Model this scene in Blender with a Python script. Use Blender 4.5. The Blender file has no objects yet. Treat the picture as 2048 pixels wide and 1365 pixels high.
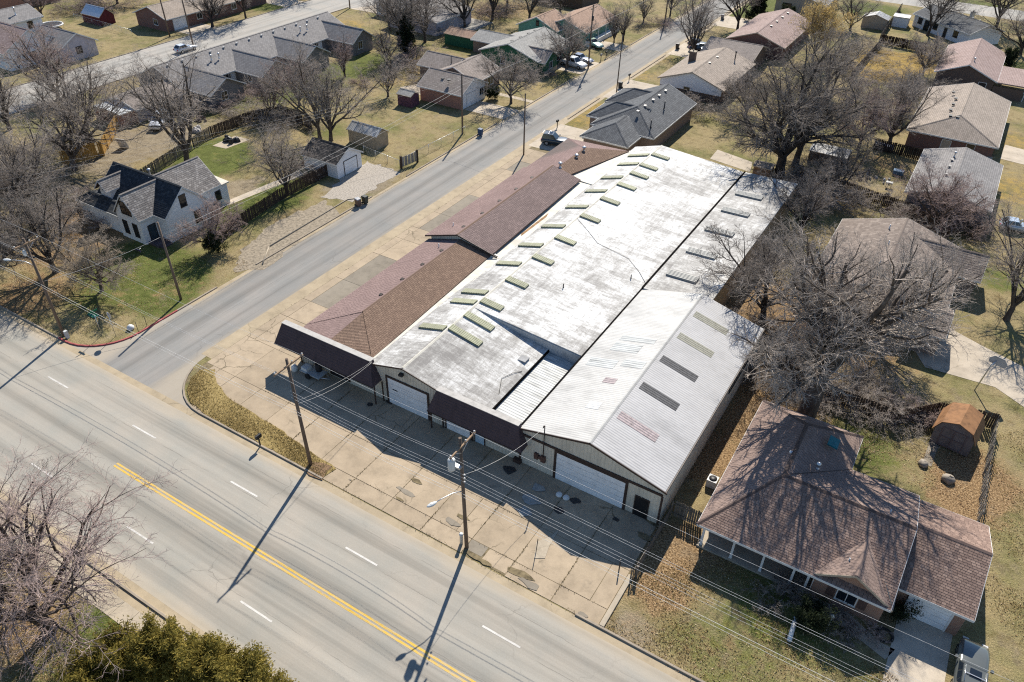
import bpy, bmesh, math, random
import numpy as np
from mathutils import Vector, Matrix
sc = bpy.context.scene
# ------------------------------------------------------------------ camera
PITCH, ROLL, YAW = math.radians(37.2476), math.radians(1.2786), math.radians(-30.8045)
FPX, PW, PH, HC = 1539.85, 2048.0, 1365.0, 47.05
_fw = np.array([math.sin(YAW)*math.cos(PITCH), math.cos(YAW)*math.cos(PITCH), -math.sin(PITCH)])
_rt = np.cross(_fw, [0, 0, 1]); _rt /= np.linalg.norm(_rt); _up = np.cross(_rt, _fw)
_r2 = math.cos(ROLL)*_rt+math.sin(ROLL)*_up; _u2 = -math.sin(ROLL)*_rt+math.cos(ROLL)*_up
RC = np.array([_r2, _u2, _fw]); CAM = np.array([0, 0, HC])
cd = bpy.data.cameras.new('camera'); cam = bpy.data.objects.new('camera', cd); sc.collection.objects.link(cam)
cd.sensor_fit = 'HORIZONTAL'; cd.sensor_width = 36.0; cd.lens = FPX/PW*36.0; cd.clip_start = 1.0; cd.clip_end = 5000
cam.matrix_world = Matrix(((_r2[0], _u2[0], -_fw[0], 0), (_r2[1], _u2[1], -_fw[1], 0), (_r2[2], _u2[2], -_fw[2], HC), (0, 0, 0, 1)))
sc.camera = cam
def G(x, y, z=0.0):
    """ground (or height z) point seen at photo pixel x, y"""
    d = RC.T @ np.array([(x-PW/2)/FPX, -(y-PH/2)/FPX, 1.0])
    p = CAM+d*((z-HC)/d[2])
    return (float(p[0]), float(p[1]))
# ------------------------------------------------------------------ sky and sun
SUN_AZ = math.atan2(-3.83, 11.68)          # direction towards the sun, from +Y towards +X
SUN_EL = math.radians(41.5)
w = bpy.data.worlds.new('World'); sc.world = w; w.use_nodes = True
wn = w.node_tree; bg = wn.nodes['Background']
sky = wn.nodes.new('ShaderNodeTexSky'); sky.sky_type = 'NISHITA'; sky.sun_disc = False
sky.sun_elevation = SUN_EL; sky.sun_rotation = SUN_AZ; sky.air_density = 1.0; sky.dust_density = 0.0; sky.ozone_density = 4.0
wn.links.new(sky.outputs[0], bg.inputs[0]); bg.inputs[1].default_value = 0.09
sl = bpy.data.lights.new('sun', 'SUN'); so = bpy.data.objects.new('sun', sl); sc.collection.objects.link(so)
sl.energy = 5.0; sl.angle = math.radians(0.5); sl.color = (1.0, 0.935, 0.83)
sd = Vector((math.sin(SUN_AZ)*math.cos(SUN_EL), math.cos(SUN_AZ)*math.cos(SUN_EL), math.sin(SUN_EL)))
so.rotation_euler = sd.to_track_quat('Z', 'Y').to_euler(); so.location = (0, 0, 120)
sc.view_settings.view_transform = 'Standard'; sc.view_settings.look = 'None'; sc.view_settings.gamma = 1.0
sc.view_settings.use_curve_mapping = False; sc.view_settings.exposure = 0.68
sc.cycles.max_bounces = 5; sc.cycles.diffuse_bounces = 2; sc.cycles.glossy_bounces = 2; sc.cycles.transparent_max_bounces = 6
sc.cycles.pixel_filter_type = 'BLACKMAN_HARRIS'; sc.cycles.filter_width = 1.15
sc.cycles.use_denoising = False
try: sc.cycles.denoiser = 'OPENIMAGEDENOISE'
except Exception: pass
rnd = random.Random(7); nrs = np.random.RandomState(11)
COL = sc.collection
# ------------------------------------------------------------------ materials
class NT:
    def __init__(s, name):
        s.m = bpy.data.materials.new(name); s.m.use_nodes = True; s.t = s.m.node_tree; s.b = s.t.nodes['Principled BSDF']
        s.g = s.t.nodes.new('ShaderNodeNewGeometry')
    def n(s, typ, **k):
        o = s.t.nodes.new(typ)
        for a, v in k.items(): setattr(o, a, v)
        return o
    def l(s, a, b): s.t.links.new(a, b)
    def pos(s, scale=(1, 1, 1), src=None):
        v = s.n('ShaderNodeVectorMath', operation='MULTIPLY'); s.l(src or s.g.outputs['Position'], v.inputs[0]); v.inputs[1].default_value = scale
        return v.outputs[0]
    def noise(s, scale, stretch=(1, 1, 1), detail=5, rough=0.6, src=None, dist=0.0):
        o = s.n('ShaderNodeTexNoise'); o.inputs['Scale'].default_value = scale; o.inputs['Detail'].default_value = detail
        o.inputs['Roughness'].default_value = rough; o.inputs['Distortion'].default_value = dist
        s.l(s.pos(stretch, src), o.inputs['Vector']); return o.outputs['Fac']
    def ramp(s, fac, stops):
        r = s.n('ShaderNodeValToRGB'); e = r.color_ramp.elements
        while len(e) < len(stops): e.new(0.5)
        for i, (p, c) in enumerate(stops):
            e[i].position = p; e[i].color = (c, c, c, 1) if isinstance(c, (int, float)) else (*c, 1)
        s.l(fac, r.inputs[0]); return r.outputs[0]
    def mix(s, fac, a, b, mode='MIX'):
        m = s.n('ShaderNodeMix', data_type='RGBA', blend_type=mode)
        for i, v in ((0, fac), (6, a), (7, b)):
            if hasattr(v, 'is_linked') or hasattr(v, 'links'): s.l(v, m.inputs[i])
            elif i == 0: m.inputs[0].default_value = v
            else: m.inputs[i].default_value = (v, v, v, 1) if isinstance(v, (int, float)) else (*v, 1)
        return m.outputs[2]
    def math(s, op, a, b=0.0):
        m = s.n('ShaderNodeMath', operation=op)
        for i, v in ((0, a), (1, b)):
            if hasattr(v, 'links'): s.l(v, m.inputs[i])
            else: m.inputs[i].default_value = v
        return m.outputs[0]
    def bump(s, h, strength=0.3, dist=0.05):
        b = s.n('ShaderNodeBump'); b.inputs['Strength'].default_value = strength; b.inputs['Distance'].default_value = dist
        s.l(h, b.inputs['Height']); s.l(b.outputs[0], s.b.inputs['Normal'])
    def done(s, col, rough=0.8, metal=0.0, spec=None):
        if hasattr(col, 'links'): s.l(col, s.b.inputs['Base Color'])
        else: s.b.inputs['Base Color'].default_value = (*col, 1)
        if hasattr(rough, 'links'): s.l(rough, s.b.inputs['Roughness'])
        else: s.b.inputs['Roughness'].default_value = rough
        s.b.inputs['Metallic'].default_value = metal
        if spec is not None: s.b.inputs['Specular IOR Level'].default_value = spec
        return s.m
def lerp(a, b, t): return tuple(a[i]+(b[i]-a[i])*t for i in range(3))
def sc3(c, k): return tuple(min(1, v*k) for v in c)
MATS = {}
def paint(name, c, var=0.12, scale=1.5, rough=0.7, bump=0.0, metal=0.0, stretch=(1, 1, 1), dirt=0.25, objvar=0.0, spec=0.3):
    """plain coloured surface with noise mottling and a little grime"""
    if name in MATS: return MATS[name]
    s = NT(name)
    f = s.noise(scale, stretch, 6); f2 = s.noise(scale*9, stretch, 4)
    col = s.ramp(f, [(0.3, sc3(c, 1-var-dirt*0.5)), (0.5, c), (0.72, sc3(c, 1+var))])
    col = s.mix(0.5, col, s.ramp(f2, [(0.3, 0.72), (0.7, 1.0)]), 'MULTIPLY')
    if objvar:
        oi = s.n('ShaderNodeObjectInfo'); v = s.ramp(oi.outputs['Random'], [(0, 1-objvar), (1, 1.0+objvar*0.6)])
        col = s.mix(1.0, col, v, 'MULTIPLY')
    if bump: s.bump(f2, bump, 0.03)
    MATS[name] = s.done(col, rough, metal, spec); return MATS[name]
def shingle(name, c1, c2, gap=None, wear=0.25):
    """roof covering whose tabs are real geometry: colour from the per-tab 'tint' attribute"""
    if name in MATS: return MATS[name]
    s = NT(name); a = s.n('ShaderNodeAttribute', attribute_name='tint')
    col = s.ramp(a.outputs['Fac'], [(0.0, c1), (0.55, lerp(c1, c2, .5)), (1.0, c2)])
    f = s.noise(0.35, (1, 1, 1), 5); col = s.mix(0.6, col, s.ramp(f, [(0.3, 1-wear), (0.7, 1.0)]), 'MULTIPLY')
    g = s.noise(60, (1, 1, 1), 2); col = s.mix(0.4, col, s.ramp(g, [(0.3, 0.6), (0.7, 1.0)]), 'MULTIPLY'); s.bump(g, 0.2, 0.01)
    MATS[name] = s.done(col, 0.93, 0, 0.15); return MATS[name]
def brickmat(name, c1, c2, mortar, bw, bh, axis='wall', rough=0.9, bump=0.4, msize=0.012, wear=0.2):
    if name in MATS: return MATS[name]
    s = NT(name); x = s.n('ShaderNodeSeparateXYZ'); s.l(s.g.outputs['Position'], x.inputs[0]); c = s.n('ShaderNodeCombineXYZ')
    if axis == 'wall': s.l(s.math('ADD', x.outputs[0], x.outputs[1]), c.inputs[0]); s.l(x.outputs[2], c.inputs[1])
    elif axis == 'x': s.l(x.outputs[0], c.inputs[0]); s.l(x.outputs[1], c.inputs[1])
    else: s.l(x.outputs[1], c.inputs[0]); s.l(x.outputs[0], c.inputs[1])
    b = s.n('ShaderNodeTexBrick'); b.inputs['Scale'].default_value = 1.0; b.inputs['Brick Width'].default_value = bw; b.inputs['Row Height'].default_value = bh
    b.inputs['Mortar Size'].default_value = msize; b.inputs['Color1'].default_value = (*c1, 1); b.inputs['Color2'].default_value = (*c2, 1); b.inputs['Mortar'].default_value = (*mortar, 1)
    b.inputs['Bias'].default_value = 0.0
    s.l(c.outputs[0], b.inputs['Vector'])
    f = s.noise(0.4, (1, 1, 1), 5); col = s.mix(0.7, b.outputs['Color'], s.ramp(f, [(0.3, 1-wear), (0.7, 1.0)]), 'MULTIPLY')
    g = s.noise(25, (1, 1, 1), 3); col = s.mix(0.5, col, s.ramp(g, [(0.3, 0.65), (0.7, 1.0)]), 'MULTIPLY')
    if bump: s.bump(b.outputs['Fac'], -bump, 0.02)
    MATS[name] = s.done(col, rough, 0, 0.2); return MATS[name]
def glass(name='window_glass', c=(0.012, 0.016, 0.022)):
    if name in MATS: return MATS[name]
    s = NT(name); MATS[name] = s.done(c, 0.06, 0, 0.6); return MATS[name]
def metalmat(name, c, rough=0.35, var=0.15):
    if name in MATS: return MATS[name]
    s = NT(name); f = s.noise(4, (1, 1, 1), 4); col = s.ramp(f, [(0.3, sc3(c, 1-var)), (0.7, c)]); MATS[name] = s.done(col, rough, 0.85); return MATS[name]
# ------------------------------------------------------------------ object helpers
def tag(o, label=None, cat=None, group=None, kind=None):
    if label: o['label'] = label
    if cat: o['category'] = cat
    if group: o['group'] = group
    if kind: o['kind'] = kind
    return o
def worg(o):
    v = Vector((0, 0, 0))
    while o is not None: v += o.location; o = o.parent
    return v
def thing(name, label, cat, loc=(0, 0, 0), group=None, rz=0.0):
    o = bpy.data.objects.new(name, None); COL.objects.link(o); o.location = loc; o.rotation_euler = (0, 0, rz); o.empty_display_size = 0.3
    return tag(o, label, cat, group)
def link(name, me, parent=None, loc=(0, 0, 0)):
    o = bpy.data.objects.new(name, me); COL.objects.link(o); o.location = loc
    if parent is not None: o.parent = parent
    return o
class MB:
    """collects shapes given in world coordinates (or local ones with local=True at build)"""
    def __init__(s): s.v = []; s.f = []; s.sm = []
    def add(s, vs, fs, smooth=False):
        k = len(s.v); s.v += [tuple(map(float, q)) for q in vs]; s.f += [tuple(i+k for i in f) for f in fs]; s.sm += [smooth]*len(fs); return s
    def box(s, x0, y0, z0, x1, y1, z1):
        if x1 < x0: x0, x1 = x1, x0
        if y1 < y0: y0, y1 = y1, y0
        if z1 < z0: z0, z1 = z1, z0
        return s.add([(x0, y0, z0), (x1, y0, z0), (x1, y1, z0), (x0, y1, z0), (x0, y0, z1), (x1, y0, z1), (x1, y1, z1), (x0, y1, z1)],
                     [(0, 3, 2, 1), (4, 5, 6, 7), (0, 1, 5, 4), (1, 2, 6, 5), (2, 3, 7, 6), (3, 0, 4, 7)])
    def prism(s, poly, z0, z1):
        n = len(poly); a = sum(poly[i][0]*poly[(i+1) % n][1]-poly[(i+1) % n][0]*poly[i][1] for i in range(n))
        if a < 0: poly = poly[::-1]
        vs = [(p[0], p[1], z0) for p in poly]+[(p[0], p[1], z1) for p in poly]
        return s.add(vs, [tuple(range(n-1, -1, -1)), tuple(range(n, 2*n))]+[(i, (i+1) % n, n+(i+1) % n, n+i) for i in range(n)])
    def extr(s, poly3, d):
        """closed 3d polygon swept along vector d"""
        n = len(poly3); vs = list(poly3)+[tuple(p[i]+d[i] for i in range(3)) for p in poly3]
        return s.add(vs, [tuple(range(n)), tuple(range(2*n-1, n-1, -1))]+[(i, n+i, n+(i+1) % n, (i+1) % n) for i in range(n)])
    def tube(s, pts, rad, n=8, cap=True, smooth=True):
        pts = [Vector(p) for p in pts]; m = len(pts); rad = [rad]*m if isinstance(rad, (int, float)) else rad
        vs = []; ref = None
        for i in range(m):
            t = (pts[min(i+1, m-1)]-pts[max(i-1, 0)]).normalized()
            if ref is None: ref = Vector((0, 0, 1)) if abs(t.z) < 0.9 else Vector((1, 0, 0))
            u = t.cross(ref).normalized(); q = t.cross(u)
            for k in range(n):
                a = 2*math.pi*k/n; vs.append(tuple(pts[i]+(u*math.cos(a)+q*math.sin(a))*rad[i]))
        fs = [(i*n+k, i*n+(k+1) % n, (i+1)*n+(k+1) % n, (i+1)*n+k) for i in range(m-1) for k in range(n)]
        s.add(vs, fs, smooth)
        if cap: s.f += [tuple(len(s.v)-m*n+k for k in range(n-1, -1, -1)), tuple(len(s.v)-n+k for k in range(n))]; s.sm += [False, False]
        return s
    def lathe(s, c, prof, n=16, smooth=True):
        vs = [(c[0]+r*math.cos(2*math.pi*k/n), c[1]+r*math.sin(2*math.pi*k/n), c[2]+z) for r, z in prof for k in range(n)]; m = len(prof)
        s.add(vs, [(i*n+k, i*n+(k+1) % n, (i+1)*n+(k+1) % n, (i+1)*n+k) for i in range(m-1) for k in range(n)], smooth)
        s.f += [tuple(len(s.v)-m*n+k for k in range(n-1, -1, -1)), tuple(len(s.v)-n+k for k in range(n))]; s.sm += [False, False]; return s
    def mesh(s, name, mat, org=Vector((0, 0, 0))):
        me = bpy.data.meshes.new(name); me.from_pydata([(p[0]-org.x, p[1]-org.y, p[2]-org.z) for p in s.v], [], s.f); me.update()
        if any(s.sm): me.polygons.foreach_set('use_smooth', s.sm)
        if mat is not None: me.materials.append(mat)
        return me
    def build(s, name, mat, parent=None, local=False, kind=None, loc=None):
        org = Vector((0, 0, 0)) if local or parent is None else worg(parent)
        o = link(name, s.mesh(name, mat, org), parent)
        if loc is not None: o.location = loc
        if kind: o['kind'] = kind
        return o
    def base_build(s, name, mat, **k):
        """top-level mesh whose origin sits at the middle of its own base"""
        xs = [p[0] for p in s.v]; ys = [p[1] for p in s.v]; z = min(p[2] for p in s.v)
        org = Vector(((min(xs)+max(xs))/2, (min(ys)+max(ys))/2, z)); o = link(name, s.mesh(name, mat, org), None, org); return tag(o, **k)
def copy_tree(o, parent=None):
    c = o.copy(); COL.objects.link(c); c.parent = parent
    for ch in [x for x in KIDS.get(o.name, ())]: copy_tree(ch, c)
    return c
KIDS = {}
def index_kids(o):
    KIDS[o.name] = list(o.children)
    for c in o.children: index_kids(c)
def copies(proto, places):
    """first place moves the prototype, further ones copy it; place = (loc, rz, label[, scale])"""
    index_kids(proto); out = []
    for i, p in enumerate(places):
        o = proto if i == 0 else copy_tree(proto)
        out.append((o, p))
    for o, p in out:
        o.location = p[0]; o.rotation_euler = (0, 0, p[1]); o['label'] = p[2]
        if len(p) > 3: o.scale = (p[3],)*3
    return [o for o, _ in out]
def np_mesh(name, verts, faces, mat=None, smooth=False):
    """verts (N,3), faces (M,k) numpy"""
    me = bpy.data.meshes.new(name); nv = len(verts); nf, k = faces.shape
    me.vertices.add(nv); me.vertices.foreach_set('co', np.ascontiguousarray(verts, dtype=np.float32).ravel())
    me.loops.add(nf*k); me.loops.foreach_set('vertex_index', np.ascontiguousarray(faces, dtype=np.int32).ravel())
    me.polygons.add(nf); me.polygons.foreach_set('loop_start', np.arange(0, nf*k, k, dtype=np.int32))
    try: me.polygons.foreach_set('loop_total', np.full(nf, k, dtype=np.int32))
    except Exception: pass
    if smooth: me.polygons.foreach_set('use_smooth', np.ones(nf, dtype=bool))
    me.update(calc_edges=True)
    if mat is not None: me.materials.append(mat)
    return me
# ================================================================== setting
DRY, GRN, LEAF, DIRT, GOLD = (0.345, 0.275, 0.145), (0.135, 0.16, 0.04), (0.30, 0.19, 0.095), (0.37, 0.305, 0.21), (0.44, 0.30, 0.085)
def ground_mat():
    s = NT('ground_grass')
    def at(n): return s.n('ShaderNodeAttribute', attribute_name=n).outputs['Fac']
    big = s.noise(0.16, (1, 1, 1), 5); mid = s.noise(0.9, (1, 1, 1), 6, 0.7); fin = s.noise(7, (1, 1, 1), 4, 0.7); spk = s.noise(16, (1, 1, 1), 2, 0.5)
    dry = s.ramp(mid, [(0.28, (0.19, 0.135, 0.058)), (0.5, DRY), (0.72, (0.37, 0.29, 0.14))])
    grn = s.ramp(mid, [(0.3, (0.075, 0.09, 0.02)), (0.55, GRN), (0.75, (0.26, 0.21, 0.07))])
    leaf = s.ramp(fin, [(0.34, (0.10, 0.062, 0.032)), (0.5, LEAF), (0.62, (0.48, 0.34, 0.19))])
    dirt = s.ramp(mid, [(0.3, (0.22, 0.175, 0.115)), (0.7, DIRT)])
    gold = s.ramp(mid, [(0.35, (0.30, 0.20, 0.06)), (0.62, GOLD)])
    def msk(a, k=1.0): return s.ramp(s.math('ADD', s.math('MULTIPLY', a, 1.0), s.math('MULTIPLY', s.math('SUBTRACT', mid, 0.5), 0.9*k)), [(0.38, 0.0), (0.62, 1.0)])
    auto = s.ramp(big, [(0.45, 0.0), (0.66, 0.7)])
    c = s.mix(auto, dry, grn); c = s.mix(msk(at('green')), c, grn); c = s.mix(msk(at('gold')), c, gold)
    c = s.mix(msk(at('dirt')), c, dirt)
    c = s.mix(msk(at('leaf')), c, leaf)
    bare = s.ramp(s.noise(0.33, (1.1, .9, 1), 6, .7), [(0.56, 0.0), (0.70, 0.75)]); c = s.mix(bare, c, s.ramp(fin, [(.3, (.17, .13, .085)), (.7, (.30, .24, .165))]))
    c = s.mix(.6, c, s.ramp(s.noise(1.7, (1, 1, 1), 5, .7), [(.3, .72), (.5, 1.)]), 'MULTIPLY')
    c = s.mix(0.85, c, s.ramp(fin, [(0.3, 0.55), (0.5, 0.9), (0.68, 1.0)]), 'MULTIPLY')
    c = s.mix(0.6, c, s.ramp(spk, [(0.34, 0.5), (0.6, 1.0)]), 'MULTIPLY')
    c = s.mix(0.25, c, s.ramp(spk, [(0.60, 0.0), (0.70, (0.75, 0.62, 0.42))]), 'SCREEN')
    s.bump(fin, 0.9, 0.12)
    return s.done(c, 0.95, 0, 0.1)
xs = np.concatenate([np.linspace(-900, -205, 12), np.arange(-195, 45.1, 1.0), np.linspace(55, 700, 12)])
ys = np.concatenate([np.linspace(-500, -20, 9), np.arange(-10, 232.1, 1.0), np.linspace(245, 1100, 12)])
GX, GY = np.meshgrid(xs, ys, indexing='xy')
vv = np.stack([GX.ravel(), GY.ravel(), np.zeros(GX.size)], 1)
nx, ny = len(xs), len(ys); ii = np.arange((nx-1)*(ny-1)); r, c_ = ii//(nx-1), ii % (nx-1)
a0 = r*nx+c_; ff = np.stack([a0, a0+1, a0+nx+1, a0+nx], 1)
gme = np_mesh('ground', vv, ff, ground_mat()); ground = link('ground', gme); ground['kind'] = 'structure'
# where the grass is green, golden, littered or bare: (photo pixel, radius m, weight, stretch along y)
ZONES = {'green': [((265, 535), 7, 1.1), ((310, 560), 7, 1.1), ((330, 600), 4, .9), ((180, 590), 6, .6), ((415, 320), 7, 1.1), ((440, 300), 5, 1.), ((330, 345), 6, .6), ((540, 395), 6, .9), ((470, 430), 5, .8), ((590, 375), 4, .7),
                   ((620, 165), 6, .8), ((700, 140), 7, .9), ((745, 120), 5, .8), ((560, 190), 7, .7), ((480, 205), 6, .6), ((540, 10), 8, .8), ((620, 20), 6, .8), ((940, 90), 8, .7), ((1480, 15), 12, .9), ((1530, 10), 10, .9), ((1745, 20), 10, .8), ((1960, 8), 12, .7),
                   ((170, 1290), 5, .7), ((230, 1260), 4, .9), ((1500, 1110), 5, .5), ((1560, 1230), 7, .6), ((1480, 1300), 7, .5), ((1340, 1230), 5, .45), ((1720, 900), 6, .6), ((1690, 860), 5, .5), ((2000, 560), 5, .6), ((800, 270), 10, .35), ((880, 260), 8, .35), ((1370, 1250), 5, .3), ((650, 270), 5, .5), ((130, 10), 10, .5), ((2030, 130), 6, .6), ((20, 40), 8, .4)],
         'leaf': [((1560, 770), 7, .9), ((1500, 850), 4, .9), ((1590, 640), 10, .8), ((1500, 600), 8, .7), ((1700, 690), 9, .6), ((1400, 900), 5, .8), ((200, 460), 6, .9), ((180, 430), 6, .8), ((120, 500), 8, .6), ((60, 590), 8, .6), ((30, 640), 6, .5), ((340, 580), 5, .4), ((1950, 960), 5, .8), ((1930, 1000), 4, .8), ((1420, 1090), 4, .6), ((1380, 1170), 4, .4), ((1300, 1240), 4, .4), ((1650, 1330), 6, .35), ((1320, 1170), 4, .7), ((1720, 760), 6, .5), ((100, 1180), 6, .5), ((30, 1250), 6, .6), ((480, 600), 3, .3), ((40, 470), 10, .5), ((860, 130), 10, .5), ((900, 40), 14, .5), ((1010, 20), 14, .5), ((230, 10), 14, .4), ((1290, 110), 6, .4), ((1630, 380), 9, .6), ((1550, 300), 8, .4), ((1750, 330), 9, .5), ((590, 640), 1, .1), ((240, 600), 5, .4), ((420, 560), 4, .4), ((600, 440), 6, .5), ((1350, 1100), 4, .8)],
         'gold': [((1790, 125), 9, 1.), ((1760, 145), 6, 1.), ((1830, 130), 7, .8), ((1860, 110), 5, .8), ((2010, 290), 12, .5), ((2030, 380), 10, .5), ((1930, 60), 8, .3), ((1820, 50), 8, .5), ((1160, 240), 6, .5), ((1200, 220), 5, .6), ((1280, 150), 6, .45), ((1330, 120), 5, .45), ((1090, 175), 7, .4), ((690, 50), 8, .5), ((640, 70), 8, .4), ((1250, 70), 8, .3), ((2010, 880), 5, .25), ((2020, 1000), 6, .25), ((2030, 1150), 6, .25), ((830, 150), 6, .4), ((780, 165), 5, .5)],
         'dirt': [((270, 290), 8, .9), ((210, 330), 5, .8), ((330, 270), 6, .9), ((150, 375), 4, .6), ((690, 380), 5, .6), ((740, 370), 5, .7), ((560, 440), 4, .35), ((420, 250), 6, .5), ((1640, 345), 5, .4), ((1760, 365), 6, .5), ((1700, 330), 5, .4), ((130, 205), 6, .6), ((1480, 300), 5, .3), ((480, 375), 3, .9), ((455, 390), 2.5, .9), ((515, 360), 2, .6), ((200, 665), 4, .4), ((290, 650), 4, .35), ((1260, 1260), 3, .6), ((800, 350), 4, .4), ((230, 215), 8, .5)]}
for k, zs in ZONES.items():
    val = np.zeros(len(vv))
    for (px, rad, wt) in zs:
        gx, gy = G(*px); d = np.hypot(vv[:, 0]-gx, vv[:, 1]-gy)/rad
        val = np.maximum(val, wt*np.clip(1.35-d, 0, 1))
    at = gme.attributes.new(k, 'FLOAT', 'POINT'); at.data.foreach_set('value', val.astype(np.float32))
# ---- road surfaces
def road_mat(name, base, streak_axis, crack=0.5, edges=(), dust=(.43, .355, .255), seams=()):
    s = NT(name); st = (0.015, 0.9, 1) if streak_axis == 'x' else (0.9, 0.015, 1)
    a = s.noise(1.0, st, 4, 0.6); b = s.noise(0.25, (1, 1, 1), 5); f = s.noise(9, (1, 1, 1), 5, 0.75); g = s.noise(45, (1, 1, 1), 2)
    c = s.ramp(a, [(0.3, sc3(base, 0.72)), (0.5, base), (0.7, sc3(base, 1.14))])
    c = s.mix(0.8, c, s.ramp(b, [(0.3, (0.78, 0.84, 0.86)), (0.7, (1.0, 0.985, 0.95))]), 'MULTIPLY')
    c = s.mix(0.5, c, s.ramp(f, [(0.3, 0.78), (0.7, 1.0)]), 'MULTIPLY'); c = s.mix(0.3, c, s.ramp(g, [(0.3, 0.6), (0.7, 1.0)]), 'MULTIPLY')
    v = s.n('ShaderNodeTexVoronoi', feature='DISTANCE_TO_EDGE'); v.inputs['Scale'].default_value = 0.16
    wv = s.n('ShaderNodeTexNoise'); wv.inputs['Scale'].default_value = 0.8; wv.inputs['Detail'].default_value = 4; s.l(s.g.outputs['Position'], wv.inputs['Vector'])
    mx = s.n('ShaderNodeVectorMath', operation='MULTIPLY_ADD'); s.l(wv.outputs['Color'], mx.inputs[0]); mx.inputs[1].default_value = (1.6, 1.6, 0); s.l(s.g.outputs['Position'], mx.inputs[2]); s.l(mx.outputs[0], v.inputs['Vector'])
    ck = s.ramp(v.outputs['Distance'], [(0.0, 1.0), (0.006, 0.0)]); cm = s.ramp(s.noise(0.12, (1, 1, 1), 3), [(0.5, 0.0), (0.62, 1.0)])
    c = s.mix(s.math('MULTIPLY', s.math('MULTIPLY', ck, cm), crack), c, sc3(base, 0.35))
    if edges:
        sy = s.n('ShaderNodeSeparateXYZ'); s.l(s.g.outputs['Position'], sy.inputs[0]); wob = s.math('MULTIPLY', s.math('SUBTRACT', s.noise(0.5, (1, 1, 1), 6, .7), .5), .35)
        for e in seams:
            dd = s.math('ABSOLUTE', s.math('ADD', s.math('SUBTRACT', sy.outputs[1 if streak_axis == 'x' else 0], e), wob)); c = s.mix(s.math('MULTIPLY', s.ramp(dd, [(0.012, 1.), (.035, 0.)]), s.ramp(s.noise(.3, (1, 1, 1), 4), [(.42, 0.), (.56, .6)])), c, sc3(base, .4))
        sx = s.n('ShaderNodeSeparateXYZ'); s.l(s.g.outputs['Position'], sx.inputs[0]); ax_ = sx.outputs[1 if streak_axis == 'x' else 0]
        dn = s.noise(0.6, (.25, 1, 1) if streak_axis == 'x' else (1, .25, 1), 5)
        for e0, e1 in edges:
            mr = s.n('ShaderNodeMapRange'); s.l(ax_, mr.inputs[0]); mr.inputs[1].default_value = e0; mr.inputs[2].default_value = e1; mr.inputs[3].default_value = 0.; mr.inputs[4].default_value = 1.
            c = s.mix(s.ramp(s.math('ADD', mr.outputs[0], s.math('MULTIPLY', s.math('SUBTRACT', dn, .5), 1.1)), [(.35, 0.), (1., .75)]), c, dust)
    s.bump(g, 0.25, 0.01); return s.done(c, 0.9, 0, 0.2)
M_ROAD = road_mat('worn_main_road', (0.378, 0.345, 0.298), 'x', .6, ((26.6, 28.5), (16.0, 14.4)), seams=(24.6, 21.6, 17.8, 26.9)); M_STREET = road_mat('side_street_asphalt', (0.285, 0.268, 0.25), 'y', .8, ((-61.8, -63.6), (-57.2, -55.6)), (.36, .31, .24), (-59.6, -58.1))
M_FAR = road_mat('far_street_concrete', (0.40, 0.37, 0.335), 'y', .4)
def conc_mat(name, base, cracks=1.0, objvar=0.14, cscale=0.42):
    s = NT(name)
    f = s.noise(0.7, (1, 1, 1), 6, .65); g = s.noise(12, (1, 1, 1), 4, .7); h = s.noise(0.22, (1, 1, 1), 4)
    c = s.ramp(f, [(0.28, sc3(base, 0.76)), (0.5, base), (0.72, sc3(base, 1.13))]); c = s.mix(.55, c, s.ramp(g, [(0.3, .74), (0.7, 1.)]), 'MULTIPLY')
    c = s.mix(.6, c, s.ramp(h, [(0.32, (.80, .79, .78)), (.6, (1, 1, 1))]), 'MULTIPLY')
    oi = s.n('ShaderNodeObjectInfo'); c = s.mix(1., c, s.ramp(oi.outputs['Random'], [(0, 1-objvar), (1, 1.)]), 'MULTIPLY')
    wv = s.n('ShaderNodeTexNoise'); wv.inputs['Scale'].default_value = 1.1; wv.inputs['Detail'].default_value = 5; s.l(s.g.outputs['Position'], wv.inputs['Vector'])
    mx = s.n('ShaderNodeVectorMath', operation='MULTIPLY_ADD'); s.l(wv.outputs['Color'], mx.inputs[0]); mx.inputs[1].default_value = (1.1, 1.1, 0); s.l(s.g.outputs['Position'], mx.inputs[2])
    v = s.n('ShaderNodeTexVoronoi', feature='DISTANCE_TO_EDGE'); v.inputs['Scale'].default_value = cscale; s.l(mx.outputs[0], v.inputs['Vector'])
    ck = s.ramp(v.outputs['Distance'], [(0.0, 1.0), (0.022, 0.0)]); cm = s.ramp(s.noise(0.16, (1, 1, 1), 3), [(0.53, 0.0), (0.62, .85)])
    c = s.mix(s.math('MULTIPLY', s.math('MULTIPLY', ck, cm), cracks), c, (0.075, 0.062, 0.035))
    st = s.ramp(s.noise(0.55, (1, 1, 1), 3), [(0.66, 0.0), (0.78, 0.55)]); c = s.mix(st, c, (0.10, 0.09, 0.075))
    s.bump(g, .3, .015); return s.done(c, 0.88, 0, .25)
M_CONC = conc_mat('apron_concrete', (0.42, 0.335, 0.235)); M_GUT = conc_mat('gutter_concrete', (0.40, 0.325, 0.22), .5, .06); M_WALK = conc_mat('sidewalk_concrete', (0.44, 0.375, 0.285), .3, .1)
M_DRIVE = conc_mat('driveway_concrete', (0.50, 0.43, 0.34), .8, .1); M_OLD = conc_mat('weathered_patch', (0.27, 0.235, 0.185), .7, .16)
M_KERB = conc_mat('kerb_concrete', (0.34, 0.285, 0.22), .2, .1); M_RED = paint('red_kerb_paint', (0.36, 0.09, 0.085), .25, 3, .8, dirt=.5)
M_BED = paint('dirt_and_weeds', (0.19, 0.15, 0.085), .4, 2.5, .95, .4)
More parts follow.
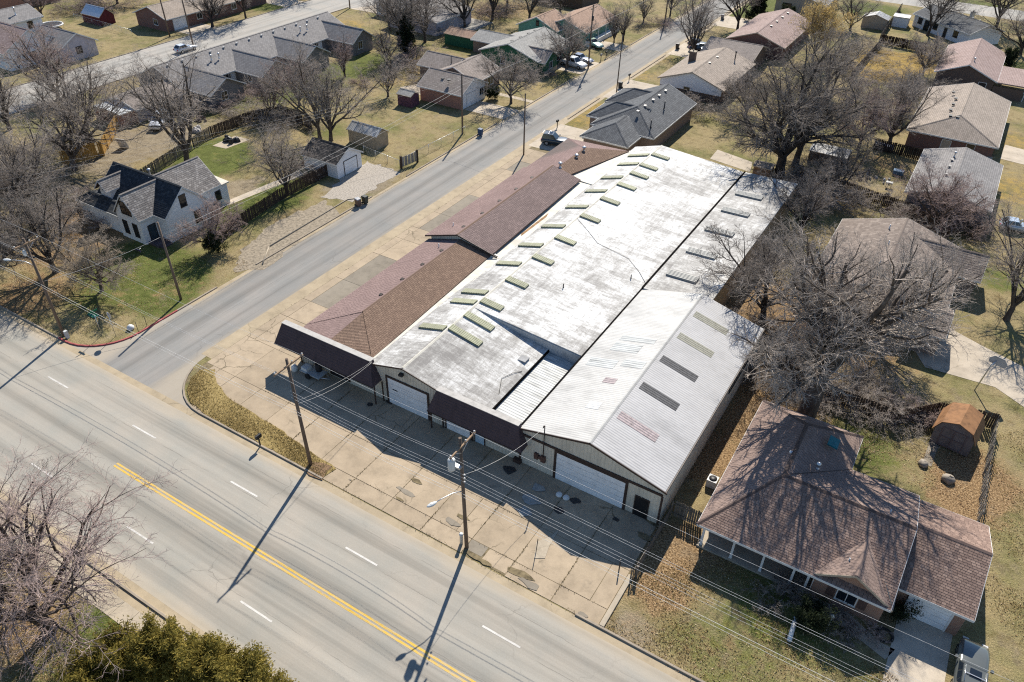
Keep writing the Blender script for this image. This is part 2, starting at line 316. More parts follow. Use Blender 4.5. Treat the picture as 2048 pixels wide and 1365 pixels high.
def sheet(name, poly, z, mat, kind='structure', thick=0.0):
    m = MB()
    if thick: m.prism(poly, z-thick, z)
    else: m.add([(p[0], p[1], z) for p in poly], [tuple(range(len(poly))) if sum(poly[i][0]*poly[(i+1) % len(poly)][1]-poly[(i+1) % len(poly)][0]*poly[i][1] for i in range(len(poly))) > 0 else tuple(range(len(poly)-1, -1, -1))])
    o = m.build(name, mat); o['kind'] = kind; return o
def rect(x0, y0, x1, y1): return [(x0, y0), (x1, y0), (x1, y1), (x0, y1)]
def P(*px): return [G(*p) for p in px]
SXL, SXR, KN, KS = -63.85, -55.4, 28.9, 14.0
def arc(cx, cy, r, a0, a1, n=9): return [(cx+r*math.cos(math.radians(a0+(a1-a0)*i/n)), cy+r*math.sin(math.radians(a0+(a1-a0)*i/n))) for i in range(n+1)]
CL = arc(SXL-5.0, KN+5.0, 5.0, -90, 0); CR = arc(SXR+6.0, KN+6.0, 6.0, 180, 270)
sheet('main_road', rect(-450, KS+.55, 400, KN-.6), 0.012, M_ROAD)
sheet('gutter', rect(-450, KN-.6, 400, KN+.02), 0.010, M_GUT); sheet('gutter', rect(-450, KS, 400, KS+.55), 0.010, M_GUT)
sheet('side_street', [(CL[0][0], KN-.05)]+CL+[(SXL, 320), (SXR, 320)]+CR+[(CR[-1][0], KN-.05)], 0.006, M_STREET)
sheet('gutter', rect(SXL, 40, SXL+.5, 320), 0.010, M_GUT); sheet('gutter', rect(SXR-.7, 34.9, SXR+.78, 320), 0.010, M_GUT)
sheet('far_street', rect(-141.6, -60, -130.2, 330), 0.006, M_FAR)
sheet('far_street_crossing', rect(-141.6, 141, -96, 150), 0.008, M_FAR); sheet('east_street', rect(-30, 222, 120, 233), 0.006, M_FAR)
def kerb(name, pts, mat, wd=.17, h=.13):
    m = MB(); n = len(pts); L, R = [], []
    for i in range(n):
        a = Vector(pts[max(i-1, 0)]); b = Vector(pts[min(i+1, n-1)]); t = (b-a).normalized(); q = Vector((-t.y, t.x))
        p = Vector(pts[i]); L.append(p+q*wd); R.append(p)
    vs = []
    for i in range(n): vs += [(R[i].x, R[i].y, -.05), (R[i].x, R[i].y, h-.02), (R[i].x+(L[i].x-R[i].x)*.15, R[i].y+(L[i].y-R[i].y)*.15, h), (L[i].x, L[i].y, h), (L[i].x, L[i].y, -.05)]
    fs = [(i*5+k, (i+1)*5+k, (i+1)*5+(k+1), i*5+k+1) for i in range(n-1) for k in range(4)]+[(0, 1, 2, 3, 4), tuple(5*(n-1)+k for k in (4, 3, 2, 1, 0))]
    m.add(vs, fs); o = m.build(name, mat); o['kind'] = 'structure'; return o
kerb('kerb', [(CL[0][0]-1, KN), (-260, KN)][::-1][::-1] if False else [(-260, KN), (CL[0][0]-1, KN)], M_KERB)
kerb('red_kerb', [(CL[0][0]-1, KN)]+CL+[(SXL, 38.5)], M_RED)
for a, b in ((38.5, 43.8), (49.5, 70.0), (77.5, 101), (109.5, 128), (140, 147), (152, 300)): kerb('kerb', [(SXL, a), (SXL, b)], M_KERB)
kerb('kerb', CR[2:]+[(-34.9, KN)], M_KERB); kerb('kerb', [(-11.7, KN), (6.6, KN)], M_KERB); kerb('kerb', [(17, KN), (200, KN)], M_KERB)
kerb('kerb', [(200, KS), (-260, KS)], M_KERB)
for a, b in ((109, 120.5), (133.5, 150), (161, 176), (186, 300)): kerb('kerb', [(SXR, b), (SXR, a)], M_KERB)
kerb('kerb', [(-141.6, 330), (-141.6, 60)][::-1], M_KERB); kerb('kerb', [(-130.2, 141), (-130.2, 30)], M_KERB)
# painted markings
def worn(name, c, under=(.36, .34, .31)):
    s = NT(name); f = s.noise(5, (.5, 1.5, 1), 6, .75); g = s.noise(.5, (1, 1, 1), 3); v = s.math('ADD', s.math('MULTIPLY', f, .75), s.math('MULTIPLY', g, .35)); col = s.mix(s.ramp(v, [(.50, 0.), (.68, .8)]), c, under); return s.done(col, .75, 0, .25)
M_YEL = worn('yellow_road_paint', (0.58, 0.37, 0.05)); M_WHT = worn('white_road_paint', (0.56, 0.54, 0.50))
def band(name, x0, y0, x1, y1, mat):
    return sheet(name, rect(x0, y0, x1, y1), 0.018, mat)
xy = G(230, 930)[0]
band('yellow_centre_line', xy, 21.15, 300, 21.32, M_YEL); band('yellow_centre_line', xy, 20.86, 300, 21.03, M_YEL)
for k in range(-3, 22):
    x = -53.1+12.15*(k-1)
    band('white_lane_dash', x, 24.77, x+3.0, 24.92, M_WHT)
    x = G(477, 1207)[0]+12.15*(k-3)
    band('white_lane_dash', x, 17.42, x+3.0, 17.56, M_WHT)
# south sidewalk in panels
sheet('kerb_strip', rect(-260, 13.25, 120, 14.0), 0.010, M_GUT)
walk = sheet('sidewalk', rect(-260, 11.9, 120, 13.25), 0.012, M_BED)
def slab(parent, x0, y0, x1, y1, z, mat, name='concrete_slab', g=.022, tilt=.012):
    m = MB(); dz = [z+rnd.uniform(-tilt, tilt) for _ in range(4)]
    xs_, ys_ = (x0+g, x1-g), (y0+g, y1-g)
    vs = [(xs_[0], ys_[0], -.02), (xs_[1], ys_[0], -.02), (xs_[1], ys_[1], -.02), (xs_[0], ys_[1], -.02)]
    vs += [(xs_[0], ys_[0], dz[0]), (xs_[1], ys_[0], dz[1]), (xs_[1], ys_[1], dz[2]), (xs_[0], ys_[1], dz[3])]
    m.add(vs, [(4, 5, 6, 7), (0, 1, 5, 4), (1, 2, 6, 5), (2, 3, 7, 6), (3, 0, 4, 7)])
    return m.build(name, mat, parent)
for k in range(46): slab(walk, -72+1.52*k, 11.9, -72+1.52*(k+1), 13.25, .03, M_WALK, 'sidewalk_panel', .012, .004)
sheet('sidewalk_run', rect(-260, 11.9, -72, 13.25), 0.028, M_WALK)
# ---- the apron in front of and beside the workshop
apron = sheet('apron', [(-54.6, 33.5), (-53.3, 30.9), (-50.8, 29.2), (-9.95, 29.0), (-9.95, 39.4), (-47.4, 39.4), (-47.4, 96), (-54.6, 96)], 0.014, M_BED)
gx = [-54.6, -50.7, -47.3, -43.8, -40.2, -36.5, -32.7, -28.8, -25.1, -21.3, -17.5, -13.7, -10.0]; gy = [29.0, 30.5, 34.25, 39.35]
for i in range(len(gx)-1):
    for j in range(3):
        if gx[i] < -53 and j < 2:
            if j == 1: slab(apron, -53.6, 31.6, gx[1], gy[2], .035, M_CONC)
            continue
        if (i, j) in ((9, 0),): continue
        if rnd.random() < .22 and gx[i] > -36 and j < 2:
            q = gx[i]+(gx[i+1]-gx[i])*rnd.uniform(.35, .65); slab(apron, gx[i], gy[j], q, gy[j+1], .035, M_CONC, tilt=.02); slab(apron, q, gy[j], gx[i+1], gy[j+1], .035, M_CONC, tilt=.02)
        else: slab(apron, gx[i], gy[j], gx[i+1], gy[j+1], .035, M_CONC)
slab(apron, gx[9]+1.6, gy[0]+.2, gx[10], gy[1], .03, M_CONC); slab(apron, gx[9], gy[0]+.5, gx[9]+1.5, gy[1], .028, M_OLD)
y = 39.35; k = 0
for ln, mt in ((4.6, 0), (3.4, 0), (5.2, 1), (6.4, 1), (4.4, 0), (3.2, 0), (4.6, 1), (6.5, 1), (5.0, 0), (4.4, 0), (3.6, 1), (4.6, 0)):
    mt = (M_CONC, M_OLD)[mt]
    slab(apron, -54.6, y, -53.5, y+ln, .034, M_CONC); slab(apron, -53.5, y, -50.2, y+ln, .036, mt); slab(apron, -50.2, y, -47.35, y+ln, .036, mt); y += ln
# grass verge between kerb and apron, timber-like edging at the lot line
def ragged(poly, amp=.22, step=.7):
    out = []; n = len(poly)
    for i in range(n):
        a, b = poly[i], poly[(i+1) % n]; d = math.hypot(b[0]-a[0], b[1]-a[1]); m = max(1, int(d/step))
        for k in range(m): t = k/m; out.append((a[0]+(b[0]-a[0])*t+rnd.uniform(-amp, amp)*(k > 0), a[1]+(b[1]-a[1])*t+rnd.uniform(-amp, amp)*(k > 0)))
    return out
s = NT('verge_grass'); f1 = s.noise(3.5, (1, 1, 1), 6, .75); f2 = s.noise(14, (1, 1, 1), 3)
cc = s.ramp(f1, [(.3, (.18, .135, .055)), (.5, (.34, .255, .105)), (.7, (.44, .34, .16))]); cc = s.mix(.7, cc, s.ramp(f2, [(.3, .5), (.65, 1.)]), 'MULTIPLY'); s.bump(f2, .8, .08)
M_VERGE = s.done(cc, .95, 0, .1)
VP = [(-54.2, 33.2), (-53.9, 31.8), (-52.9, 30.5), (-51.2, 29.5), (-49, 29.12), (-42, 29.1), (-35.0, 29.1), (-34.7, 30.4), (-37, 30.6), (-43, 31.4), (-46, 31.6), (-49, 31.8), (-51.3, 32.6), (-53.0, 33.9)]
sheet('verge', ragged(VP, .13), 0.075, M_VERGE, thick=.07)
def leafbed(name, px, z=.05, mat=None, amp=.3): return sheet(name, ragged(P(*px), amp), z, mat or M_BED, 'structure')
M_SOIL = paint('dark_soil', (0.10, 0.075, 0.05), .4, 2, .95, .5); M_LITTER = MATS.get('x') or paint('leaf_covered_soil', (0.20, 0.13, 0.075), .5, 6, .95, .6, dirt=.5)
leafbed('leaf_heap', [(620, 925), (665, 935), (645, 962), (618, 952)], .085, M_LITTER)
for j, (px, rad) in enumerate(((( 812, 985), 1.0), ((835, 965), .8), ((800, 1000), .6), ((905, 1045), 1.1), ((925, 1035), .7), ((1045, 1150), 1.5), ((1060, 1170), 1.0), ((950, 1115), .9), ((968, 1125), .8), ((1165, 1230), .6), ((1290, 1075), 1.0), ((1310, 1050), .8), ((700, 960), .2))):
    cx_, cy_ = G(*px); sheet('weed_patch', ragged([(cx_+rad*math.cos(t*.8)*rnd.uniform(.5, 1.1), cy_+.3*rad*math.sin(t*.8)*rnd.uniform(.5, 1.1)) for t in range(8)], .05, .3), .058+.0015*j, M_BED if j % 3 else M_OLD, 'stuff')
sheet('pale_concrete_patch', P((1100, 1075), (1120, 1058), (1098, 1095), (1090, 1118), (1068, 1118), (1072, 1085)), .062, M_WALK)
m = MB(); m.box(-9.95, 29.1, 0, -9.6, 33.9, .16); o = m.build('lot_edging', M_WALK); o['kind'] = 'structure'
# driveways and paths
for nm, poly, mt in (('driveway', [(7.3, 28.95), (10.75, 28.95), (10.75, 41.7), (7.3, 41.7)], M_DRIVE), ('front_path', P((1620, 1190), (1640, 1175), (1760, 1285), (1790, 1300), (1770, 1320), (1700, 1265)), M_WALK),
                     ('driveway', [(-71.6, 103.0), (-63.9, 103.0), (-63.9, 107.9), (-71.8, 107.9)], M_DRIVE), ('driveway', [(-71.5, 130), (-63.9, 130), (-63.9, 138), (-71, 138)], M_DRIVE), ('driveway', [(-72, 147), (-63.9, 147), (-63.9, 151.5), (-72, 151.5)], M_DRIVE),
                     ('driveway', [(-55.3, 121.6), (-46.8, 121.6), (-46.8, 132.5), (-55.3, 132.5)], M_DRIVE), ('driveway', [(-55.3, 96.2), (-46.5, 96.2), (-46.5, 106.5), (-55.3, 106.5)], M_DRIVE), ('driveway', [(-55.3, 151), (-48, 151), (-48, 160), (-55.3, 160)], M_DRIVE), ('driveway', [(-55.3, 176.5), (-44, 176.5), (-44, 186), (-55.3, 186)], M_DRIVE),
                     ('driveway', P((1850, 735), (1905, 660), (1960, 690), (2048, 735), (2048, 815), (1990, 775)), M_DRIVE), ('driveway', P((2000, 318), (2048, 330), (2048, 300), (2010, 290)), M_DRIVE), ('driveway', [(-147, 106), (-141.6, 106), (-141.6, 113), (-147, 113)], M_DRIVE),
                     ('driveway', [(-141.6, 133), (-160, 133), (-160, 139), (-141.6, 139)], M_DRIVE), ('driveway', P((700, 18), (800, 35), (880, 60), (880, 40), (760, 10)), M_DRIVE), ('patio', P((1815, 680), (1850, 735), (1905, 660), (1880, 640)), M_DRIVE), ('patio', P((425, 292), (470, 272), (500, 280), (452, 298)), M_WALK), ('patio', P((800, 175), (855, 165), (848, 192), (815, 185)), M_DRIVE), ('path', P((448, 405), (600, 342), (608, 350), (455, 412)), M_DRIVE),
                     ('path', [(-71, 112), (-63.9, 112), (-63.9, 113.1), (-71, 113.1)], M_WALK), ('patio', P((1505, 325), (1500, 345), (1420, 318), (1435, 300)), M_DRIVE), ('path', P((1680, 1190), (1560, 1160), (1555, 1175), (1675, 1210)), M_WALK), ('patio', P((1860, 880), (1880, 885), (1862, 935), (1845, 925)), M_OLD)):
    sheet(nm, poly, .022, mt)
sheet('gravel_drive', ragged(P((690, 352), (735, 322), (800, 345), (705, 405), (640, 395)), .4), .016, paint('pale_gravel', (0.36, 0.32, 0.27), .35, 5, .95, .5), 'stuff')
sheet('gravel_drive', ragged(P((470, 545), (528, 540), (600, 480), (680, 430), (650, 400), (560, 440), (480, 500)), .4), .016, paint('dirty_gravel', (0.27, 0.225, 0.165), .4, 3, .95, .5), 'stuff')
m = MB(); m.tube([(*G(525, 530), .06), (*G(538, 495), .06)], .09, 6); m.tube([(*G(538, 495), .06), (*G(695, 400), .06), (*G(712, 398), .06)], .08, 6); m.base_build('log_edging', paint('weathered_timber', (.34, .29, .22), .25, 3), label='long pale timber edging laid along the gravel strip by the side street', cat='edging')
# ================================================================== building helpers
def slab3(m, poly, th=.14):
    """roof slab: 3d polygon (top) with thickness th straight down"""
    n = len(poly); vs = [tuple(p) for p in poly]+[(p[0], p[1], p[2]-th) for p in poly]
    a, b, c = (Vector(poly[i]) for i in range(3)); up = (b-a).cross(c-a).z > 0
    top = tuple(range(n)) if up else tuple(range(n-1, -1, -1)); bot = tuple(range(2*n-1, n-1, -1)) if up else tuple(range(n, 2*n))
    sides = [((i, n+i, n+(i+1) % n, (i+1) % n) if up else (i, (i+1) % n, n+(i+1) % n, n+i)) for i in range(n)]
    return m.add(vs, [top, bot]+sides)
def tabs(name, parent, polys, mat, tw=.36, th=.24, lift=.02, seed=1):
    """rows of shingle tabs laid over convex roof polygons, clipped to their edges; one joined part"""
    rs = random.Random(seed); org = worg(parent); big = bmesh.new(); tl = big.faces.layers.float.new('tint')
    for poly in polys:
        pv = [Vector(p) for p in poly]; nrm = (pv[1]-pv[0]).cross(pv[2]-pv[0]).normalized()
        if nrm.z < 0: nrm = -nrm; pv = pv[::-1]
        u = Vector((0, 0, 1)).cross(nrm)
        u = u.normalized() if u.length > 1e-4 else Vector((1, 0, 0))
        v = nrm.cross(u); o = pv[0]
        us = [(p-o).dot(u) for p in pv]; vs_ = [(p-o).dot(v) for p in pv]
        bm = bmesh.new(); lay = bm.faces.layers.float.new('tint'); r = 0; vv0 = min(vs_)
        while vv0+r*th < max(vs_):
            va = vv0+r*th; off = rs.uniform(0, tw); q = min(us)-off
            while q < max(us):
                t = rs.random(); g = .012
                if rs.random() < .3: t = t*.4
                P_ = [o+u*(q+g)+v*va+nrm*lift, o+u*(q+tw-g)+v*va+nrm*lift, o+u*(q+tw-g)+v*(va+th+.01)+nrm*.004, o+u*(q+g)+v*(va+th+.01)+nrm*.004, o+u*(q+g)+v*va, o+u*(q+tw-g)+v*va]
                b = [bm.verts.new(p) for p in P_]
                for f in (bm.faces.new((b[0], b[1], b[2], b[3])), bm.faces.new((b[4], b[5], b[1], b[0]))): f[lay] = t
                q += tw
            r += 1
        for i in range(len(pv)):
            a, b = pv[i], pv[(i+1) % len(pv)]; nn = (b-a).cross(nrm).normalized()
            bmesh.ops.bisect_plane(bm, geom=bm.verts[:]+bm.edges[:]+bm.faces[:], plane_co=a, plane_no=nn, clear_outer=True)
        me_ = bpy.data.meshes.new('t'); bm.to_mesh(me_); big.from_mesh(me_); bm.free(); bpy.data.meshes.remove(me_)
    for vt in big.verts: vt.co -= org
    me = bpy.data.meshes.new(name); big.to_mesh(me); big.free(); me.materials.append(mat)
    ob = link(name, me, parent); ob['kind'] = 'stuff'; return ob
def gable_polys(x0, x1, y0, y1, ez, rz, axis, over, gover):
    """two roof planes of a gable roof whose walls are x0..x1,y0..y1"""
    if axis == 'y':
        xm = (x0+x1)/2; sl = (rz-ez)/(xm-x0); dz = over*sl
        return [[(x0-over, y0-gover, ez-dz), (xm, y0-gover, rz), (xm, y1+gover, rz), (x0-over, y1+gover, ez-dz)], [(xm, y0-gover, rz), (x1+over, y0-gover, ez-dz), (x1+over, y1+gover, ez-dz), (xm, y1+gover, rz)]]
    ym = (y0+y1)/2; sl = (rz-ez)/(ym-y0); dz = over*sl
    return [[(x0-gover, y0-over, ez-dz), (x1+gover, y0-over, ez-dz), (x1+gover, ym, rz), (x0-gover, ym, rz)], [(x0-gover, ym, rz), (x1+gover, ym, rz), (x1+gover, y1+over, ez-dz), (x0-gover, y1+over, ez-dz)]]
def hip_polys(x0, x1, y0, y1, ez, rz, axis, over, inset=None, ends=(True, True)):
    x0 -= over; x1 += over; y0 -= over; y1 += over; z0 = ez-.18
    if axis == 'y':
        xm = (x0+x1)/2; ins = inset if inset is not None else (x1-x0)/2; a, b = (y0+ins if ends[0] else y0), (y1-ins if ends[1] else y1)
        r0, r1 = (xm, a, rz), (xm, b, rz); out = [[(x0, y0, z0), r0, r1, (x0, y1, z0)], [r0, (x1, y0, z0), (x1, y1, z0), r1]]
        if ends[0]: out.append([(x0, y0, z0), (x1, y0, z0), r0])
        if ends[1]: out.append([(x1, y1, z0), (x0, y1, z0), r1])
    else:
        ym = (y0+y1)/2; ins = inset if inset is not None else (y1-y0)/2; a, b = (x0+ins if ends[0] else x0), (x1-ins if ends[1] else x1)
        r0, r1 = (a, ym, rz), (b, ym, rz); out = [[(x0, y0, z0), (x1, y0, z0), r1, r0], [r0, r1, (x1, y1, z0), (x0, y1, z0)]]
        if ends[0]: out.append([(x0, y1, z0), (x0, y0, z0), r0])
        if ends[1]: out.append([(x1, y0, z0), (x1, y1, z0), r1])
    return out
def caps(parent, segs, mat, name='ridge_cap', w_=.16):
    m = MB()
    for a, b in segs:
        a, b = Vector(a), Vector(b); t = (b-a).normalized(); s_ = t.cross(Vector((0, 0, 1))).normalized()*w_
        u = Vector((0, 0, .035)); d = Vector((0, 0, -.05))
        m.add([a-s_+d, a+u, a+s_+d, b-s_+d, b+u, b+s_+d], [(0, 1, 4, 3), (1, 2, 5, 4)])
    return m.build(name, mat, parent)
def roof(parent, polys, mat, fascia, th=.17, shing=None, tw=.36, thh=.24, seed=1, name='roof', ridge=True):
    m = MB()
    for p in polys: slab3(m, p, th)
    o = m.build(name, mat, parent)
    if shing: tabs('shingles', o, [[(q[0], q[1], q[2]+.006) for q in p] for p in polys], shing, tw, thh, .02, seed)
    # fascia boards along the outer edges
    f = MB(); seen = {}
    for p in polys:
        n = len(p)
        for i in range(n):
            k = tuple(sorted([tuple(round(c, 2) for c in p[i]), tuple(round(c, 2) for c in p[(i+1) % n])])); seen.setdefault(k, []).append((p[i], p[(i+1) % n]))
    cx_ = sum(q[0] for p in polys for q in p)/sum(len(p) for p in polys); cy_ = sum(q[1] for p in polys for q in p)/sum(len(p) for p in polys)
    rs = []
    for k, e in seen.items():
        a, b = Vector(e[0][0]), Vector(e[0][1])
        if len(e) > 1:
            if (b-a).length > .3: rs.append((a, b))
            continue
        d = (b-a).to_2d()
        if d.length < .05: continue
        q = Vector((d.y, -d.x)).normalized(); mid = (a+b)/2
        if (mid.x-cx_)*q.x+(mid.y-cy_)*q.y < 0: q = -q
        q3 = Vector((q.x, q.y, 0))*.035; u = Vector((0, 0, .012)); dn = Vector((0, 0, -th-.03))
        f.add([a+u, b+u, b+dn, a+dn, a+u+q3, b+u+q3, b+dn+q3, a+dn+q3], [(0, 1, 2, 3), (7, 6, 5, 4), (0, 4, 5, 1), (1, 5, 6, 2), (2, 6, 7, 3), (3, 7, 4, 0)])
    if f.v: f.build('fascia', fascia, o)
    if ridge and rs: caps(o, [(a+Vector((0, 0, .03)), b+Vector((0, 0, .03))) for a, b in rs], shing or mat)
    return o
def wall_block(parent, x0, x1, y0, y1, ez, rz, axis, mat, name='wall', z0=0.0):
    """walls up to the eaves with gable triangles (rz None: no gables)"""
    m = MB(); e = .05
    if rz is None: m.box(x0, y0, z0, x1, y1, ez-e)
    elif axis == 'y': m.extr([(x0, y0, z0), (x1, y0, z0), (x1, y0, ez-e-.1), ((x0+x1)/2, y0, rz-e-.12), (x0, y0, ez-e-.1)], (0, y1-y0, 0))
    else: m.extr([(x0, y0, z0), (x0, y0, ez-e-.1), (x0, (y0+y1)/2, rz-e-.12), (x0, y1, ez-e-.1), (x0, y1, z0)][::-1], (x1-x0, 0, 0))
    return m.build(name, mat, parent)
def on_wall(side, pl, c, d, z):
    """point on a wall: c along it, d out of it"""
    return {'S': (c, pl-d, z), 'N': (c, pl+d, z), 'E': (pl+d, c, z), 'W': (pl-d, c, z)}[side]
def wbox(m, side, pl, c0, c1, d0, d1, z0, z1):
    a, b = on_wall(side, pl, c0, d0, z0), on_wall(side, pl, c1, d1, z1); return m.box(*a, *b)
def window(parent, side, pl, c, z0, w_, h, trim, panes=1, name='window', glassm=None, rows=1):
    t = .07; m = MB()
    wbox(m, side, pl, c-w_/2-t, c+w_/2+t, .0, .05, z0-t, z0); wbox(m, side, pl, c-w_/2-t, c+w_/2+t, .0, .05, z0+h, z0+h+t)
    for s_ in (-1, 1): wbox(m, side, pl, c+s_*w_/2, c+s_*(w_/2+t), .0, .05, z0, z0+h)
    for k in range(1, panes): q = c-w_/2+w_*k/panes; wbox(m, side, pl, q-.025, q+.025, .0, .045, z0, z0+h)
    if rows > 1: wbox(m, side, pl, c-w_/2, c+w_/2, .001, .04, z0+h/2-.02, z0+h/2+.02)
    o = m.build(name, trim, parent); g = MB()
    for k in range(panes):
        q = MB(); wbox(q, side, pl, c-w_/2+w_*k/panes+.03, c-w_/2+w_*(k+1)/panes-.03, .0, .018, z0+.005, z0+h-.005); q.build('pane', glassm or glass(), o)
    s_ = MB(); wbox(s_, side, pl, c-w_/2-t-.03, c+w_/2+t+.03, .0, .09, z0-t-.045, z0-t); s_.build('sill', trim, o)
    return o
def door(parent, side, pl, c, w_, h, trim, leaf, z0=0.02, name='door', knob=True):
    m = MB(); t = .08
    for s_ in (-1, 1): wbox(m, side, pl, c+s_*w_/2, c+s_*(w_/2+t), 0, .06, z0, z0+h+t)
    wbox(m, side, pl, c-w_/2, c+w_/2, 0, .06, z0+h, z0+h+t)
    o = m.build(name, trim, parent); q = MB(); wbox(q, side, pl, c-w_/2, c+w_/2, 0, .03, z0, z0+h)
    for a, b in ((.12, .42), (.52, .88)): wbox(q, side, pl, c-w_*.33, c+w_*.33, .03, .038, z0+h*a, z0+h*b)
    q.build('door_leaf', leaf, o)
    if knob: k = MB(); p = on_wall(side, pl, c+w_*.38, .07, z0+1.0); k.lathe(p, [(.0, -.035), (.035, 0), (.0, .035)], 8); k.build('handle', metalmat('door_knob', (.5, .45, .35)), o)
    return o
def garage_door(parent, side, pl, c0, c1, h, trim, leaf, secs=4, frame=.16, z0=.03, name='overhead_door', slit=None):
    m = MB()
    for q in ((c0-frame, c0), (c1, c1+frame)): wbox(m, side, pl, q[0], q[1], 0, .07, 0, z0+h+frame)
    wbox(m, side, pl, c0, c1, 0, .07, z0+h, z0+h+frame); o = m.build(name, trim, parent)
    for k in range(secs):
        q = MB(); a, b = z0+h*k/secs, z0+h*(k+1)/secs; wbox(q, side, pl, c0, c1, 0, .035, a+.012, b-.012)
        n = max(1, int((b-a)/.22))
        for i in range(1, n): wbox(q, side, pl, c0+.03, c1-.03, .035, .043, a+(b-a)*i/n-.02, a+(b-a)*i/n+.02)
        q.build('door_section', leaf, o)
    if slit: q = MB(); wbox(q, side, pl, slit[0], slit[1], .035, .05, slit[2], slit[3]); q.build('door_slot', glass(), o)
    return o
def roof_vent(parent, x, y, z, mat, s_=.22):
    m = MB(); m.box(x-s_*.8, y-s_*.8, z-.12, x+s_*.8, y+s_*.8, z+.06); m.add([(x-s_*1.1, y-s_*1.1, z+.10), (x+s_*1.1, y-s_*1.1, z+.10), (x+s_*1.1, y+s_*1.1, z+.16), (x-s_*1.1, y+s_*1.1, z+.16), (x-s_*1.1, y-s_*1.1, z+.02), (x+s_*1.1, y-s_*1.1, z+.02), (x+s_*1.1, y+s_*1.1, z+.02), (x-s_*1.1, y+s_*1.1, z+.02)], [(0, 1, 2, 3), (4, 5, 1, 0), (5, 6, 2, 1), (6, 7, 3, 2), (7, 4, 0, 3)])
    return m.build('roof_vent', mat, parent)
def vent_pipe(parent, x, y, z, h, r_, mat, cap=False):
    m = MB(); m.lathe((x, y, z-.2), [(r_*1.9, .15), (r_*1.9, .2), (r_, .26), (r_, h+.2)] if not cap else [(r_*1.7, .15), (r_*1.7, .22), (r_, .28), (r_, h), (r_*1.9, h+.02), (r_*1.9, h+.16), (r_*.5, h+.26)], 10); return m.build('vent_pipe', mat, parent)
def chimney(parent, x0, x1, y0, y1, z0, z1, mat, capm):
    m = MB(); m.box(x0, y0, z0, x1, y1, z1); o = m.build('chimney', mat, parent); c = MB(); c.box(x0-.06, y0-.06, z1, x1+.06, y1+.06, z1+.1); c.lathe(((x0+x1)/2, (y0+y1)/2, z1+.1), [(.14, 0), (.12, .3)], 8); c.build('chimney_cap', capm, o); return o
M_TRIMW = paint('white_trim', (0.66, 0.66, 0.64), .08, 3, .6, dirt=.2); M_TRIMD = paint('dark_brown_trim', (0.045, 0.032, 0.027), .2, 3, .6); M_TRIMT = paint('tan_trim', (0.42, 0.35, 0.27), .1, 3, .7)
M_WHITE = paint('white_siding', (0.78, 0.79, 0.80), .07, 1.5, .7, stretch=(1, 1, 4), dirt=.2); M_GALV = metalmat('galvanised', (0.62, 0.63, 0.64), .42); M_DARKM = paint('dark_metal', (.03, .03, .032), .2, 4, .5)
M_DOORW = paint('white_door', (0.78, 0.80, 0.81), .06, 1.2, .55, dirt=.15); M_VENT = paint('vent_metal', (.33, .31, .29), .2, 5, .5)
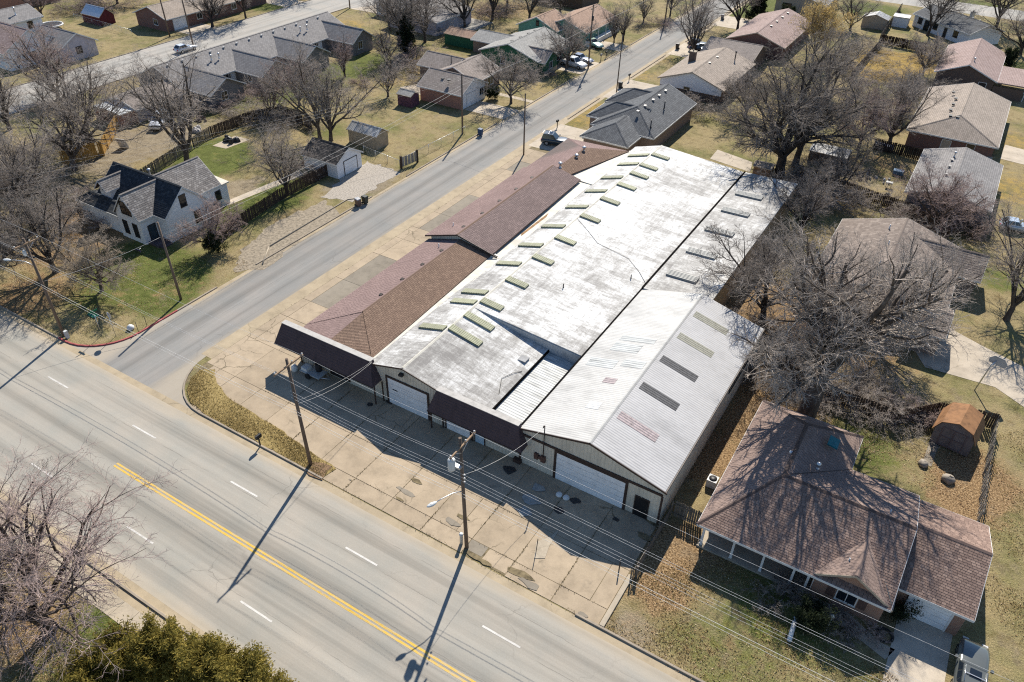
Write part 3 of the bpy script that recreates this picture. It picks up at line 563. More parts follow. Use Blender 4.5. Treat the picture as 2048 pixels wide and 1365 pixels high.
# ================================================================== the workshop
wk = thing('workshop_building', 'large cream metal-clad workshop with a stained white roof, brown shingled side roofs and overhead doors', 'workshop', (-30, 66, 0))
M_CREAM = paint('cream_metal_siding', (0.62, 0.575, 0.48), .07, 1.0, .55, stretch=(1, 1, .4), dirt=.25); M_BRN = paint('brown_metal_trim', (.055, .036, .03), .2, 3, .55)
def white_roof():
    s = NT('weathered_white_roof')
    bk = s.n('ShaderNodeTexBrick'); bk.inputs['Scale'].default_value = 1.; bk.inputs['Brick Width'].default_value = 3.3; bk.inputs['Row Height'].default_value = .95; bk.inputs['Mortar Size'].default_value = .012
    bk.inputs['Color1'].default_value = (0, 0, 0, 1); bk.inputs['Color2'].default_value = (1, 1, 1, 1); bk.inputs['Mortar'].default_value = (.35, .35, .35, 1); s.l(s.g.outputs['Position'], bk.inputs['Vector'])
    b2 = s.n('ShaderNodeTexBrick'); b2.inputs['Scale'].default_value = 1.; b2.inputs['Brick Width'].default_value = 1.1; b2.inputs['Row Height'].default_value = 4.3; b2.inputs['Mortar Size'].default_value = .01
    b2.inputs['Color1'].default_value = (0, 0, 0, 1); b2.inputs['Color2'].default_value = (1, 1, 1, 1); b2.inputs['Mortar'].default_value = (.4, .4, .4, 1); s.l(s.g.outputs['Position'], b2.inputs['Vector'])
    n1 = s.noise(0.55, (.45, 1.3, 1), 7, .72); n2 = s.noise(2.6, (.32, 1.5, 1), 8, .82); n3 = s.noise(0.14, (1, 1, 1), 4); n4 = s.noise(9, (1, 1, 1), 5, .8); n5 = s.noise(1.3, (1.8, .3, 1), 6, .75)
    v = s.math('ADD', s.math('MULTIPLY', n1, .6), s.math('MULTIPLY', n2, 1.0)); v = s.math('ADD', v, s.math('MULTIPLY', n3, .65)); v = s.math('ADD', v, s.math('MULTIPLY', n4, .7)); v = s.math('ADD', v, s.math('MULTIPLY', n5, .6))
    v = s.math('ADD', v, s.math('MULTIPLY', bk.outputs['Color'], .13)); v = s.math('ADD', v, s.math('MULTIPLY', b2.outputs['Color'], .10))
    sx = s.n('ShaderNodeSeparateXYZ'); s.l(s.g.outputs['Position'], sx.inputs[0])
    # the coating is more worn on the front end and east of the parting line
    wr = s.n('ShaderNodeMapRange'); s.l(sx.outputs[1], wr.inputs[0]); wr.inputs[1].default_value = 40; wr.inputs[2].default_value = 60; wr.inputs[3].default_value = .17; wr.inputs[4].default_value = 0.; v = s.math('ADD', v, wr.outputs[0])
    wx = s.n('ShaderNodeMapRange'); s.l(sx.outputs[0], wx.inputs[0]); wx.inputs[1].default_value = -24; wx.inputs[2].default_value = -21.5; wx.inputs[3].default_value = 0.; wx.inputs[4].default_value = .16; v = s.math('ADD', v, wx.outputs[0])
    c = s.ramp(s.math('DIVIDE', v, 3.13), [(.545, (.66, .66, .65)), (.585, (.61, .61, .59)), (.61, (.49, .48, .46)), (.655, (.33, .32, .30)), (.72, (.19, .18, .17))])
    for sc_, st_, th_ in ((1.1, (.55, 2.0, 1), .60), (1.3, (2.0, .5, 1), .615), (2.6, (.6, 1.6, 1), .62)):
        q = s.noise(sc_, st_, 5, .62); k_ = s.math('MULTIPLY', s.ramp(q, [(th_, 0.), (th_+.015, 1.)]), s.ramp(s.noise(5, (1, 1, 1), 5, .8), [(.40, .15), (.58, .85)])); c = s.mix(k_, c, (.30, .29, .27))
    c = s.mix(.4, c, s.ramp(n4, [(.3, .8), (.6, 1.)]), 'MULTIPLY'); s.bump(n4, .25, .02)
    return s.done(c, .75, 0, .3)
M_MATTE = paint('matte_black', (.012, .011, .011), .2, 3, 1.0, spec=0.0); M_WROOF = white_roof(); M_MEMB = paint('cream_membrane', (0.62, 0.585, 0.50), .1, .8, .7, dirt=.3); M_RUST = paint('rust_stain', (.30, .17, .075), .4, 2, .85)
# walls
def pent(m, pts, y0, y1): return m.extr([(p[0], y0, p[1]) for p in pts], (0, y1-y0, 0))
m = MB(); pent(m, [(-22.4, 0), (-9.95, 0), (-9.95, 3.72), (-16.25, 5.38), (-22.4, 3.78)], 39.3, 63.4); w_metal = m.build('wall', M_CREAM, wk)
m = MB(); pent(m, [(-38, 0), (-22.45, 0), (-22.45, 2.65), (-25.9, 3.05), (-34.3, 4.7), (-38, 3.62)], 39.32, 50.1); pent(m, [(-38, 0), (-22.45, 0), (-22.45, 3.8), (-34.3, 4.7), (-38, 3.62)], 50.2, 96.3); w_main = m.build('wall', M_CREAM, wk)
m = MB(); m.box(-22.3, 63.6, 0, -15.7, 96.1, 3.95); w_rear = m.build('wall', paint('tan_metal_siding', (.36, .27, .17), .12, 1, .6), wk)
m = MB(); m.box(-47.2, 39.34, 0, -38.05, 93.6, 3.05); w_west = m.build('wall', M_CREAM, wk)
m = MB(); m.extr([(-47.15, 60.75, 2.9), (-38.1, 60.75, 2.9), (-38.1, 60.75, 3.9), (-43.4, 60.75, 5.0), (-47.15, 60.75, 3.78)], (0, .2, 0)); w_gab = m.build('gable_wall', M_CREAM, wk)
def ribs(parent, side, pl, c0, c1, zf, pitch=.3, z0=.05, mat=None):
    m = MB(); n = int((c1-c0)/pitch)
    for k in range(n+1):
        c = c0+(c1-c0)*k/n; z = zf(c)
        if z > z0+.1: wbox(m, side, pl, c-.03, c+.03, 0, .028, z0, z)
    o = m.build('siding_ribs', mat or M_CREAM, parent); o['kind'] = 'stuff'
ribs(w_metal, 'S', 39.3, -22.3, -10.05, lambda c: 3.78+(c+22.4)*.26-.05 if c < -16.25 else 5.38-(c+16.25)*.2635-.05)
ribs(w_main, 'S', 39.32, -37.9, -30.9, lambda c: 3.62+(c+38)*.29-.05 if c < -34.3 else 4.7-(c+34.3)*.196-.05)
ribs(w_main, 'S', 39.32, -30.7, -22.6, lambda c: 2.7); ribs(w_west, 'S', 39.34, -47.1, -38.1, lambda c: 3.0)
ribs(w_gab, 'S', 60.75, -47.1, -38.2, lambda c: (3.78+(c+47.15)*.325 if c < -43.4 else 5.0-(c+43.4)*.2075)-.05, z0=2.95)
ribs(w_metal, 'E', -9.95, 39.5, 63.2, lambda c: 3.6, .45)
# white main roof
m = MB()
slab3(m, [(-38.15, 39.15, 3.80), (-34.3, 39.15, 4.90), (-34.3, 96.5, 4.90), (-38.15, 96.5, 3.80)], .14)
slab3(m, [(-34.3, 50.2, 4.90), (-22.55, 50.2, 3.98), (-22.55, 96.5, 3.98), (-34.3, 96.5, 4.90)], .14)
slab3(m, [(-34.3, 39.15, 4.90), (-30.55, 39.15, 4.17), (-30.55, 50.2, 4.17), (-34.3, 50.2, 4.90)], .14)
slab3(m, [(-30.55, 39.5, 4.17), (-25.9, 39.5, 3.30), (-25.9, 50.2, 3.30), (-30.55, 50.2, 4.17)], .14)
r_main = m.build('white_roof', M_WROOF, wk)
m = MB(); slab3(m, [(-22.32, 63.35, 4.12), (-15.55, 63.35, 4.30), (-15.55, 96.3, 4.30), (-22.32, 96.3, 4.12)], .16); r_rear = m.build('white_roof', M_WROOF, wk)
caps(r_main, [((-34.3, 39.2, 4.93), (-34.3, 96.5, 4.93))], M_MEMB, w_=.14)
m = MB(); m.extr([(-34.3, 50.19, 4.78), (-25.9, 50.19, 2.9), (-22.55, 50.19, 2.65), (-22.55, 50.19, 3.86)], (0, -.06, 0)); m.build('step_wall', paint('pale_metal_wall', (.46, .46, .45), .1, 1), wk)
m = MB(); m.box(-25.95, 39.5, 3.02, -25.84, 50.2, 3.32); m.build('roof_edge', M_MATTE, wk)
def corr(name, parent, p00, p10, p01, along, mat, pitch, amp, kind=None):
    """corrugated sheet: p00->p01 is the rib direction, p00->p10 crosses the ribs"""
    a, b, c = Vector(p00), Vector(p10), Vector(p01); L = (b-a).length; n = max(2, int(L/pitch)); nr = (b-a).cross(c-a).normalized()
    if nr.z < 0: nr = -nr
    vs, fs = [], []
    for i in range(n*4+1):
        t = i/(n*4); h = (0, 1, 1, 0)[i % 4]*amp
        q = a+(b-a)*t+nr*h; vs += [q, q+(c-a)]
    fs = [(2*i, 2*i+2, 2*i+3, 2*i+1) for i in range(n*4)]
    me = MB().add(vs, fs); o = me.build(name, mat, parent)
    if kind: o['kind'] = kind
    return o
M_SHEET = paint('white_metal_roofing', (0.47, 0.46, 0.435), .12, .5, .5, stretch=(.5, 1.3, 1), dirt=.3, spec=.4); M_SHEET2 = paint('dimmed_metal_roofing', (.40, .395, .395), .1, .35, .5, stretch=(.5, 1.3, 1), dirt=.2, spec=.4); M_SHEETD = paint('streaked_metal_roofing', (.47, .48, .465), .22, 1.2, .55, stretch=(.4, 2.2, 1), dirt=.5)  # east slope: same roofing made greyer, its weaker sunlight put into the colour
s1 = (5.58-3.93)/(22.55-16.25)
m = MB(); slab3(m, [(-22.5, 39.2, 3.91), (-16.25, 39.2, 5.54), (-16.25, 63.45, 5.54), (-22.5, 63.45, 3.91)], .13); slab3(m, [(-16.25, 39.2, 5.54), (-9.88, 39.2, 3.875), (-9.88, 63.45, 3.875), (-16.25, 63.45, 5.54)], .13); r_metal = m.build('metal_roof', M_SHEET, wk)
corr('roof_sheeting', r_metal, (-22.5, 39.2, 3.93), (-22.5, 63.45, 3.93), (-16.25, 39.2, 5.56), 'x', M_SHEET, .25, .009); corr('roof_sheeting', r_metal, (-9.88, 39.2, 3.894), (-9.88, 63.45, 3.894), (-16.25, 39.2, 5.56), 'x', M_SHEET2, .25, .011)
caps(r_metal, [((-16.25, 39.15, 5.6), (-16.25, 63.5, 5.6))], M_SHEET, w_=.13)
m = MB(); slab3(m, [(-25.85, 39.55, 3.02), (-22.52, 39.55, 2.78), (-22.52, 50.15, 2.78), (-25.85, 50.15, 3.02)], .12); r_lean = m.build('lean_to_roof', M_SHEETD, wk)
corr('roof_sheeting', r_lean, (-25.85, 39.55, 3.04), (-25.85, 50.15, 3.04), (-22.52, 39.55, 2.80), 'x', M_SHEETD, .3, .02)
m = MB(); m.box(-22.57, 39.6, 2.6, -22.43, 63.4, 4.02); m.build('valley_dark_strip', M_MATTE, wk); m = MB(); m.box(-22.56, 63.42, 3.85, -22.34, 96.45, 4.15); m.build('valley_dark_strip', M_MATTE, wk)  # raised black strips painting the dark gap and its shadow between roofs
m = MB(); m.box(-9.885, 39.15, 3.70, -9.78, 63.45, 3.86); m.build('eave_gutter', M_BRN, wk)
def zr(x): return 5.56-(x+16.25)*(1.666/6.37)+.012
M_SKD = paint('dark_fibreglass', (.075, .075, .08), .3, 4, .5); M_SKO = paint('olive_fibreglass', (.27, .265, .215), .2, 4, .5); M_SKP = paint('sun_bleached_fibreglass', (.36, .30, .30), .3, 4, .6)
for yc, mt in ((43.4, M_SKP), (47.7, M_SKD), (52.0, M_SKD), (56.0, M_SKO), (60.0, M_SKO)):
    corr('skylight', r_metal, (-12.4, yc-.5, zr(-12.4)), (-12.4, yc+.5, zr(-12.4)), (-15.8, yc-.5, zr(-15.8)), 'x', mt, .25, .022)
def zl(x): return 5.56+(x+16.25)*(1.63/6.25)+.012
for x0, x1, y0, y1, mt in ((-19.0, -17.9, 46.9, 47.7, M_SKP), (-18.7, -17.6, 43.2, 44.2, M_TRIMW), (-20.6, -18.0, 51.8, 53.2, M_SHEETD), (-21.6, -19.0, 49.0, 50.4, M_SHEETD), (-18.6, -16.6, 49.6, 50.8, M_SHEETD), (-20.5, -17.2, 53.6, 54.5, M_SHEETD)):
    corr('roof_patch', r_metal, (x0, y0, zl(x0)), (x0, y1, zl(x0)), (x1, y0, zl(x1)), 'x', mt, .25, .022)
# raised ribbed skylights on the white roof
M_SKY = paint('yellow_green_fibreglass', (0.29, 0.295, 0.19), .16, 2.5, .6, objvar=.2); M_SKG = paint('grey_fibreglass', (.27, .275, .26), .14, 2, .5, objvar=.15)
def sky_panel(parent, x0, z0, x1, z1, yc, wd, mat, cross, h=.16):
    m = MB(); y0, y1 = yc-wd/2, yc+wd/2; slab3(m, [(x0, y0, z0+h), (x1, y0, z1+h), (x1, y1, z1+h), (x0, y1, z0+h)], h+.06); o = m.build('skylight', mat, parent)
    if cross: corr('skylight_ribs', o, (x0, y0, z0+h+.003), (x1, y0, z1+h+.003), (x0, y1, z0+h+.003), 'y', mat, .2, .03)
    else: corr('skylight_ribs', o, (x0, y0, z0+h+.003), (x0, y1, z0+h+.003), (x1, y0, z1+h+.003), 'x', mat, .22, .04)
def zwl(x): return 4.90+(x+34.3)*(1.10/3.85)
def zwr(x, y): return 4.90-(x+34.3)*(0.195 if y < 50.2 else .0783)
for yc in (45.9, 51.0, 53.0, 59.4, 64.0, 69.0, 74.8, 79.8, 84.3, 89.2, 92.6): sky_panel(r_main, -37.4+rnd.uniform(-.05, .05), zwl(-37.4), -34.6, zwl(-34.6), yc+rnd.uniform(-.05, .05), .78, M_SKY, True)
for yc, xe in ((46.3, -30.9), (48.8, -31.2), (51.55, -31.9), (56.2, -31.9), (61.5, -31.9), (66.4, -31.85), (72.4, -31.85), (77.6, -31.85), (82.3, -31.85), (86.1, -31.85), (89.1, -31.85), (93.0, -31.85)): sky_panel(r_main, -34.25, zwr(-34.25, yc), xe, zwr(xe, yc), yc, .8, M_SKY, True)
for yc in (67.4, 73.0, 78.8, 84.4, 89.6): sky_panel(r_rear, -21.35, 4.145, -18.1, 4.232, yc, 1.15, M_SKG, False)
for x, y in ((-29.0, 58.5), (-24.2, 64.4)): vent_pipe(r_main, x, y, zwr(x, y), .45, .05, M_DARKM)
m = MB(); m.box(-27.4, 47.0, 3.52, -26.6, 47.8, 3.64); m.build('roof_hatch', paint('grey_hatch', (.3, .3, .3), .15), r_main)
m = MB(); m.tube([(-34.2, 71.4, 4.95), (-32, 69.8, 4.76), (-30, 68.2, 4.6), (-28, 67.9, 4.46), (-26, 67.6, 4.3), (-24, 66.0, 4.14), (-22.7, 64.6, 4.03)], .02, 5); m.build('roof_cable', M_DARKM, r_main)
m = MB(); m.tube([(-26.4, 42.3, 3.45), (-27.2, 44, 3.6), (-26.8, 45.2, 3.54), (-26.3, 46, 3.42)], .025, 5); m.build('roof_cable', M_DARKM, r_main)
# brown shingled west roofs
SH_P = shingle('sunlit_mauve_shingles', (.255, .18, .165), (.31, .22, .20)); SH_B = shingle('brown_shingles', (.20, .135, .10), (.27, .185, .135)); M_UND = paint('roof_underlay', (.09, .06, .05), .2)  # west slopes take a lighter mauve tone, their sunlight put into the colour
def zfe(x): return 4.55-(x+43.0)*(.85/4.6)
Pk = (-43.0, 44.2, 4.55)
wf_w = [[(-47.45, 41.0, 3.25), Pk, (-43.0, 60.7, 4.55), (-47.45, 60.7, 3.25)]]; wf_e = [[Pk, (-38.4, 39.9, 3.70), (-39.1, 60.7, 3.83), (-43.0, 60.7, 4.55)]]
lo_w = [[(-47.45, 39.3, 3.05), (-43.1, 39.3, 3.98), (-43.0, 44.18, 4.50), (-47.45, 41.05, 3.18)]]; lo_e = [[(-43.1, 39.3, 3.98), (-38.35, 39.85, 3.62), (-43.0, 44.18, 4.50)]]
def shroof(polys, sh, seed, name='shingle_roof', th=.15):
    m = MB()
    for p in polys: slab3(m, p, th)
    o = m.build(name, M_UND, wk); tabs('shingles', o, [[(q[0], q[1], q[2]+.006) for q in p] for p in polys], sh, .34, .20, .022, seed); return o
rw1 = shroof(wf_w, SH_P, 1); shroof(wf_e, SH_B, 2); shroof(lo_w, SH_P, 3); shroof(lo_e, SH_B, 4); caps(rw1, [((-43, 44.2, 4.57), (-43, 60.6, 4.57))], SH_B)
re_w = [[(-47.75, 60.4, 3.75), (-43.3, 60.4, 5.2), (-43.3, 82.0, 5.2), (-47.75, 82.0, 3.75)]]; re_e = [[(-43.3, 60.4, 5.2), (-38.75, 60.4, 4.19), (-39.2, 81.9, 4.29), (-43.3, 82.0, 5.2)]]
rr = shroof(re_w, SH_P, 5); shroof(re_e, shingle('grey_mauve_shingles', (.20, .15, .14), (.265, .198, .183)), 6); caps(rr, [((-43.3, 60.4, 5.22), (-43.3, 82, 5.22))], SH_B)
hp = [[(-47.5, 82.0, 3.7), (-42.9, 82.0, 4.85), (-42.7, 89.7, 4.85), (-47.5, 94.0, 3.7)], [(-47.5, 94.0, 3.7), (-42.7, 89.7, 4.85), (-38.0, 94.0, 4.05)]]; he = [[(-42.9, 82.0, 4.85), (-41.0, 82.0, 4.4), (-38.0, 94.0, 4.05), (-42.7, 89.7, 4.85)]]
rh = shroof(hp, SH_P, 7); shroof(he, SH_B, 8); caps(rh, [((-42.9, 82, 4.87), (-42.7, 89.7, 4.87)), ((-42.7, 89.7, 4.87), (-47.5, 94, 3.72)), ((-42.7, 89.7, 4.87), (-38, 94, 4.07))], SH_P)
m = MB()
for p in ([(-38.7, 39.6, 3.62), (-37.75, 39.6, 3.90), (-37.75, 60.5, 3.92), (-39.6, 60.5, 3.66)], [(-39.6, 60.5, 3.78), (-37.75, 60.5, 3.925), (-37.75, 82.0, 3.94), (-40.0, 82.0, 3.98)], [(-41.3, 82.0, 4.16), (-37.5, 82.0, 4.02), (-37.5, 94.5, 4.0), (-38.2, 94.5, 3.9)]): slab3(m, p, .1)
m.build('membrane_gutter', M_MEMB, wk); m = MB(); m.add([(-38.75, 66.5, 3.862), (-38.45, 66.0, 3.883), (-38.3, 71.5, 3.90), (-38.6, 72.6, 3.884)], [(0, 1, 2, 3)]); m.build('rust_stain', M_RUST, wk)
m = MB(); m.add([(-47.6, 60.42, 3.62), (-43.3, 60.42, 5.04), (-43.3, 60.42, 5.22), (-47.75, 60.42, 3.78), (-38.2, 60.42, 3.88), (-38.1, 60.42, 4.07)], [(0, 1, 2, 3), (1, 4, 5, 2)]); m.extr([(-47.75, 60.36, 3.6), (-43.3, 60.36, 5.05), (-43.3, 60.36, 5.22), (-47.75, 60.36, 3.77)], (0, .04, 0)); m.extr([(-43.3, 60.36, 5.05), (-38.1, 60.36, 3.9), (-38.1, 60.36, 4.07), (-43.3, 60.36, 5.22)], (0, .04, 0)); m.build('gable_trim', M_BRN, wk)
for y in (47.5, 50.9, 54.3, 57.7): roof_vent(rw1, -43.5, y, 4.40, M_TRIMD, .15)
for y in (62.5, 66.3, 70, 73.8, 77.6): roof_vent(rr, -43.9, y, 4.98, M_TRIMD, .15)
for x, y, z, h in ((-42.6, 82.6, 4.8, .75), (-42.3, 86.6, 4.75, .5), (-42.4, 88.9, 4.75, .75)): vent_pipe(rh, x, y, z, h, .14, M_GALV, True)
vent_pipe(rw1, -44.5, 58.6, 4.1, .5, .05, M_TRIMW); vent_pipe(rr, -45.6, 62.9, 4.45, .4, .05, M_TRIMW)
# mansard awnings on the front
M_MANS = paint('dark_brown_mansard', (.078, .054, .058), .1, 2.0, .75, .15, stretch=(1.2, 1, .3))
def mansard(xb0, xb1, xt0, xt1, yb, zt, zb=2.3):
    m = MB(); vs = [(xb0, yb, zb), (xb1, yb, zb), (xb1, 39.28, zb), (xb0, 39.28, zb), (xt0, 39.02, zt), (xt1, 39.02, zt), (xt1, 39.45, zt), (xt0, 39.45, zt)]
    m.add(vs, [(0, 1, 5, 4), (1, 2, 6, 5), (3, 0, 4, 7), (2, 3, 7, 6), (0, 3, 2, 1), (4, 5, 6, 7)]); o = m.build('mansard_awning', M_MANS, wk)
    for k in range(8):
        t0 = (k+.5)/8
        q = MB(); L = lambda a, b: a+(b-a)*t0; y = L(yb, 39.02)-.01; z = L(zb, zt); q.add([(L(xb0, xt0), y, z-.01), (L(xb1, xt1), y, z-.01), (L(xb1, xt1), y-.008, z+.002), (L(xb0, xt0), y-.008, z+.002), (L(xb0, xt0), y+.02, z+.03), (L(xb1, xt1), y+.02, z+.03)], [(0, 1, 2, 3), (3, 2, 5, 4)]); q.build('lap_seam', M_MANS, o)
    c = MB(); c.box(xt0-.03, 38.98, zt, xt1+.03, 39.56, zt+.06); c.build('cap_flashing', paint('grey_flashing', (.42, .40, .37), .12, 2), o)
    c = MB(); c.box(xb0-.02, yb-.03, zb-.06, xb1+.02, yb+.04, zb+.02); c.build('drip_edge', M_BRN, o)
mansard(-48.9, -36.9, -48.5, -37.8, 38.0, 4.2); mansard(-31.1, -21.7, -30.6, -22.5, 38.2, 4.25)
# front openings and trim
garage_door(wk, 'S', 39.29, -36.2, -31.85, 2.95, M_BRN, M_DOORW, 5, .2, slit=(-35.7, -35.15, 1.75, 1.87)); garage_door(wk, 'S', 39.29, -29.85, -27.4, 2.2, M_BRN, M_DOORW, 4, .14); garage_door(wk, 'S', 39.27, -19.0, -13.0, 2.95, M_BRN, M_DOORW, 5, .22)
door(wk, 'S', 39.29, -26.4, .92, 2.05, M_TRIMD, paint('pale_blue_door', (.42, .55, .64), .08)); door(wk, 'S', 39.27, -11.5, 1.05, 2.1, M_TRIMD, paint('black_door', (.012, .012, .013), .2))
window(wk, 'S', 39.31, -42.1, .35, 2.3, 1.5, M_TRIMD, 2)
m = MB(); wbox(m, 'S', 39.27, -22.35, -10.0, 0, .07, 3.22, 3.44); m.build('belt_trim', M_BRN, wk)
for x in (-22.38, -10.02): m = MB(); wbox(m, 'S', 39.27, x-.08, x+.08, 0, .06, .02, 3.2); m.build('corner_trim', M_BRN, wk)
m = MB(); m.extr([(-22.55, 39.12, 3.78), (-16.25, 39.12, 5.40), (-16.25, 39.12, 5.58), (-22.55, 39.12, 3.94)], (0, .06, 0)); m.extr([(-16.25, 39.12, 5.40), (-9.7, 39.12, 3.70), (-9.7, 39.12, 3.87), (-16.25, 39.12, 5.58)], (0, .06, 0)); m.build('rake_trim', M_BRN, wk)
m = MB(); m.extr([(-38.1, 39.08, 3.70), (-34.3, 39.08, 4.78), (-34.3, 39.08, 4.92), (-38.1, 39.08, 3.83)], (0, .05, 0)); m.extr([(-34.3, 39.08, 4.78), (-30.6, 39.08, 4.06), (-30.6, 39.08, 4.19), (-34.3, 39.08, 4.92)], (0, .05, 0)); m.build('rake_trim', M_BRN, wk)
for x, y in ((-37.05, 38.35), (-36.75, 39.1), (-31.0, 38.6), (-30.2, 39.2), (-27.1, 39.2), (-46.9, 39.2)): m = MB(); m.box(x-.05, y-.05, .03, x+.05, y+.05, 2.3); m.build('downspout' if y > 39 else 'awning_post', M_BRN, wk)
m = MB(); m.box(-21.0, 39.08, 1.35, -20.65, 39.3, 1.95); m.box(-20.6, 39.1, 1.5, -20.4, 39.3, 1.8); m.box(-20.38, 39.08, 1.3, -19.98, 39.3, 1.95); m.build('meter_boxes', paint('rusty_brown_box', (.12, .065, .05), .25, 5), wk)
m = MB(); m.tube([(-20.15, 39.1, 1.9), (-20.15, 39.1, 5.4)], .045, 8); m.tube([(-20.15, 39.1, 5.4), (-20.15, 38.95, 5.52), (-20.15, 38.85, 5.4)], .05, 8); m.build('service_mast', M_BRN, wk)
m = MB(); m.box(-34.65, 38.95, 4.02, -34.25, 39.32, 4.22); m.build('wall_lamp', M_DARKM, wk); m = MB(); m.box(-22.9, 38.95, .03, -22.2, 39.3, .42); m.build('wall_box', M_BRN, wk)
window(wk, 'E', -9.95, 57.0, 2.6, 5.5, .7, M_TRIMD, 4)
# ================================================================== houses
M_INS0 = paint('pale_vent', (.5, .49, .47), .15, 4)
def rmat(tag_, c1, c2): return {a: brickmat('roof_'+tag_+'_'+a, c1, c2, sc3(c1, .55), .45, .26, a, bump=.35, msize=.02, wear=.25) for a in ('x', 'y')}
R_GREY = rmat('grey', (0.244, 0.232, 0.226), (0.329, 0.311, 0.299)); R_TAUPE = rmat('taupe', (0.287, 0.244, 0.213), (0.378, 0.323, 0.287)); R_TAN = rmat('tan', (0.329, 0.275, 0.226), (0.439, 0.366, 0.305)); R_DGREY = rmat('slate', (.105, .11, .118), (.165, .172, .18))
R_PINK = rmat('rose', (0.329, 0.238, 0.213), (0.427, 0.323, 0.293)); R_BROWN = rmat('warm_brown', (0.366, 0.244, 0.177), (0.451, 0.311, 0.232)); R_LGREY = rmat('pale_grey', (0.329, 0.323, 0.305), (0.427, 0.415, 0.390)); R_BLACK = rmat('charcoal', (.04, .045, .05), (.085, .09, .095))
B_RED = brickmat('red_brick', (.17, .065, .05), (.23, .095, .07), (.22, .19, .17), .21, .075); B_ORANGE = brickmat('orange_brick', (.36, .17, .105), (.25, .105, .065), (.38, .31, .25), .21, .075); B_TAN = brickmat('tan_brick', (.30, .20, .15), (.22, .14, .11), (.3, .27, .23), .21, .075); B_DARK = brickmat('dark_brick', (.11, .07, .055), (.16, .10, .075), (.16, .14, .12), .21, .075)
S_GREY = paint('grey_siding', (.20, .19, .19), .08, 1.5, .75, stretch=(1, 1, 5)); S_GREEN = paint('dark_green_siding', (.022, .115, .062), .1, 1.5, .7, stretch=(1, 1, 5)); S_TEAL = paint('teal_siding', (.155, .33, .26), .08, 1.5, .7, stretch=(1, 1, 5)); S_TAN = paint('tan_siding', (.42, .35, .27), .08, 1.5, .75, stretch=(1, 1, 5)); S_LAV = paint('pale_lilac_siding', (.45, .42, .46), .08, 1.5, .75); S_PINK = paint('salmon_siding', (.36, .19, .14), .1, 1.5, .75, stretch=(1, 1, 5))
def house(name, label, cat, blocks, group='houses around the workshop', center=None):
    b0 = blocks[0]; c = center or ((b0[1]+b0[2])/2, (b0[3]+b0[4])/2, 0); h = thing(name, label, cat, c, group); out = []
    for k, b in enumerate(blocks):
        typ, x0, x1, y0, y1, ez, rz, ax, wm, rm = b[:10]; o = b[10] if len(b) > 10 else {}
        over = o.get('over', .45); go = o.get('gover', .35); trim = o.get('trim', M_TRIMW)
        wx = o.get('walls', (x0, x1, y0, y1))
        if wm is not None: w_ = wall_block(h, wx[0]+.002*k, wx[1]-.002*k, wx[2]+.002*k, wx[3]-.002*k, ez, rz if typ == 'g' and 'walls' not in o else None, ax, wm)
        pl = gable_polys(x0, x1, y0, y1, ez, rz, ax, over, go) if typ == 'g' else hip_polys(x0, x1, y0, y1, ez, rz, ax, over, o.get('inset'), o.get('ends', (True, True)))
        pl = [[(q[0], q[1], q[2]-.003*k) for q in p] for p in pl]
        out.append(roof(h, pl, rm[ax] if isinstance(rm, dict) else rm, trim, o.get('th', .16), o.get('sh'), seed=k+3, tw=o.get('tw', .36), thh=o.get('thh', .24)))
    return h, out
def rz_at(b, x, y):
    typ, x0, x1, y0, y1, ez, rz, ax = b[:8]
    return rz-(rz-ez)*(abs(x-(x0+x1)/2)/((x1-x0)/2) if ax == 'y' else abs(y-(y0+y1)/2)/((y1-y0)/2))
# ---- the brick ranch house in the near right corner
SH_N = shingle('brown_blend_shingles', (.22, .152, .125), (.36, .255, .205)); SH_N2 = shingle('rosy_shingles', (.26, .19, .16), (.34, .25, .21))
Gr = ('g', 6.42, 10.9, 41.3, 49.7, 2.75, 4.45, 'x', B_ORANGE, M_UND, {'sh': SH_N, 'over': .4, 'gover': .35, 'tw': .29, 'thh': .19})
Fg = ('g', 1.45, 6.15, 39.25, 43.4, 2.8, 4.25, 'y', B_ORANGE, M_UND, {'sh': SH_N2, 'over': .38, 'gover': .38, 'trim': M_TRIMT, 'tw': .29, 'thh': .19})
nh, nr_ = house('brick_house', 'brick ranch house with brown shingle roof, front porch and attached garage', 'house', [Gr, Fg], center=(2, 45, 0))
E0, R0 = 2.67, 5.0
ns = [[(-7, 38.7, E0), (6.42, 38.7, E0), (6.42, 44.5, R0), (-2.8, 44.5, R0)]]; nw_ = [[(-7, 38.7, E0), (-2.8, 44.5, R0), (-2.8, 51.0, R0), (-7, 54.8, E0)], [(-7, 54.8, E0), (-2.8, 51.0, R0), (1.4, 54.8, E0)], [(-2.8, 44.5, R0), (1.4, 50.4, E0), (1.4, 54.8, E0), (-2.8, 51.0, R0)], [(-2.8, 44.5, R0), (6.42, 44.5, R0), (6.42, 50.4, E0), (1.4, 50.4, E0)]]
r0_ = roof(nh, ns+nw_, M_UND, M_TRIMW, .16, None)
tabs('shingles', r0_, [[(q[0], q[1], q[2]+.006) for q in p] for p in ns], SH_N, .29, .19, .022, 31); tabs('shingles', r0_, [[(q[0], q[1], q[2]+.006) for q in p] for p in nw_], SH_N2, .29, .19, .02, 32)
nr_ = [r0_, r0_]+nr_; MB().box(-6.55, 44.4, 0, 1.0, 54.3, 2.6).build('wall', B_ORANGE, nh)
m = MB(); m.box(-6.4, 40.7, 0, 6.3, 49.9, 2.72); m.build('wall', B_ORANGE, nh)
m = MB(); m.box(-6.75, 39.0, 0, 1.4, 40.7, .14); m.build('porch_floor', M_WALK, nh)
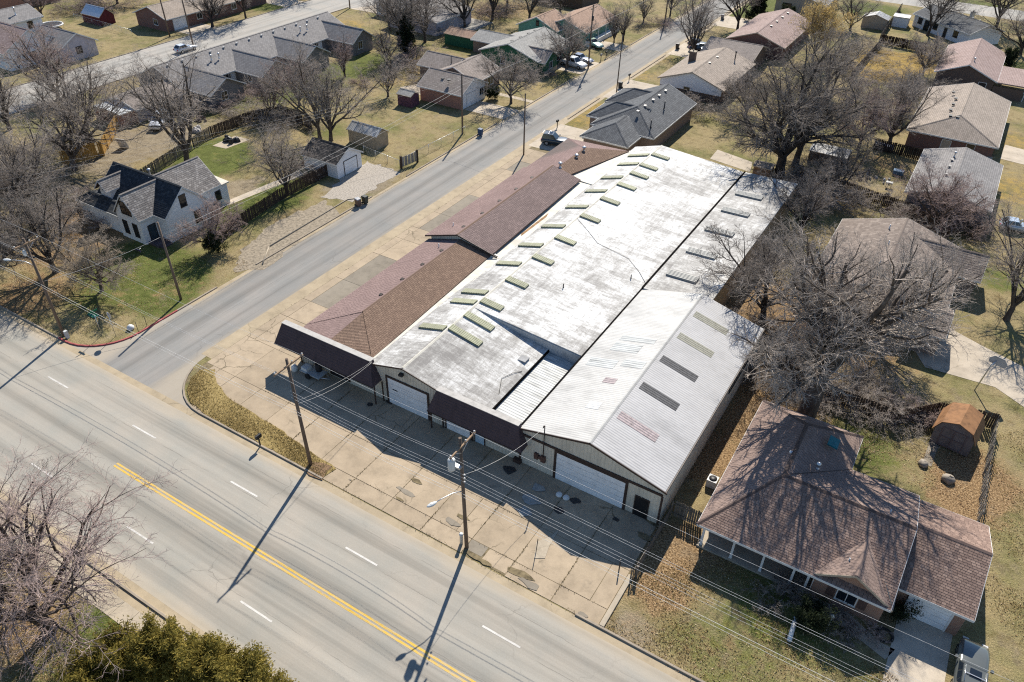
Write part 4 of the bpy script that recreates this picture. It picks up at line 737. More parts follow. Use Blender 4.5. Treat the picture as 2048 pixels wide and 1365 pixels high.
for x in (-6.5, -4.2, -2.0, .15, 1.15): m = MB(); m.box(x-.08, 39.2, .14, x+.08, 39.36, 2.62); m.box(x-.11, 39.17, .14, x+.11, 39.39, .3); m.build('porch_post', M_TRIMW, nh)
window(nh, 'S', 39.25, 3.8, .95, 1.25, .95, M_TRIMW, 2)
for x in (2.75, 4.85): m = MB(); wbox(m, 'S', 39.25, x-.27, x+.27, 0, .04, .9, 1.95); m.build('shutter', paint('brown_shutter', (.10, .06, .05), .15), nh)
garage_door(nh, 'S', 41.29, 7.5, 10.1, 2.15, M_TRIMW, M_DOORW, 4, .12); door(nh, 'S', 40.7, .3, .95, 2.05, M_TRIMW, M_DARKM); window(nh, 'S', 40.7, -3.2, .7, 1.8, 1.2, M_TRIMW, 3)
for x, y, z in ((-3.0, 47.3, 4.4), (-.9, 47.2, 4.4)): vent_pipe(nr_[1], x, y, z, .55, .1, M_GALV, True)
vent_pipe(nr_[3], 3.1, 40.3, 3.6, .45, .05, M_TRIMW); vent_pipe(nr_[0], 4.6, 45.3, 4.6, .4, .05, M_TRIMW)
m = MB(); a, b, c = Vector((-.9, 50.2, 4.38)), Vector((-.05, 50.2, 4.18)), Vector((-.9, 51.7, 4.38)); m.extr([tuple(a), (-.1, 50.2, 4.22), (-.1, 51.3, 4.22), (-.9, 51.3, 4.4)], (0, 0, .14)); m.build('skylight', paint('teal_skylight', (.02, .17, .19), .1, 3, .3), nr_[1])
for pts in ([(1.25, 42.2, 2.93), (3.7, 43.2, 4.33)], [(6.35, 39.1, 2.80), (3.85, 43.1, 4.33)]): m = MB(); m.tube([(*p[:2], p[2]+.03) for p in pts], .05, 5); m.build('valley_flashing', M_TRIMT, nr_[3])
m = MB(); m.tube([(1.45, 38.95, 2.6), (1.5, 39.2, 2.4), (1.5, 39.2, .1)], .05, 6); m.build('downspout', M_TRIMW, nh)
# ---- the white two-storey corner house
W1 = ('g', -88.0, -75.9, 47.6, 53.6, 3.5, 6.15, 'x', M_WHITE, M_UND, {'sh': shingle('shaded_grey_shingles', (.035, .042, .05), (.075, .082, .09)), 'over': .25, 'gover': .2}); sg = shingle('weathered_grey_shingles', (.22, .20, .185), (.40, .37, .34))  # main roof: the same grey shingles darkened, shade put into their colour
W2 = ('g', -82.2, -78.0, 45.6, 50.6, 3.55, 6.05, 'y', M_WHITE, M_UND, {'sh': sg, 'over': .25, 'gover': .22}); W3 = ('g', -84.4, -78.2, 50.6, 57.4, 3.3, 6.0, 'y', M_WHITE, M_UND, {'sh': sg, 'over': .3, 'gover': .25}); W4 = ('h', -90.2, -82.2, 45.9, 48.2, 2.7, 3.4, 'x', M_WHITE, R_BLACK, {'over': .25}); W5 = ('g', -87.2, -85.2, 46.9, 50.0, 4.6, 5.7, 'y', M_WHITE, M_UND, {'sh': sg, 'over': .15, 'gover': .15, 'walls': (-87.2, -85.2, 47.3, 49.9)})
wh, wr_ = house('white_house', 'white two-storey house with steep grey gables, the main roof darkened as in shade, at the street corner', 'house', [W1, W2, W3, W4, W5], center=(-81, 50, 0))
m = MB(); m.box(-81.0, 55.2, 0, -78.1, 58.6, 2.75); m.build('rear_lean_to', M_WHITE, wh); m = MB(); slab3(m, [(-81.2, 55.0, 3.1), (-77.9, 55.0, 2.95), (-77.9, 58.9, 2.95), (-81.2, 58.9, 3.1)], .15); m.build('lean_to_roof', paint('cream_roof_coating', (.55, .51, .43), .1), wh)
for a in (('S', 45.6, -80.1, 3.5, 1.7, 1.5, 2), ('S', 45.6, -81.0, .8, .75, 1.6, 1), ('S', 45.6, -79.2, .8, .75, 1.6, 1), ('E', -75.9, 50.4, 3.7, .8, 1.4, 1), ('E', -78.1, 57.0, 1.2, .75, 1.1, 1), ('S', 47.3, -86.2, 4.3, .6, .8, 1), ('E', -75.9, 51.9, .9, .8, 1.5, 1)): window(wh, a[0], a[1], a[2], a[3], a[4], a[5], M_TRIMD, a[6], rows=2)
door(wh, 'E', -78.0, 46.9, .95, 2.1, M_TRIMD, paint('dark_blue_door', (.03, .05, .07), .1)); m = MB(); m.box(-77.95, 45.9, 0, -76.2, 47.5, .3); m.box(-76.2, 46.1, 0, -75.6, 47.4, .15); m.build('front_step', paint('dark_deck', (.09, .07, .075), .15), wh)
vent_pipe(wr_[0], -82.9, 51.6, 5.2, 1.0, .12, M_GALV, True)
# ---- small outbuildings along the side street
g2, g2r = house('garage', 'white detached garage with patchy dark shingle roof beside the picket fence', 'garage', [('g', -77.4, -71.2, 71.6, 76.6, 2.35, 3.75, 'x', M_WHITE, M_UND, {'sh': shingle('patchy_dark_shingles', (.03, .032, .035), (.20, .175, .155), wear=.6), 'over': .3, 'gover': .2})], 'sheds and garages')
garage_door(g2, 'E', -71.2, 73.0, 75.6, 2.0, M_TRIMD, M_DOORW, 4, .08)
def shed(name, label, x0, x1, y0, y1, ez, rz, ax, wm, rm, trim=None, door_side=None, ribbed=False, over=.15):
    h, r_ = house(name, label, 'shed', [('g', x0, x1, y0, y1, ez, rz, ax, wm, rm, {'over': over, 'gover': .12, 'trim': trim or M_TRIMT, 'th': .08})], 'sheds and garages')
    if ribbed:
        p = gable_polys(x0, x1, y0, y1, ez, rz, ax, over, .12)
        for q in p:
            e = .012
            if ax == 'x': corr('roof_sheeting', r_[0], (q[0][0], q[0][1], q[0][2]+e), (q[1][0], q[1][1], q[1][2]+e), (q[3][0], q[3][1], q[3][2]+e), 'y', rm if not isinstance(rm, dict) else rm['x'], .3, .03)
            else: corr('roof_sheeting', r_[0], (q[0][0], q[0][1], q[0][2]+e), (q[3][0], q[3][1], q[3][2]+e), (q[1][0], q[1][1], q[1][2]+e), 'x', rm if not isinstance(rm, dict) else rm['y'], .3, .03)
    if door_side: door(h, *door_side)
    return h
M_TIN = paint('rust_streaked_tin', (.42, .42, .41), .35, 1.6, .5, stretch=(2.5, .5, 1), dirt=.7)
shed('tin_roof_shed', 'tan garden shed with rust-streaked corrugated roof beyond the white garage', -78.5, -73.0, 82.2, 84.8, 2.15, 2.95, 'x', paint('tan_metal', (.38, .31, .22), .12, 1, stretch=(4, 1, 1)), M_TIN, ribbed=True)
shed('purple_shed', 'small purple painted shed with weathered grey roof near the brick house', -82.1, -79.3, 98.6, 100.8, 2.0, 2.5, 'x', paint('mottled_purple_paint', (.13, .06, .085), .5, 3), R_LGREY)
# ---- houses along the west side of the side street
h, r_ = house('brick_house', 'L-shaped tan brick house with white gable and concrete drive near the purple shed', 'house', [('g', -80.4, -71.9, 102.6, 109.8, 2.75, 4.5, 'x', S_PINK, R_TAUPE), ('g', -82, -73.6, 109, 117, 2.75, 4.5, 'y', B_TAN, R_TAUPE), ('g', -87.2, -80, 111.6, 117.6, 2.7, 4.1, 'x', B_TAN, R_TAUPE)])
m = MB(); m.extr([(-71.88, 102.6, 2.6), (-71.88, 109.8, 2.6), (-71.88, 106.2, 4.3)], (.04, 0, 0)); m.build('gable_siding', M_WHITE, h); m = MB(); m.box(-71.88, 102.7, 0, -71.84, 109.7, 2.6); m.build('wall_facing', M_WHITE, h); garage_door(h, 'E', -71.83, 104.0, 106.6, 2.1, M_TRIMW, M_DOORW, 4, .1)
window(h, 'E', -71.83, 108.4, 1.0, 1.0, 1.1, M_TRIMW, 2); window(h, 'E', -73.6, 114, .8, 1.8, 1.3, M_TRIMW, 2); vent_pipe(r_[2], -81.2, 113, 3.5, 1.2, .07, M_DARKM); roof_vent(r_[0], -77, 104.6, 3.7, M_DARKM); m = MB(); m.lathe((-75.3, 103.9, 3.4), [(.02, 0), (.03, .5), (.32, .55), (.38, .72), (.3, .7)], 12); m.build('satellite_dish', M_DARKM, r_[0])
h, r_ = house('green_house', 'dark green house with pale grey roof behind the bare street tree', 'house', [('g', -82.4, -70.2, 124.4, 137.4, 2.9, 4.9, 'y', S_GREEN, R_LGREY), ('g', -76, -69.0, 125.2, 129.8, 2.75, 4.1, 'x', S_GREEN, R_TAUPE), ('g', -88, -80, 130, 136, 2.6, 3.6, 'x', B_TAN, R_LGREY)])
window(h, 'S', 124.4, -77.5, 1.0, 1.0, 1.2, M_TRIMW, 1); window(h, 'E', -69.0, 127.5, .9, 1.2, 1.2, M_TRIMW, 2); window(h, 'E', -70.2, 133, .9, 2.0, 1.2, M_TRIMW, 2); door(h, 'E', -70.2, 131, .95, 2.05, M_TRIMW, M_DARKM); m = MB(); m.box(-69.1, 125.1, 0, -68.95, 129.9, .8); m.build('stone_skirt', M_WALK, h)
for y in (126.5, 129.5, 132.5, 135): roof_vent(r_[0], -76.9, y, 4.7, M_DARKM, .2)
shed('green_shed', 'long dark green shed with tan roof behind the green house', -95.6, -87.6, 131, 135.2, 2.2, 2.95, 'x', S_GREEN, R_BROWN)
h, r_ = house('teal_house', 'teal gabled house with warm brown roof and porch along the street', 'house', [('g', -85.4, -76.6, 143, 150, 3.0, 5.0, 'y', S_TEAL, R_BROWN), ('g', -81, -71.3, 146, 160, 2.8, 4.7, 'y', S_TEAL, R_BROWN)])
window(h, 'S', 143, -80.9, 3.3, .6, .9, M_TRIMD); [MB().box(-70.4, y-.06, 0, -70.28, y+.06, 2.5).build('porch_post', M_TRIMW, h) for y in (146.5, 150, 153.5, 157, 159.8)]; MB().box(-71.2, 146, 0, -70.1, 160, .9).build('porch_wall', M_WHITE, h)
# ---- the long grey complex with four gabled wings
blk = [('g', -122.5, -111.8, 79.2, 120.4, 2.75, 5.2, 'y', S_GREY, R_GREY)]+[('g', -117, -105.3, a, b, 2.72, 4.5, 'x', S_GREY, R_GREY) for a, b in ((79.9, 86.6), (91.0, 97.4), (101.0, 107.4), (114.4, 120.0))]
h, r_ = house('apartment_building', 'long grey single-storey apartment block with four gabled wings', 'apartment block', blk, center=(-113, 100, 0))
for a, b in ((79.9, 86.6), (91.0, 97.4), (101.0, 107.4), (114.4, 120.0)): window(h, 'E', -105.3, (a+b)/2-.8, 1.0, 1.2, 1.3, M_TRIMW, 2); window(h, 'S', a, -108.5, 1.0, .9, 1.2, M_TRIMW, 1)
for y in (88.6, 99.2, 110.5): window(h, 'E', -111.8, y, 1.0, 1.2, 1.2, M_TRIMW, 2); door(h, 'E', -111.8, y+1.6, .95, 2.05, M_TRIMW, M_DOORW)
for k in range(13): roof_vent(r_[0], -116.3, 81+3.0*k, 4.95, M_INS0, .15)
for x, y in ((-114.5, 88.5), (-114.3, 90), (-114.4, 110), (-114.2, 111.6)): vent_pipe(r_[0], x, y, 4.2, .9, .1, M_GALV, True)
# ---- houses beyond the far street, upper left
h, r_ = house('brick_house', 'long red brick ranch house with taupe roof across the far street', 'house', [('g', -156.6, -147, 104.6, 125.5, 2.75, 4.5, 'y', B_RED, R_TAN), ('g', -156.4, -148, 125, 133, 2.7, 4.2, 'y', B_RED, R_TAN)]); garage_door(h, 'E', -147, 106.2, 109.4, 2.1, M_TRIMW, M_DOORW, 4, .1)
for y in (113, 117.5, 122.5): window(h, 'E', -147, y, 1.0, 1.3, 1.1, M_TRIMW, 2)
window(h, 'S', 104.6, -150.5, 1.0, 1.2, 1.1, M_TRIMW, 2)
h, r_ = house('white_house', 'white house with plain grey roof and metal flue, far left edge', 'house', [('g', -177, -169, 78, 91.4, 2.9, 4.5, 'y', M_WHITE, R_GREY)]); vent_pipe(r_[0], -170.6, 87.4, 3.5, 1.5, .12, M_GALV, True)
for y in (80, 83.5, 88.8): window(h, 'E', -169, y, 1.0, 1.1, 1.2, M_TRIMD, 1)
p0 = G(85, 126); h, r_ = house('white_house', 'white house with purplish roof behind bare trees, upper left', 'house', [('g', p0[0]-8.5, p0[0], p0[1]-6, p0[1]+4.5, 3.4, 6.2, 'x', M_WHITE, R_PINK), ('g', p0[0]-5.5, p0[0]+4, p0[1]+2, p0[1]+9, 2.9, 4.8, 'x', S_LAV, R_GREY)]); window(h, 'E', p0[0], p0[1]-1, 1.0, 1.0, 1.3, M_TRIMD, 1); window(h, 'E', p0[0]+4, p0[1]+5.4, 1.2, 1.1, 1.1, M_TRIMD, 2)
house('white_house', 'pale roofed house cut off by the top left corner', 'house', [('g', -205, -188, 88, 108, 2.8, 4.3, 'x', S_PINK, R_LGREY)])
p0 = G(232, 46); h = shed('red_barn_shed', 'small dark red barn shed with grey metal roof, upper left lawn', p0[0]-6.0, p0[0], p0[1]-3.4, p0[1], 1.9, 3.3, 'x', paint('barn_red', (.10, .015, .022), .15), M_GALV)
p0 = G(262, 228, 2.4); p1 = G(340, 215, 2.4); house('garage', 'low garage with taupe roof behind the parked van', 'garage', [('g', p0[0]-9, p0[0]-1.5, p0[1]+2, p0[1]+11, 2.3, 3.4, 'y', S_LAV, R_TAUPE)], 'sheds and garages')
p0 = G(215, 248); shed('tin_carport', 'lean-to with bright white tin roof beside the wooden gate', p0[0]-3, p0[0]+3.5, p0[1]+.3, p0[1]+5.2, 2.1, 2.35, 'y', S_PINK, paint('bright_tin', (.62, .64, .64), .1), ribbed=True)
p0 = G(850, 55); h, r_ = house('white_house', 'white house with grey roof half hidden behind bare trees, top centre', 'house', [('g', p0[0]-7, p0[0]+6, p0[1]-4, p0[1]+9, 2.9, 4.6, 'y', S_LAV, R_GREY), ('g', p0[0]-15, p0[0]-6, p0[1]+2, p0[1]+10, 2.9, 4.3, 'x', M_WHITE, R_LGREY)])
p0 = G(1115, 14); house('dark_house', 'dark walled house under the trees at the top edge', 'house', [('g', p0[0]-6, p0[0]+6, p0[1]+1, p0[1]+10, 2.6, 3.8, 'x', B_DARK, R_DGREY)])
p0 = G(490, 8); house('blue_grey_house', 'house with shaded wall and grey roof at the top edge by the far street', 'house', [('g', p0[0]-12, p0[0]-2, p0[1]+4, p0[1]+22, 2.8, 4.4, 'y', S_GREY, R_GREY)])
# ---- houses along the east side of the side street
h, r_ = house('dark_roof_house', 'house with complex slate grey hip roof just behind the workshop', 'house', [('h', -48.0, -38.5, 103.6, 120.2, 2.85, 4.9, 'y', B_TAN, R_DGREY, {'ends': (True, False)}), ('h', -50.2, -42, 106.5, 112.4, 2.8, 4.5, 'x', B_TAN, R_DGREY, {'ends': (True, False)}), ('h', -50.6, -43, 113.8, 119.9, 2.8, 4.4, 'x', B_TAN, R_DGREY, {'ends': (True, False)}), ('h', -47.4, -40.5, 98.9, 105.5, 2.7, 4.1, 'y', B_TAN, R_DGREY, {'ends': (True, False)})], center=(-44, 110, 0))
for y in (106.8, 109.5, 112.6, 115, 117.6): roof_vent(r_[0], -42.5, y, 4.72, M_VENT, .18)
for x, y, z in ((-40.5, 112.5, 3.9), (-39.6, 105.3, 3.4)): vent_pipe(r_[0], x, y, z, 1.1, .09, M_DARKM)
h, r_ = house('tan_roof_house', 'white and brick house with tan roof and broad brick chimney', 'house', [('g', -48.0, -36.8, 129.3, 146, 2.8, 4.7, 'y', B_DARK, R_TAN, {'trim': M_TRIMT})]); MB().extr([(-47.98, 129.27, 1.45), (-36.82, 129.27, 1.45), (-36.82, 129.27, 2.65), (-42.4, 129.27, 4.5), (-47.98, 129.27, 2.65)], (0, .02, 0)).build('gable_siding', M_WHITE, h)
window(h, 'S', 129.26, -43.0, .6, 1.0, 1.3, M_TRIMT, 1); chimney(r_[0], -46.4, -45.3, 138, 138.9, 2.9, 5.2, B_DARK, M_WALK); vent_pipe(r_[0], -39.4, 143, 3.6, 1.6, .1, M_DARKM, True)
for y in (136, 140): roof_vent(r_[0], -41.8, y, 4.5, M_DARKM, .2)
house('taupe_roof_house', 'low house with taupe roof behind the broad brick chimney', 'house', [('g', -47.2, -37.5, 147.6, 157.6, 2.7, 4.3, 'x', B_DARK, R_TAUPE, {'trim': M_TRIMT})])
h, r_ = house('rose_roof_house', 'brick house with long rose brown roof near the evergreen shrub', 'house', [('g', -46, -35, 159.4, 181, 2.8, 4.7, 'y', B_RED, R_PINK, {'trim': M_TRIMT})])
for y in (166, 170, 174, 178): roof_vent(r_[0], -39.7, y, 4.5, M_DARKM, .2)
h, r_ = house('tan_house', 'tan house with dark picture window at the top edge', 'house', [('g', -47, -36, 196, 212, 3.0, 4.8, 'y', S_TAN, R_GREY)]); window(h, 'S', 196, -44.3, 1.0, 2.0, 1.3, M_TRIMD, 2)
# ---- houses on the right
h, r_ = house('white_house', 'white house with dark grey roof standing at an angle, top right', 'house', [('g', -8.2, 8.2, -4.2, 4.2, 2.75, 4.3, 'x', M_WHITE, R_DGREY)], center=(0, 0, 0))
for c in (-6.2, -1.5, 4.5): window(h, 'S', -4.2, c, 1.0, 1.2, 1.1, M_TRIMD, 2)
door(h, 'S', -4.2, 1.6, .95, 2.05, M_TRIMW, M_DARKM); door(h, 'S', -4.2, -4.0, 1.4, 2.05, M_TRIMD, glass()); chimney(r_[0], 1.5, 2.2, 1, 1.7, 3.2, 5.0, M_GALV, M_DARKM)
for c in (-6, -4, -2, 0, 3, 5): roof_vent(r_[0], c, .5, 4.15, M_INS0, .15)
h.location = (-8.5, 200.6, 0); h.rotation_euler = (0, 0, math.radians(-41))
h, r_ = house('brick_house', 'dark brick house with rose roof and attached carport, right edge', 'house', [('g', -7.4, 2.1, 161.3, 180.4, 2.85, 4.8, 'y', B_DARK, R_PINK)]); MB().box(2.2, 161.0, 2.45, 7.6, 172, 2.65).build('carport_roof', R_PINK['y'], h); [MB().box(x-.06, y-.06, 0, x+.06, y+.06, 2.45).build('carport_post', M_TRIMW, h) for x, y in ((7.3, 161.3), (7.3, 166), (7.3, 171.5))]; MB().box(2.2, 161.2, 0, 7.0, 161.4, 1.9).build('carport_wall', B_DARK, h)
door(h, 'S', 161.3, .4, 1.2, 2.05, M_TRIMW, M_DARKM); vent_pipe(r_[0], -2.2, 164.5, 4.5, .7, .1, M_GALV, True)
h, r_ = house('brick_house', 'dark red brick house with pale tan hip roof, right of the bare trees', 'house', [('h', -6.8, 5.0, 129.0, 151, 2.8, 4.6, 'y', B_RED, R_TAN, {'ends': (True, False), 'inset': 5.2})]); window(h, 'S', 129.0, 1.9, 1.0, 1.1, 1.2, M_TRIMW, 1); door(h, 'S', 129.0, -1.4, 1.2, 2.05, M_TRIMW, M_TRIMT); m = MB(); m.box(4.5, 128.2, 0, 5.2, 129.0, 1.0); m.build('stone_planter', M_WALK, h)
for x, y in ((-2.2, 133.2), (-1.2, 133.2), (-2.5, 136), (-2.5, 139), (-2.5, 142), (-3.2, 145)): roof_vent(r_[0], x, y, 4.35, M_DARKM, .22)
h, r_ = house('grey_roof_house', 'house with plain grey gable roof below the pale tan hip roof', 'house', [('g', -3.3, 6.1, 105.9, 121.6, 2.8, 4.1, 'y', S_GREY, R_GREY)]); vent_pipe(r_[0], .3, 118, 3.9, .7, .09, M_GALV, True)
for y in (111, 114, 116.5): roof_vent(r_[0], .2, y, 3.95, M_VENT, .16)
h, r_ = house('tan_roof_house', 'house with wide tan shingle roof and porch behind the biggest bare tree', 'house', [('g', -8.4, 4.4, 76.5, 92.8, 2.8, 4.8, 'y', B_TAN, M_UND, {'sh': shingle('tan_shingles', (.215, .175, .15), (.33, .275, .235)), 'tw': .45, 'thh': .3}), ('g', -1, 6.8, 87.4, 92.6, 2.75, 4.25, 'x', B_TAN, M_UND, {'sh': MATS['tan_shingles'], 'tw': .45, 'thh': .3}), ('g', 1.5, 5.0, 73.9, 78.9, 2.7, 3.7, 'x', B_TAN, M_UND, {'sh': MATS['tan_shingles'], 'tw': .45, 'thh': .3})])
for x, y in ((-2.8, 81), (-2.8, 86), (-3.4, 90)): vent_pipe(r_[0], x, y, 4.5, .45, .06, M_TRIMW)
p0 = G(1797, 55); shed('white_shed', 'small white shed with flat white roof on the fenced lawn, top right', p0[0]-1.6, p0[0]+1.6, p0[1], p0[1]+3, 2.2, 2.5, 'x', M_WHITE, M_TRIMW); p0 = G(1745, 58); shed('metal_roof_shed', 'shed with pale ribbed metal roof by the tall fence, top right', p0[0]-2.6, p0[0]+2.6, p0[1], p0[1]+3.6, 2.2, 3.0, 'y', S_TAN, M_TIN, ribbed=True)
p0 = G(1520, 357); shed('plywood_shed', 'tiny plywood shed with tan roof behind the workshop', p0[0]-1.2, p0[0]+1.2, p0[1], p0[1]+1.9, 1.7, 2.0, 'x', paint('raw_plywood', (.27, .155, .085), .2, 2), R_TAN)
p0 = G(1655, 325); shed('grey_shed', 'low shed with patchy white roof under the bare trees', p0[0]-2.6, p0[0]+2.6, p0[1]-1.6, p0[1]+1.8, 1.9, 2.3, 'x', B_DARK, paint('patchy_white_roof', (.45, .44, .42), .4, 1.5, dirt=.7))
# gambrel barn shed in the near yard
bs = thing('barn_shed', 'brown gambrel garden shed in the fenced yard behind the brick ranch house', 'shed', (8.2, 61.9, 0), 'sheds and garages'); M_OSB = paint('weathered_brown_roof', (.27, .135, .06), .2, 2, .85, dirt=.4); M_GSH = paint('dark_grey_barn_siding', (.16, .135, .13), .15, 2, .8)
pf = [(-1.55, .1), (1.55, .1), (1.55, 1.75), (1.15, 2.55), (0, 3.0), (-1.15, 2.55), (-1.55, 1.75)]
m = MB(); m.extr([(8.2+x, 60.4, z) for x, z in pf], (0, 3.0, 0)); m.build('wall', M_GSH, bs)
ro = [(-1.75, 1.55), (-1.25, 2.6), (0, 3.08), (1.25, 2.6), (1.75, 1.55)]
for k in range(4): m = MB(); (xa, za), (xb, zb) = ro[k], ro[k+1]; slab3(m, [(8.2+xa, 60.25, za), (8.2+xb, 60.25, zb), (8.2+xb, 63.55, zb), (8.2+xa, 63.55, za)], .07); m.build('roof_panel', M_OSB, bs)
dr = MB()
for x in (-.95, -.02, .93): dr.box(8.2+x-.04, 60.36, .15, 8.2+x+.04, 60.4, 2.1)
for z in (.2, 1.15, 2.1): dr.box(8.2-.95, 60.365, z-.04, 8.2+.95, 60.4, z+.04)
dr.build('door_frame', paint('faded_brown_trim', (.14, .10, .10), .15), bs); bs.rotation_euler = (0, 0, math.radians(-8))
# ================================================================== utility poles and wires
M_POLE = paint('weathered_pole_wood', (.16, .118, .09), .25, 2, .9, .4, stretch=(3, 3, .3)); M_ARM = paint('crossarm_wood', (.30, .205, .13), .2, 3, .85); M_INS = paint('porcelain', (.55, .54, .52), .1); M_CAN = paint('pale_grey_can', (.56, .58, .58), .08, 3, .45); M_WIRE = paint('aluminium_wire', (.60, .60, .60), .1, 3, .5); M_CABLE = paint('pale_cable', (.62, .60, .56), .1, 3, .6); M_BLKW = paint('black_cable', (.03, .03, .03), .1)
def pole(x, y, h, label, lean=(0, 0), arm=None, r0=.16, r1=.11, parts=True):
    t = thing('utility_pole', label, 'utility pole', (x, y, 0), 'utility poles'); lx, ly = lean
    m = MB(); m.tube([(x, y, -.2), (x+lx*.5, y+ly*.5, h*.5), (x+lx, y+ly, h)], [r0, (r0+r1)/2, r1], 10); m.build('pole_shaft', M_POLE, t)
    if arm:
        z, a, b, ax = arm; X, Y = x+lx*z/h, y+ly*z/h; m = MB()
        if ax == 'y': m.box(X+.12, Y+a, z-.06, X+.22, Y+b, z+.06)
        else: m.box(X+a, Y-.22, z-.06, X+b, Y-.12, z+.06)
        o = m.build('crossarm', M_ARM, t)
        for e in (a+.1, b-.1, (a+b)/2+.35):
            q = MB(); p = (X+.17, Y+e, z+.06) if ax == 'y' else (X+e, Y-.17, z+.06); q.lathe(p, [(.03, 0), (.03, .06), (.07, .09), (.07, .15), (.03, .18)], 8); q.build('insulator', M_INS, o)
        q = MB()
        for e in (a*.6, b*.6): q.tube([(X+.14, Y+e, z-.05), (X+.1, Y, z-.75)] if ax == 'y' else [(X+e, Y-.14, z-.05), (X, Y-.1, z-.75)], .02, 5)
        q.build('arm_brace', M_GALV, t)
    return t
def lamp_arm(t, x, y, z, dx, dy, up=.35):
    m = MB(); m.tube([(x, y, z), (x+dx*.35, y+dy*.35, z+up), (x+dx*.8, y+dy*.8, z+up*1.15), (x+dx, y+dy, z+up)], .035, 8); o = m.build('lamp_arm', M_GALV, t)
    d = Vector((dx, dy, 0)).normalized(); s_ = Vector((-d.y, d.x, 0)); c = Vector((x+dx, y+dy, z+up)); m = MB()
    prof = [(-.05, .05, .05), (.1, .13, .09), (.35, .19, .10), (.62, .13, .07), (.75, .03, .03)]; vs = []
    for a, w_, hh in prof:
        for k in range(8): an = 2*math.pi*k/8; vs.append(tuple(c+d*a+s_*math.cos(an)*w_+Vector((0, 0, math.sin(an)*hh))))
    m.add(vs, [(i*8+k, i*8+(k+1) % 8, (i+1)*8+(k+1) % 8, (i+1)*8+k) for i in range(4) for k in range(8)]+[tuple(range(7, -1, -1)), tuple(range(32, 40))], True); m.build('lamp_head', M_CAN, o)
YP = 29.6
pA = pole(-69.8, 29.5, 11.0, 'roadside utility pole with curved street lamp arm at the street corner', (-.3, .1), (10.5, -1.2, 1.2, 'y')); lamp_arm(pA, -70.0, 29.5, 8.2, -2.0, -.9)
m = MB(); m.lathe((-70.15, 29.25, 9.3), [(.12, 0), (.16, .05), (.16, .5), (.05, .62)], 10); m.build('cutout_box', M_CAN, pA)
m = MB(); m.box(-69.35, 29.35, 0, -69.05, 29.65, .85); m.base_build('pedestal_box', M_CAN, label='grey green utility pedestal at the foot of the corner lamp pole', cat='utility box')
pN = pole(-36.8, 29.65, 11.1, 'roadside utility pole standing in the grass verge before the workshop', (-.35, 0), (10.6, -1.55, 1.45, 'y'))
pT = pole(-21.2, 29.65, 11.2, 'roadside utility pole carrying a transformer can before the big overhead door', (-.3, 0), (10.6, -1.45, 1.5, 'y'))
m = MB(); m.lathe((-21.95, 29.2, 8.35), [(.02, 0), (.25, .03), (.27, .1), (.27, .92), (.2, 1.02), (.05, 1.06)], 14); can = m.build('transformer', M_CAN, pT); m = MB(); m.tube([(-21.95, 29.2, 9.4), (-21.95, 29.2, 9.7)], [.06, .03], 6); m.tube([(-21.8, 29.1, 9.38), (-21.75, 29.05, 9.6)], [.05, .03], 6); m.build('bushing', M_INS, can); m = MB(); m.box(-21.9, 29.25, 8.6, -21.3, 29.55, 8.75); m.build('transformer_bracket', M_GALV, pT)
lamp_arm(pT, -21.3, 29.5, 6.3, -.8, -2.0, .3)
m = MB()
for z in (8.1, 7.75, 7.4): m.lathe((-21.05, 29.4, z), [(.05, 0), (.08, .05), (.05, .12)], 8)
m.build('spool_insulator', M_INS, pT)
m = MB(); m.lathe((-21.75, 29.75, 0), [(.13, 0), (.13, .95), (.15, .97), (.15, 1.12), (.05, 1.16)], 14); m.base_build('service_pedestal', M_CAN, label='white cylindrical service pedestal beside the transformer pole', cat='utility box')
pS = pole(-65.3, 40.1, 9.2, 'plain wooden pole leaning over the corner lawn', (-.35, .1), None, .14, .10); pR = pole(22.5, 29.7, 11.2, 'roadside utility pole beyond the right edge', (0, 0), (10.6, -1.5, 1.5, 'y')); pL = pole(-118, 29.5, 11, 'roadside utility pole beyond the left edge', (0, 0), (10.5, -1.2, 1.2, 'y'))
p3 = pole(-66.1, 94.4, 9.3, 'wooden pole beside the chain-link corner of the side street', (.1, 0)); p4 = pole(-54.1, 92.9, 9.2, 'short bare pole standing behind the workshop by the side street', (0, 0), None, .12, .09)
p5 = pole(-64.3, 133.8, 11.5, 'tall pole with crossarm and transformer by the green house', (.1, 0), (10.9, -1.2, 1.2, 'y')); m = MB(); m.lathe((-64.0, 133.5, 8.8), [(.2, 0), (.22, .05), (.22, .75), (.1, .85)], 10); m.build('transformer', M_DARKM, p5)
p6 = pole(-53.2, 122.7, 10.5, 'slim grey pole on the east verge before the slate roofed house', (.1, 0), None, .11, .08); p7 = pole(-64.2, 171.0, 11, 'far pole on the west kerb near the top edge'); p8 = pole(*G(340, 74), 10.5, 'far left utility pole in front of the long brick ranch', (-.4, 0)); p9 = pole(*G(388, 97), 12, 'pole with small transformer beside the far street', (-.4, 0)); m = MB(); q = G(388, 97); m.lathe((q[0]-.1, q[1]-.35, 9), [(.2, 0), (.22, .05), (.22, .7), (.1, .8)], 10); m.build('transformer', M_CAN, p9); p10 = pole(*G(700, 17), 10, 'far pole at the bend of the far street')
def wire(pts, r_, mat, label, sag=.35, n=10, name='overhead_wire'):
    m = MB(); P_ = []
    for a, b in zip(pts[:-1], pts[1:]):
        for k in range(n): t = k/n; P_.append((a[0]+(b[0]-a[0])*t, a[1]+(b[1]-a[1])*t, a[2]+(b[2]-a[2])*t-sag*4*t*(1-t)))
    P_.append(pts[-1]); m.tube(P_, r_, 5, smooth=True); org = Vector(P_[0]); o = link(name, m.mesh(name, mat, org), None, org); return tag(o, label, 'wire', 'overhead wires')
XR = (-118, -70.1, -37.15, -21.5, 22.5)
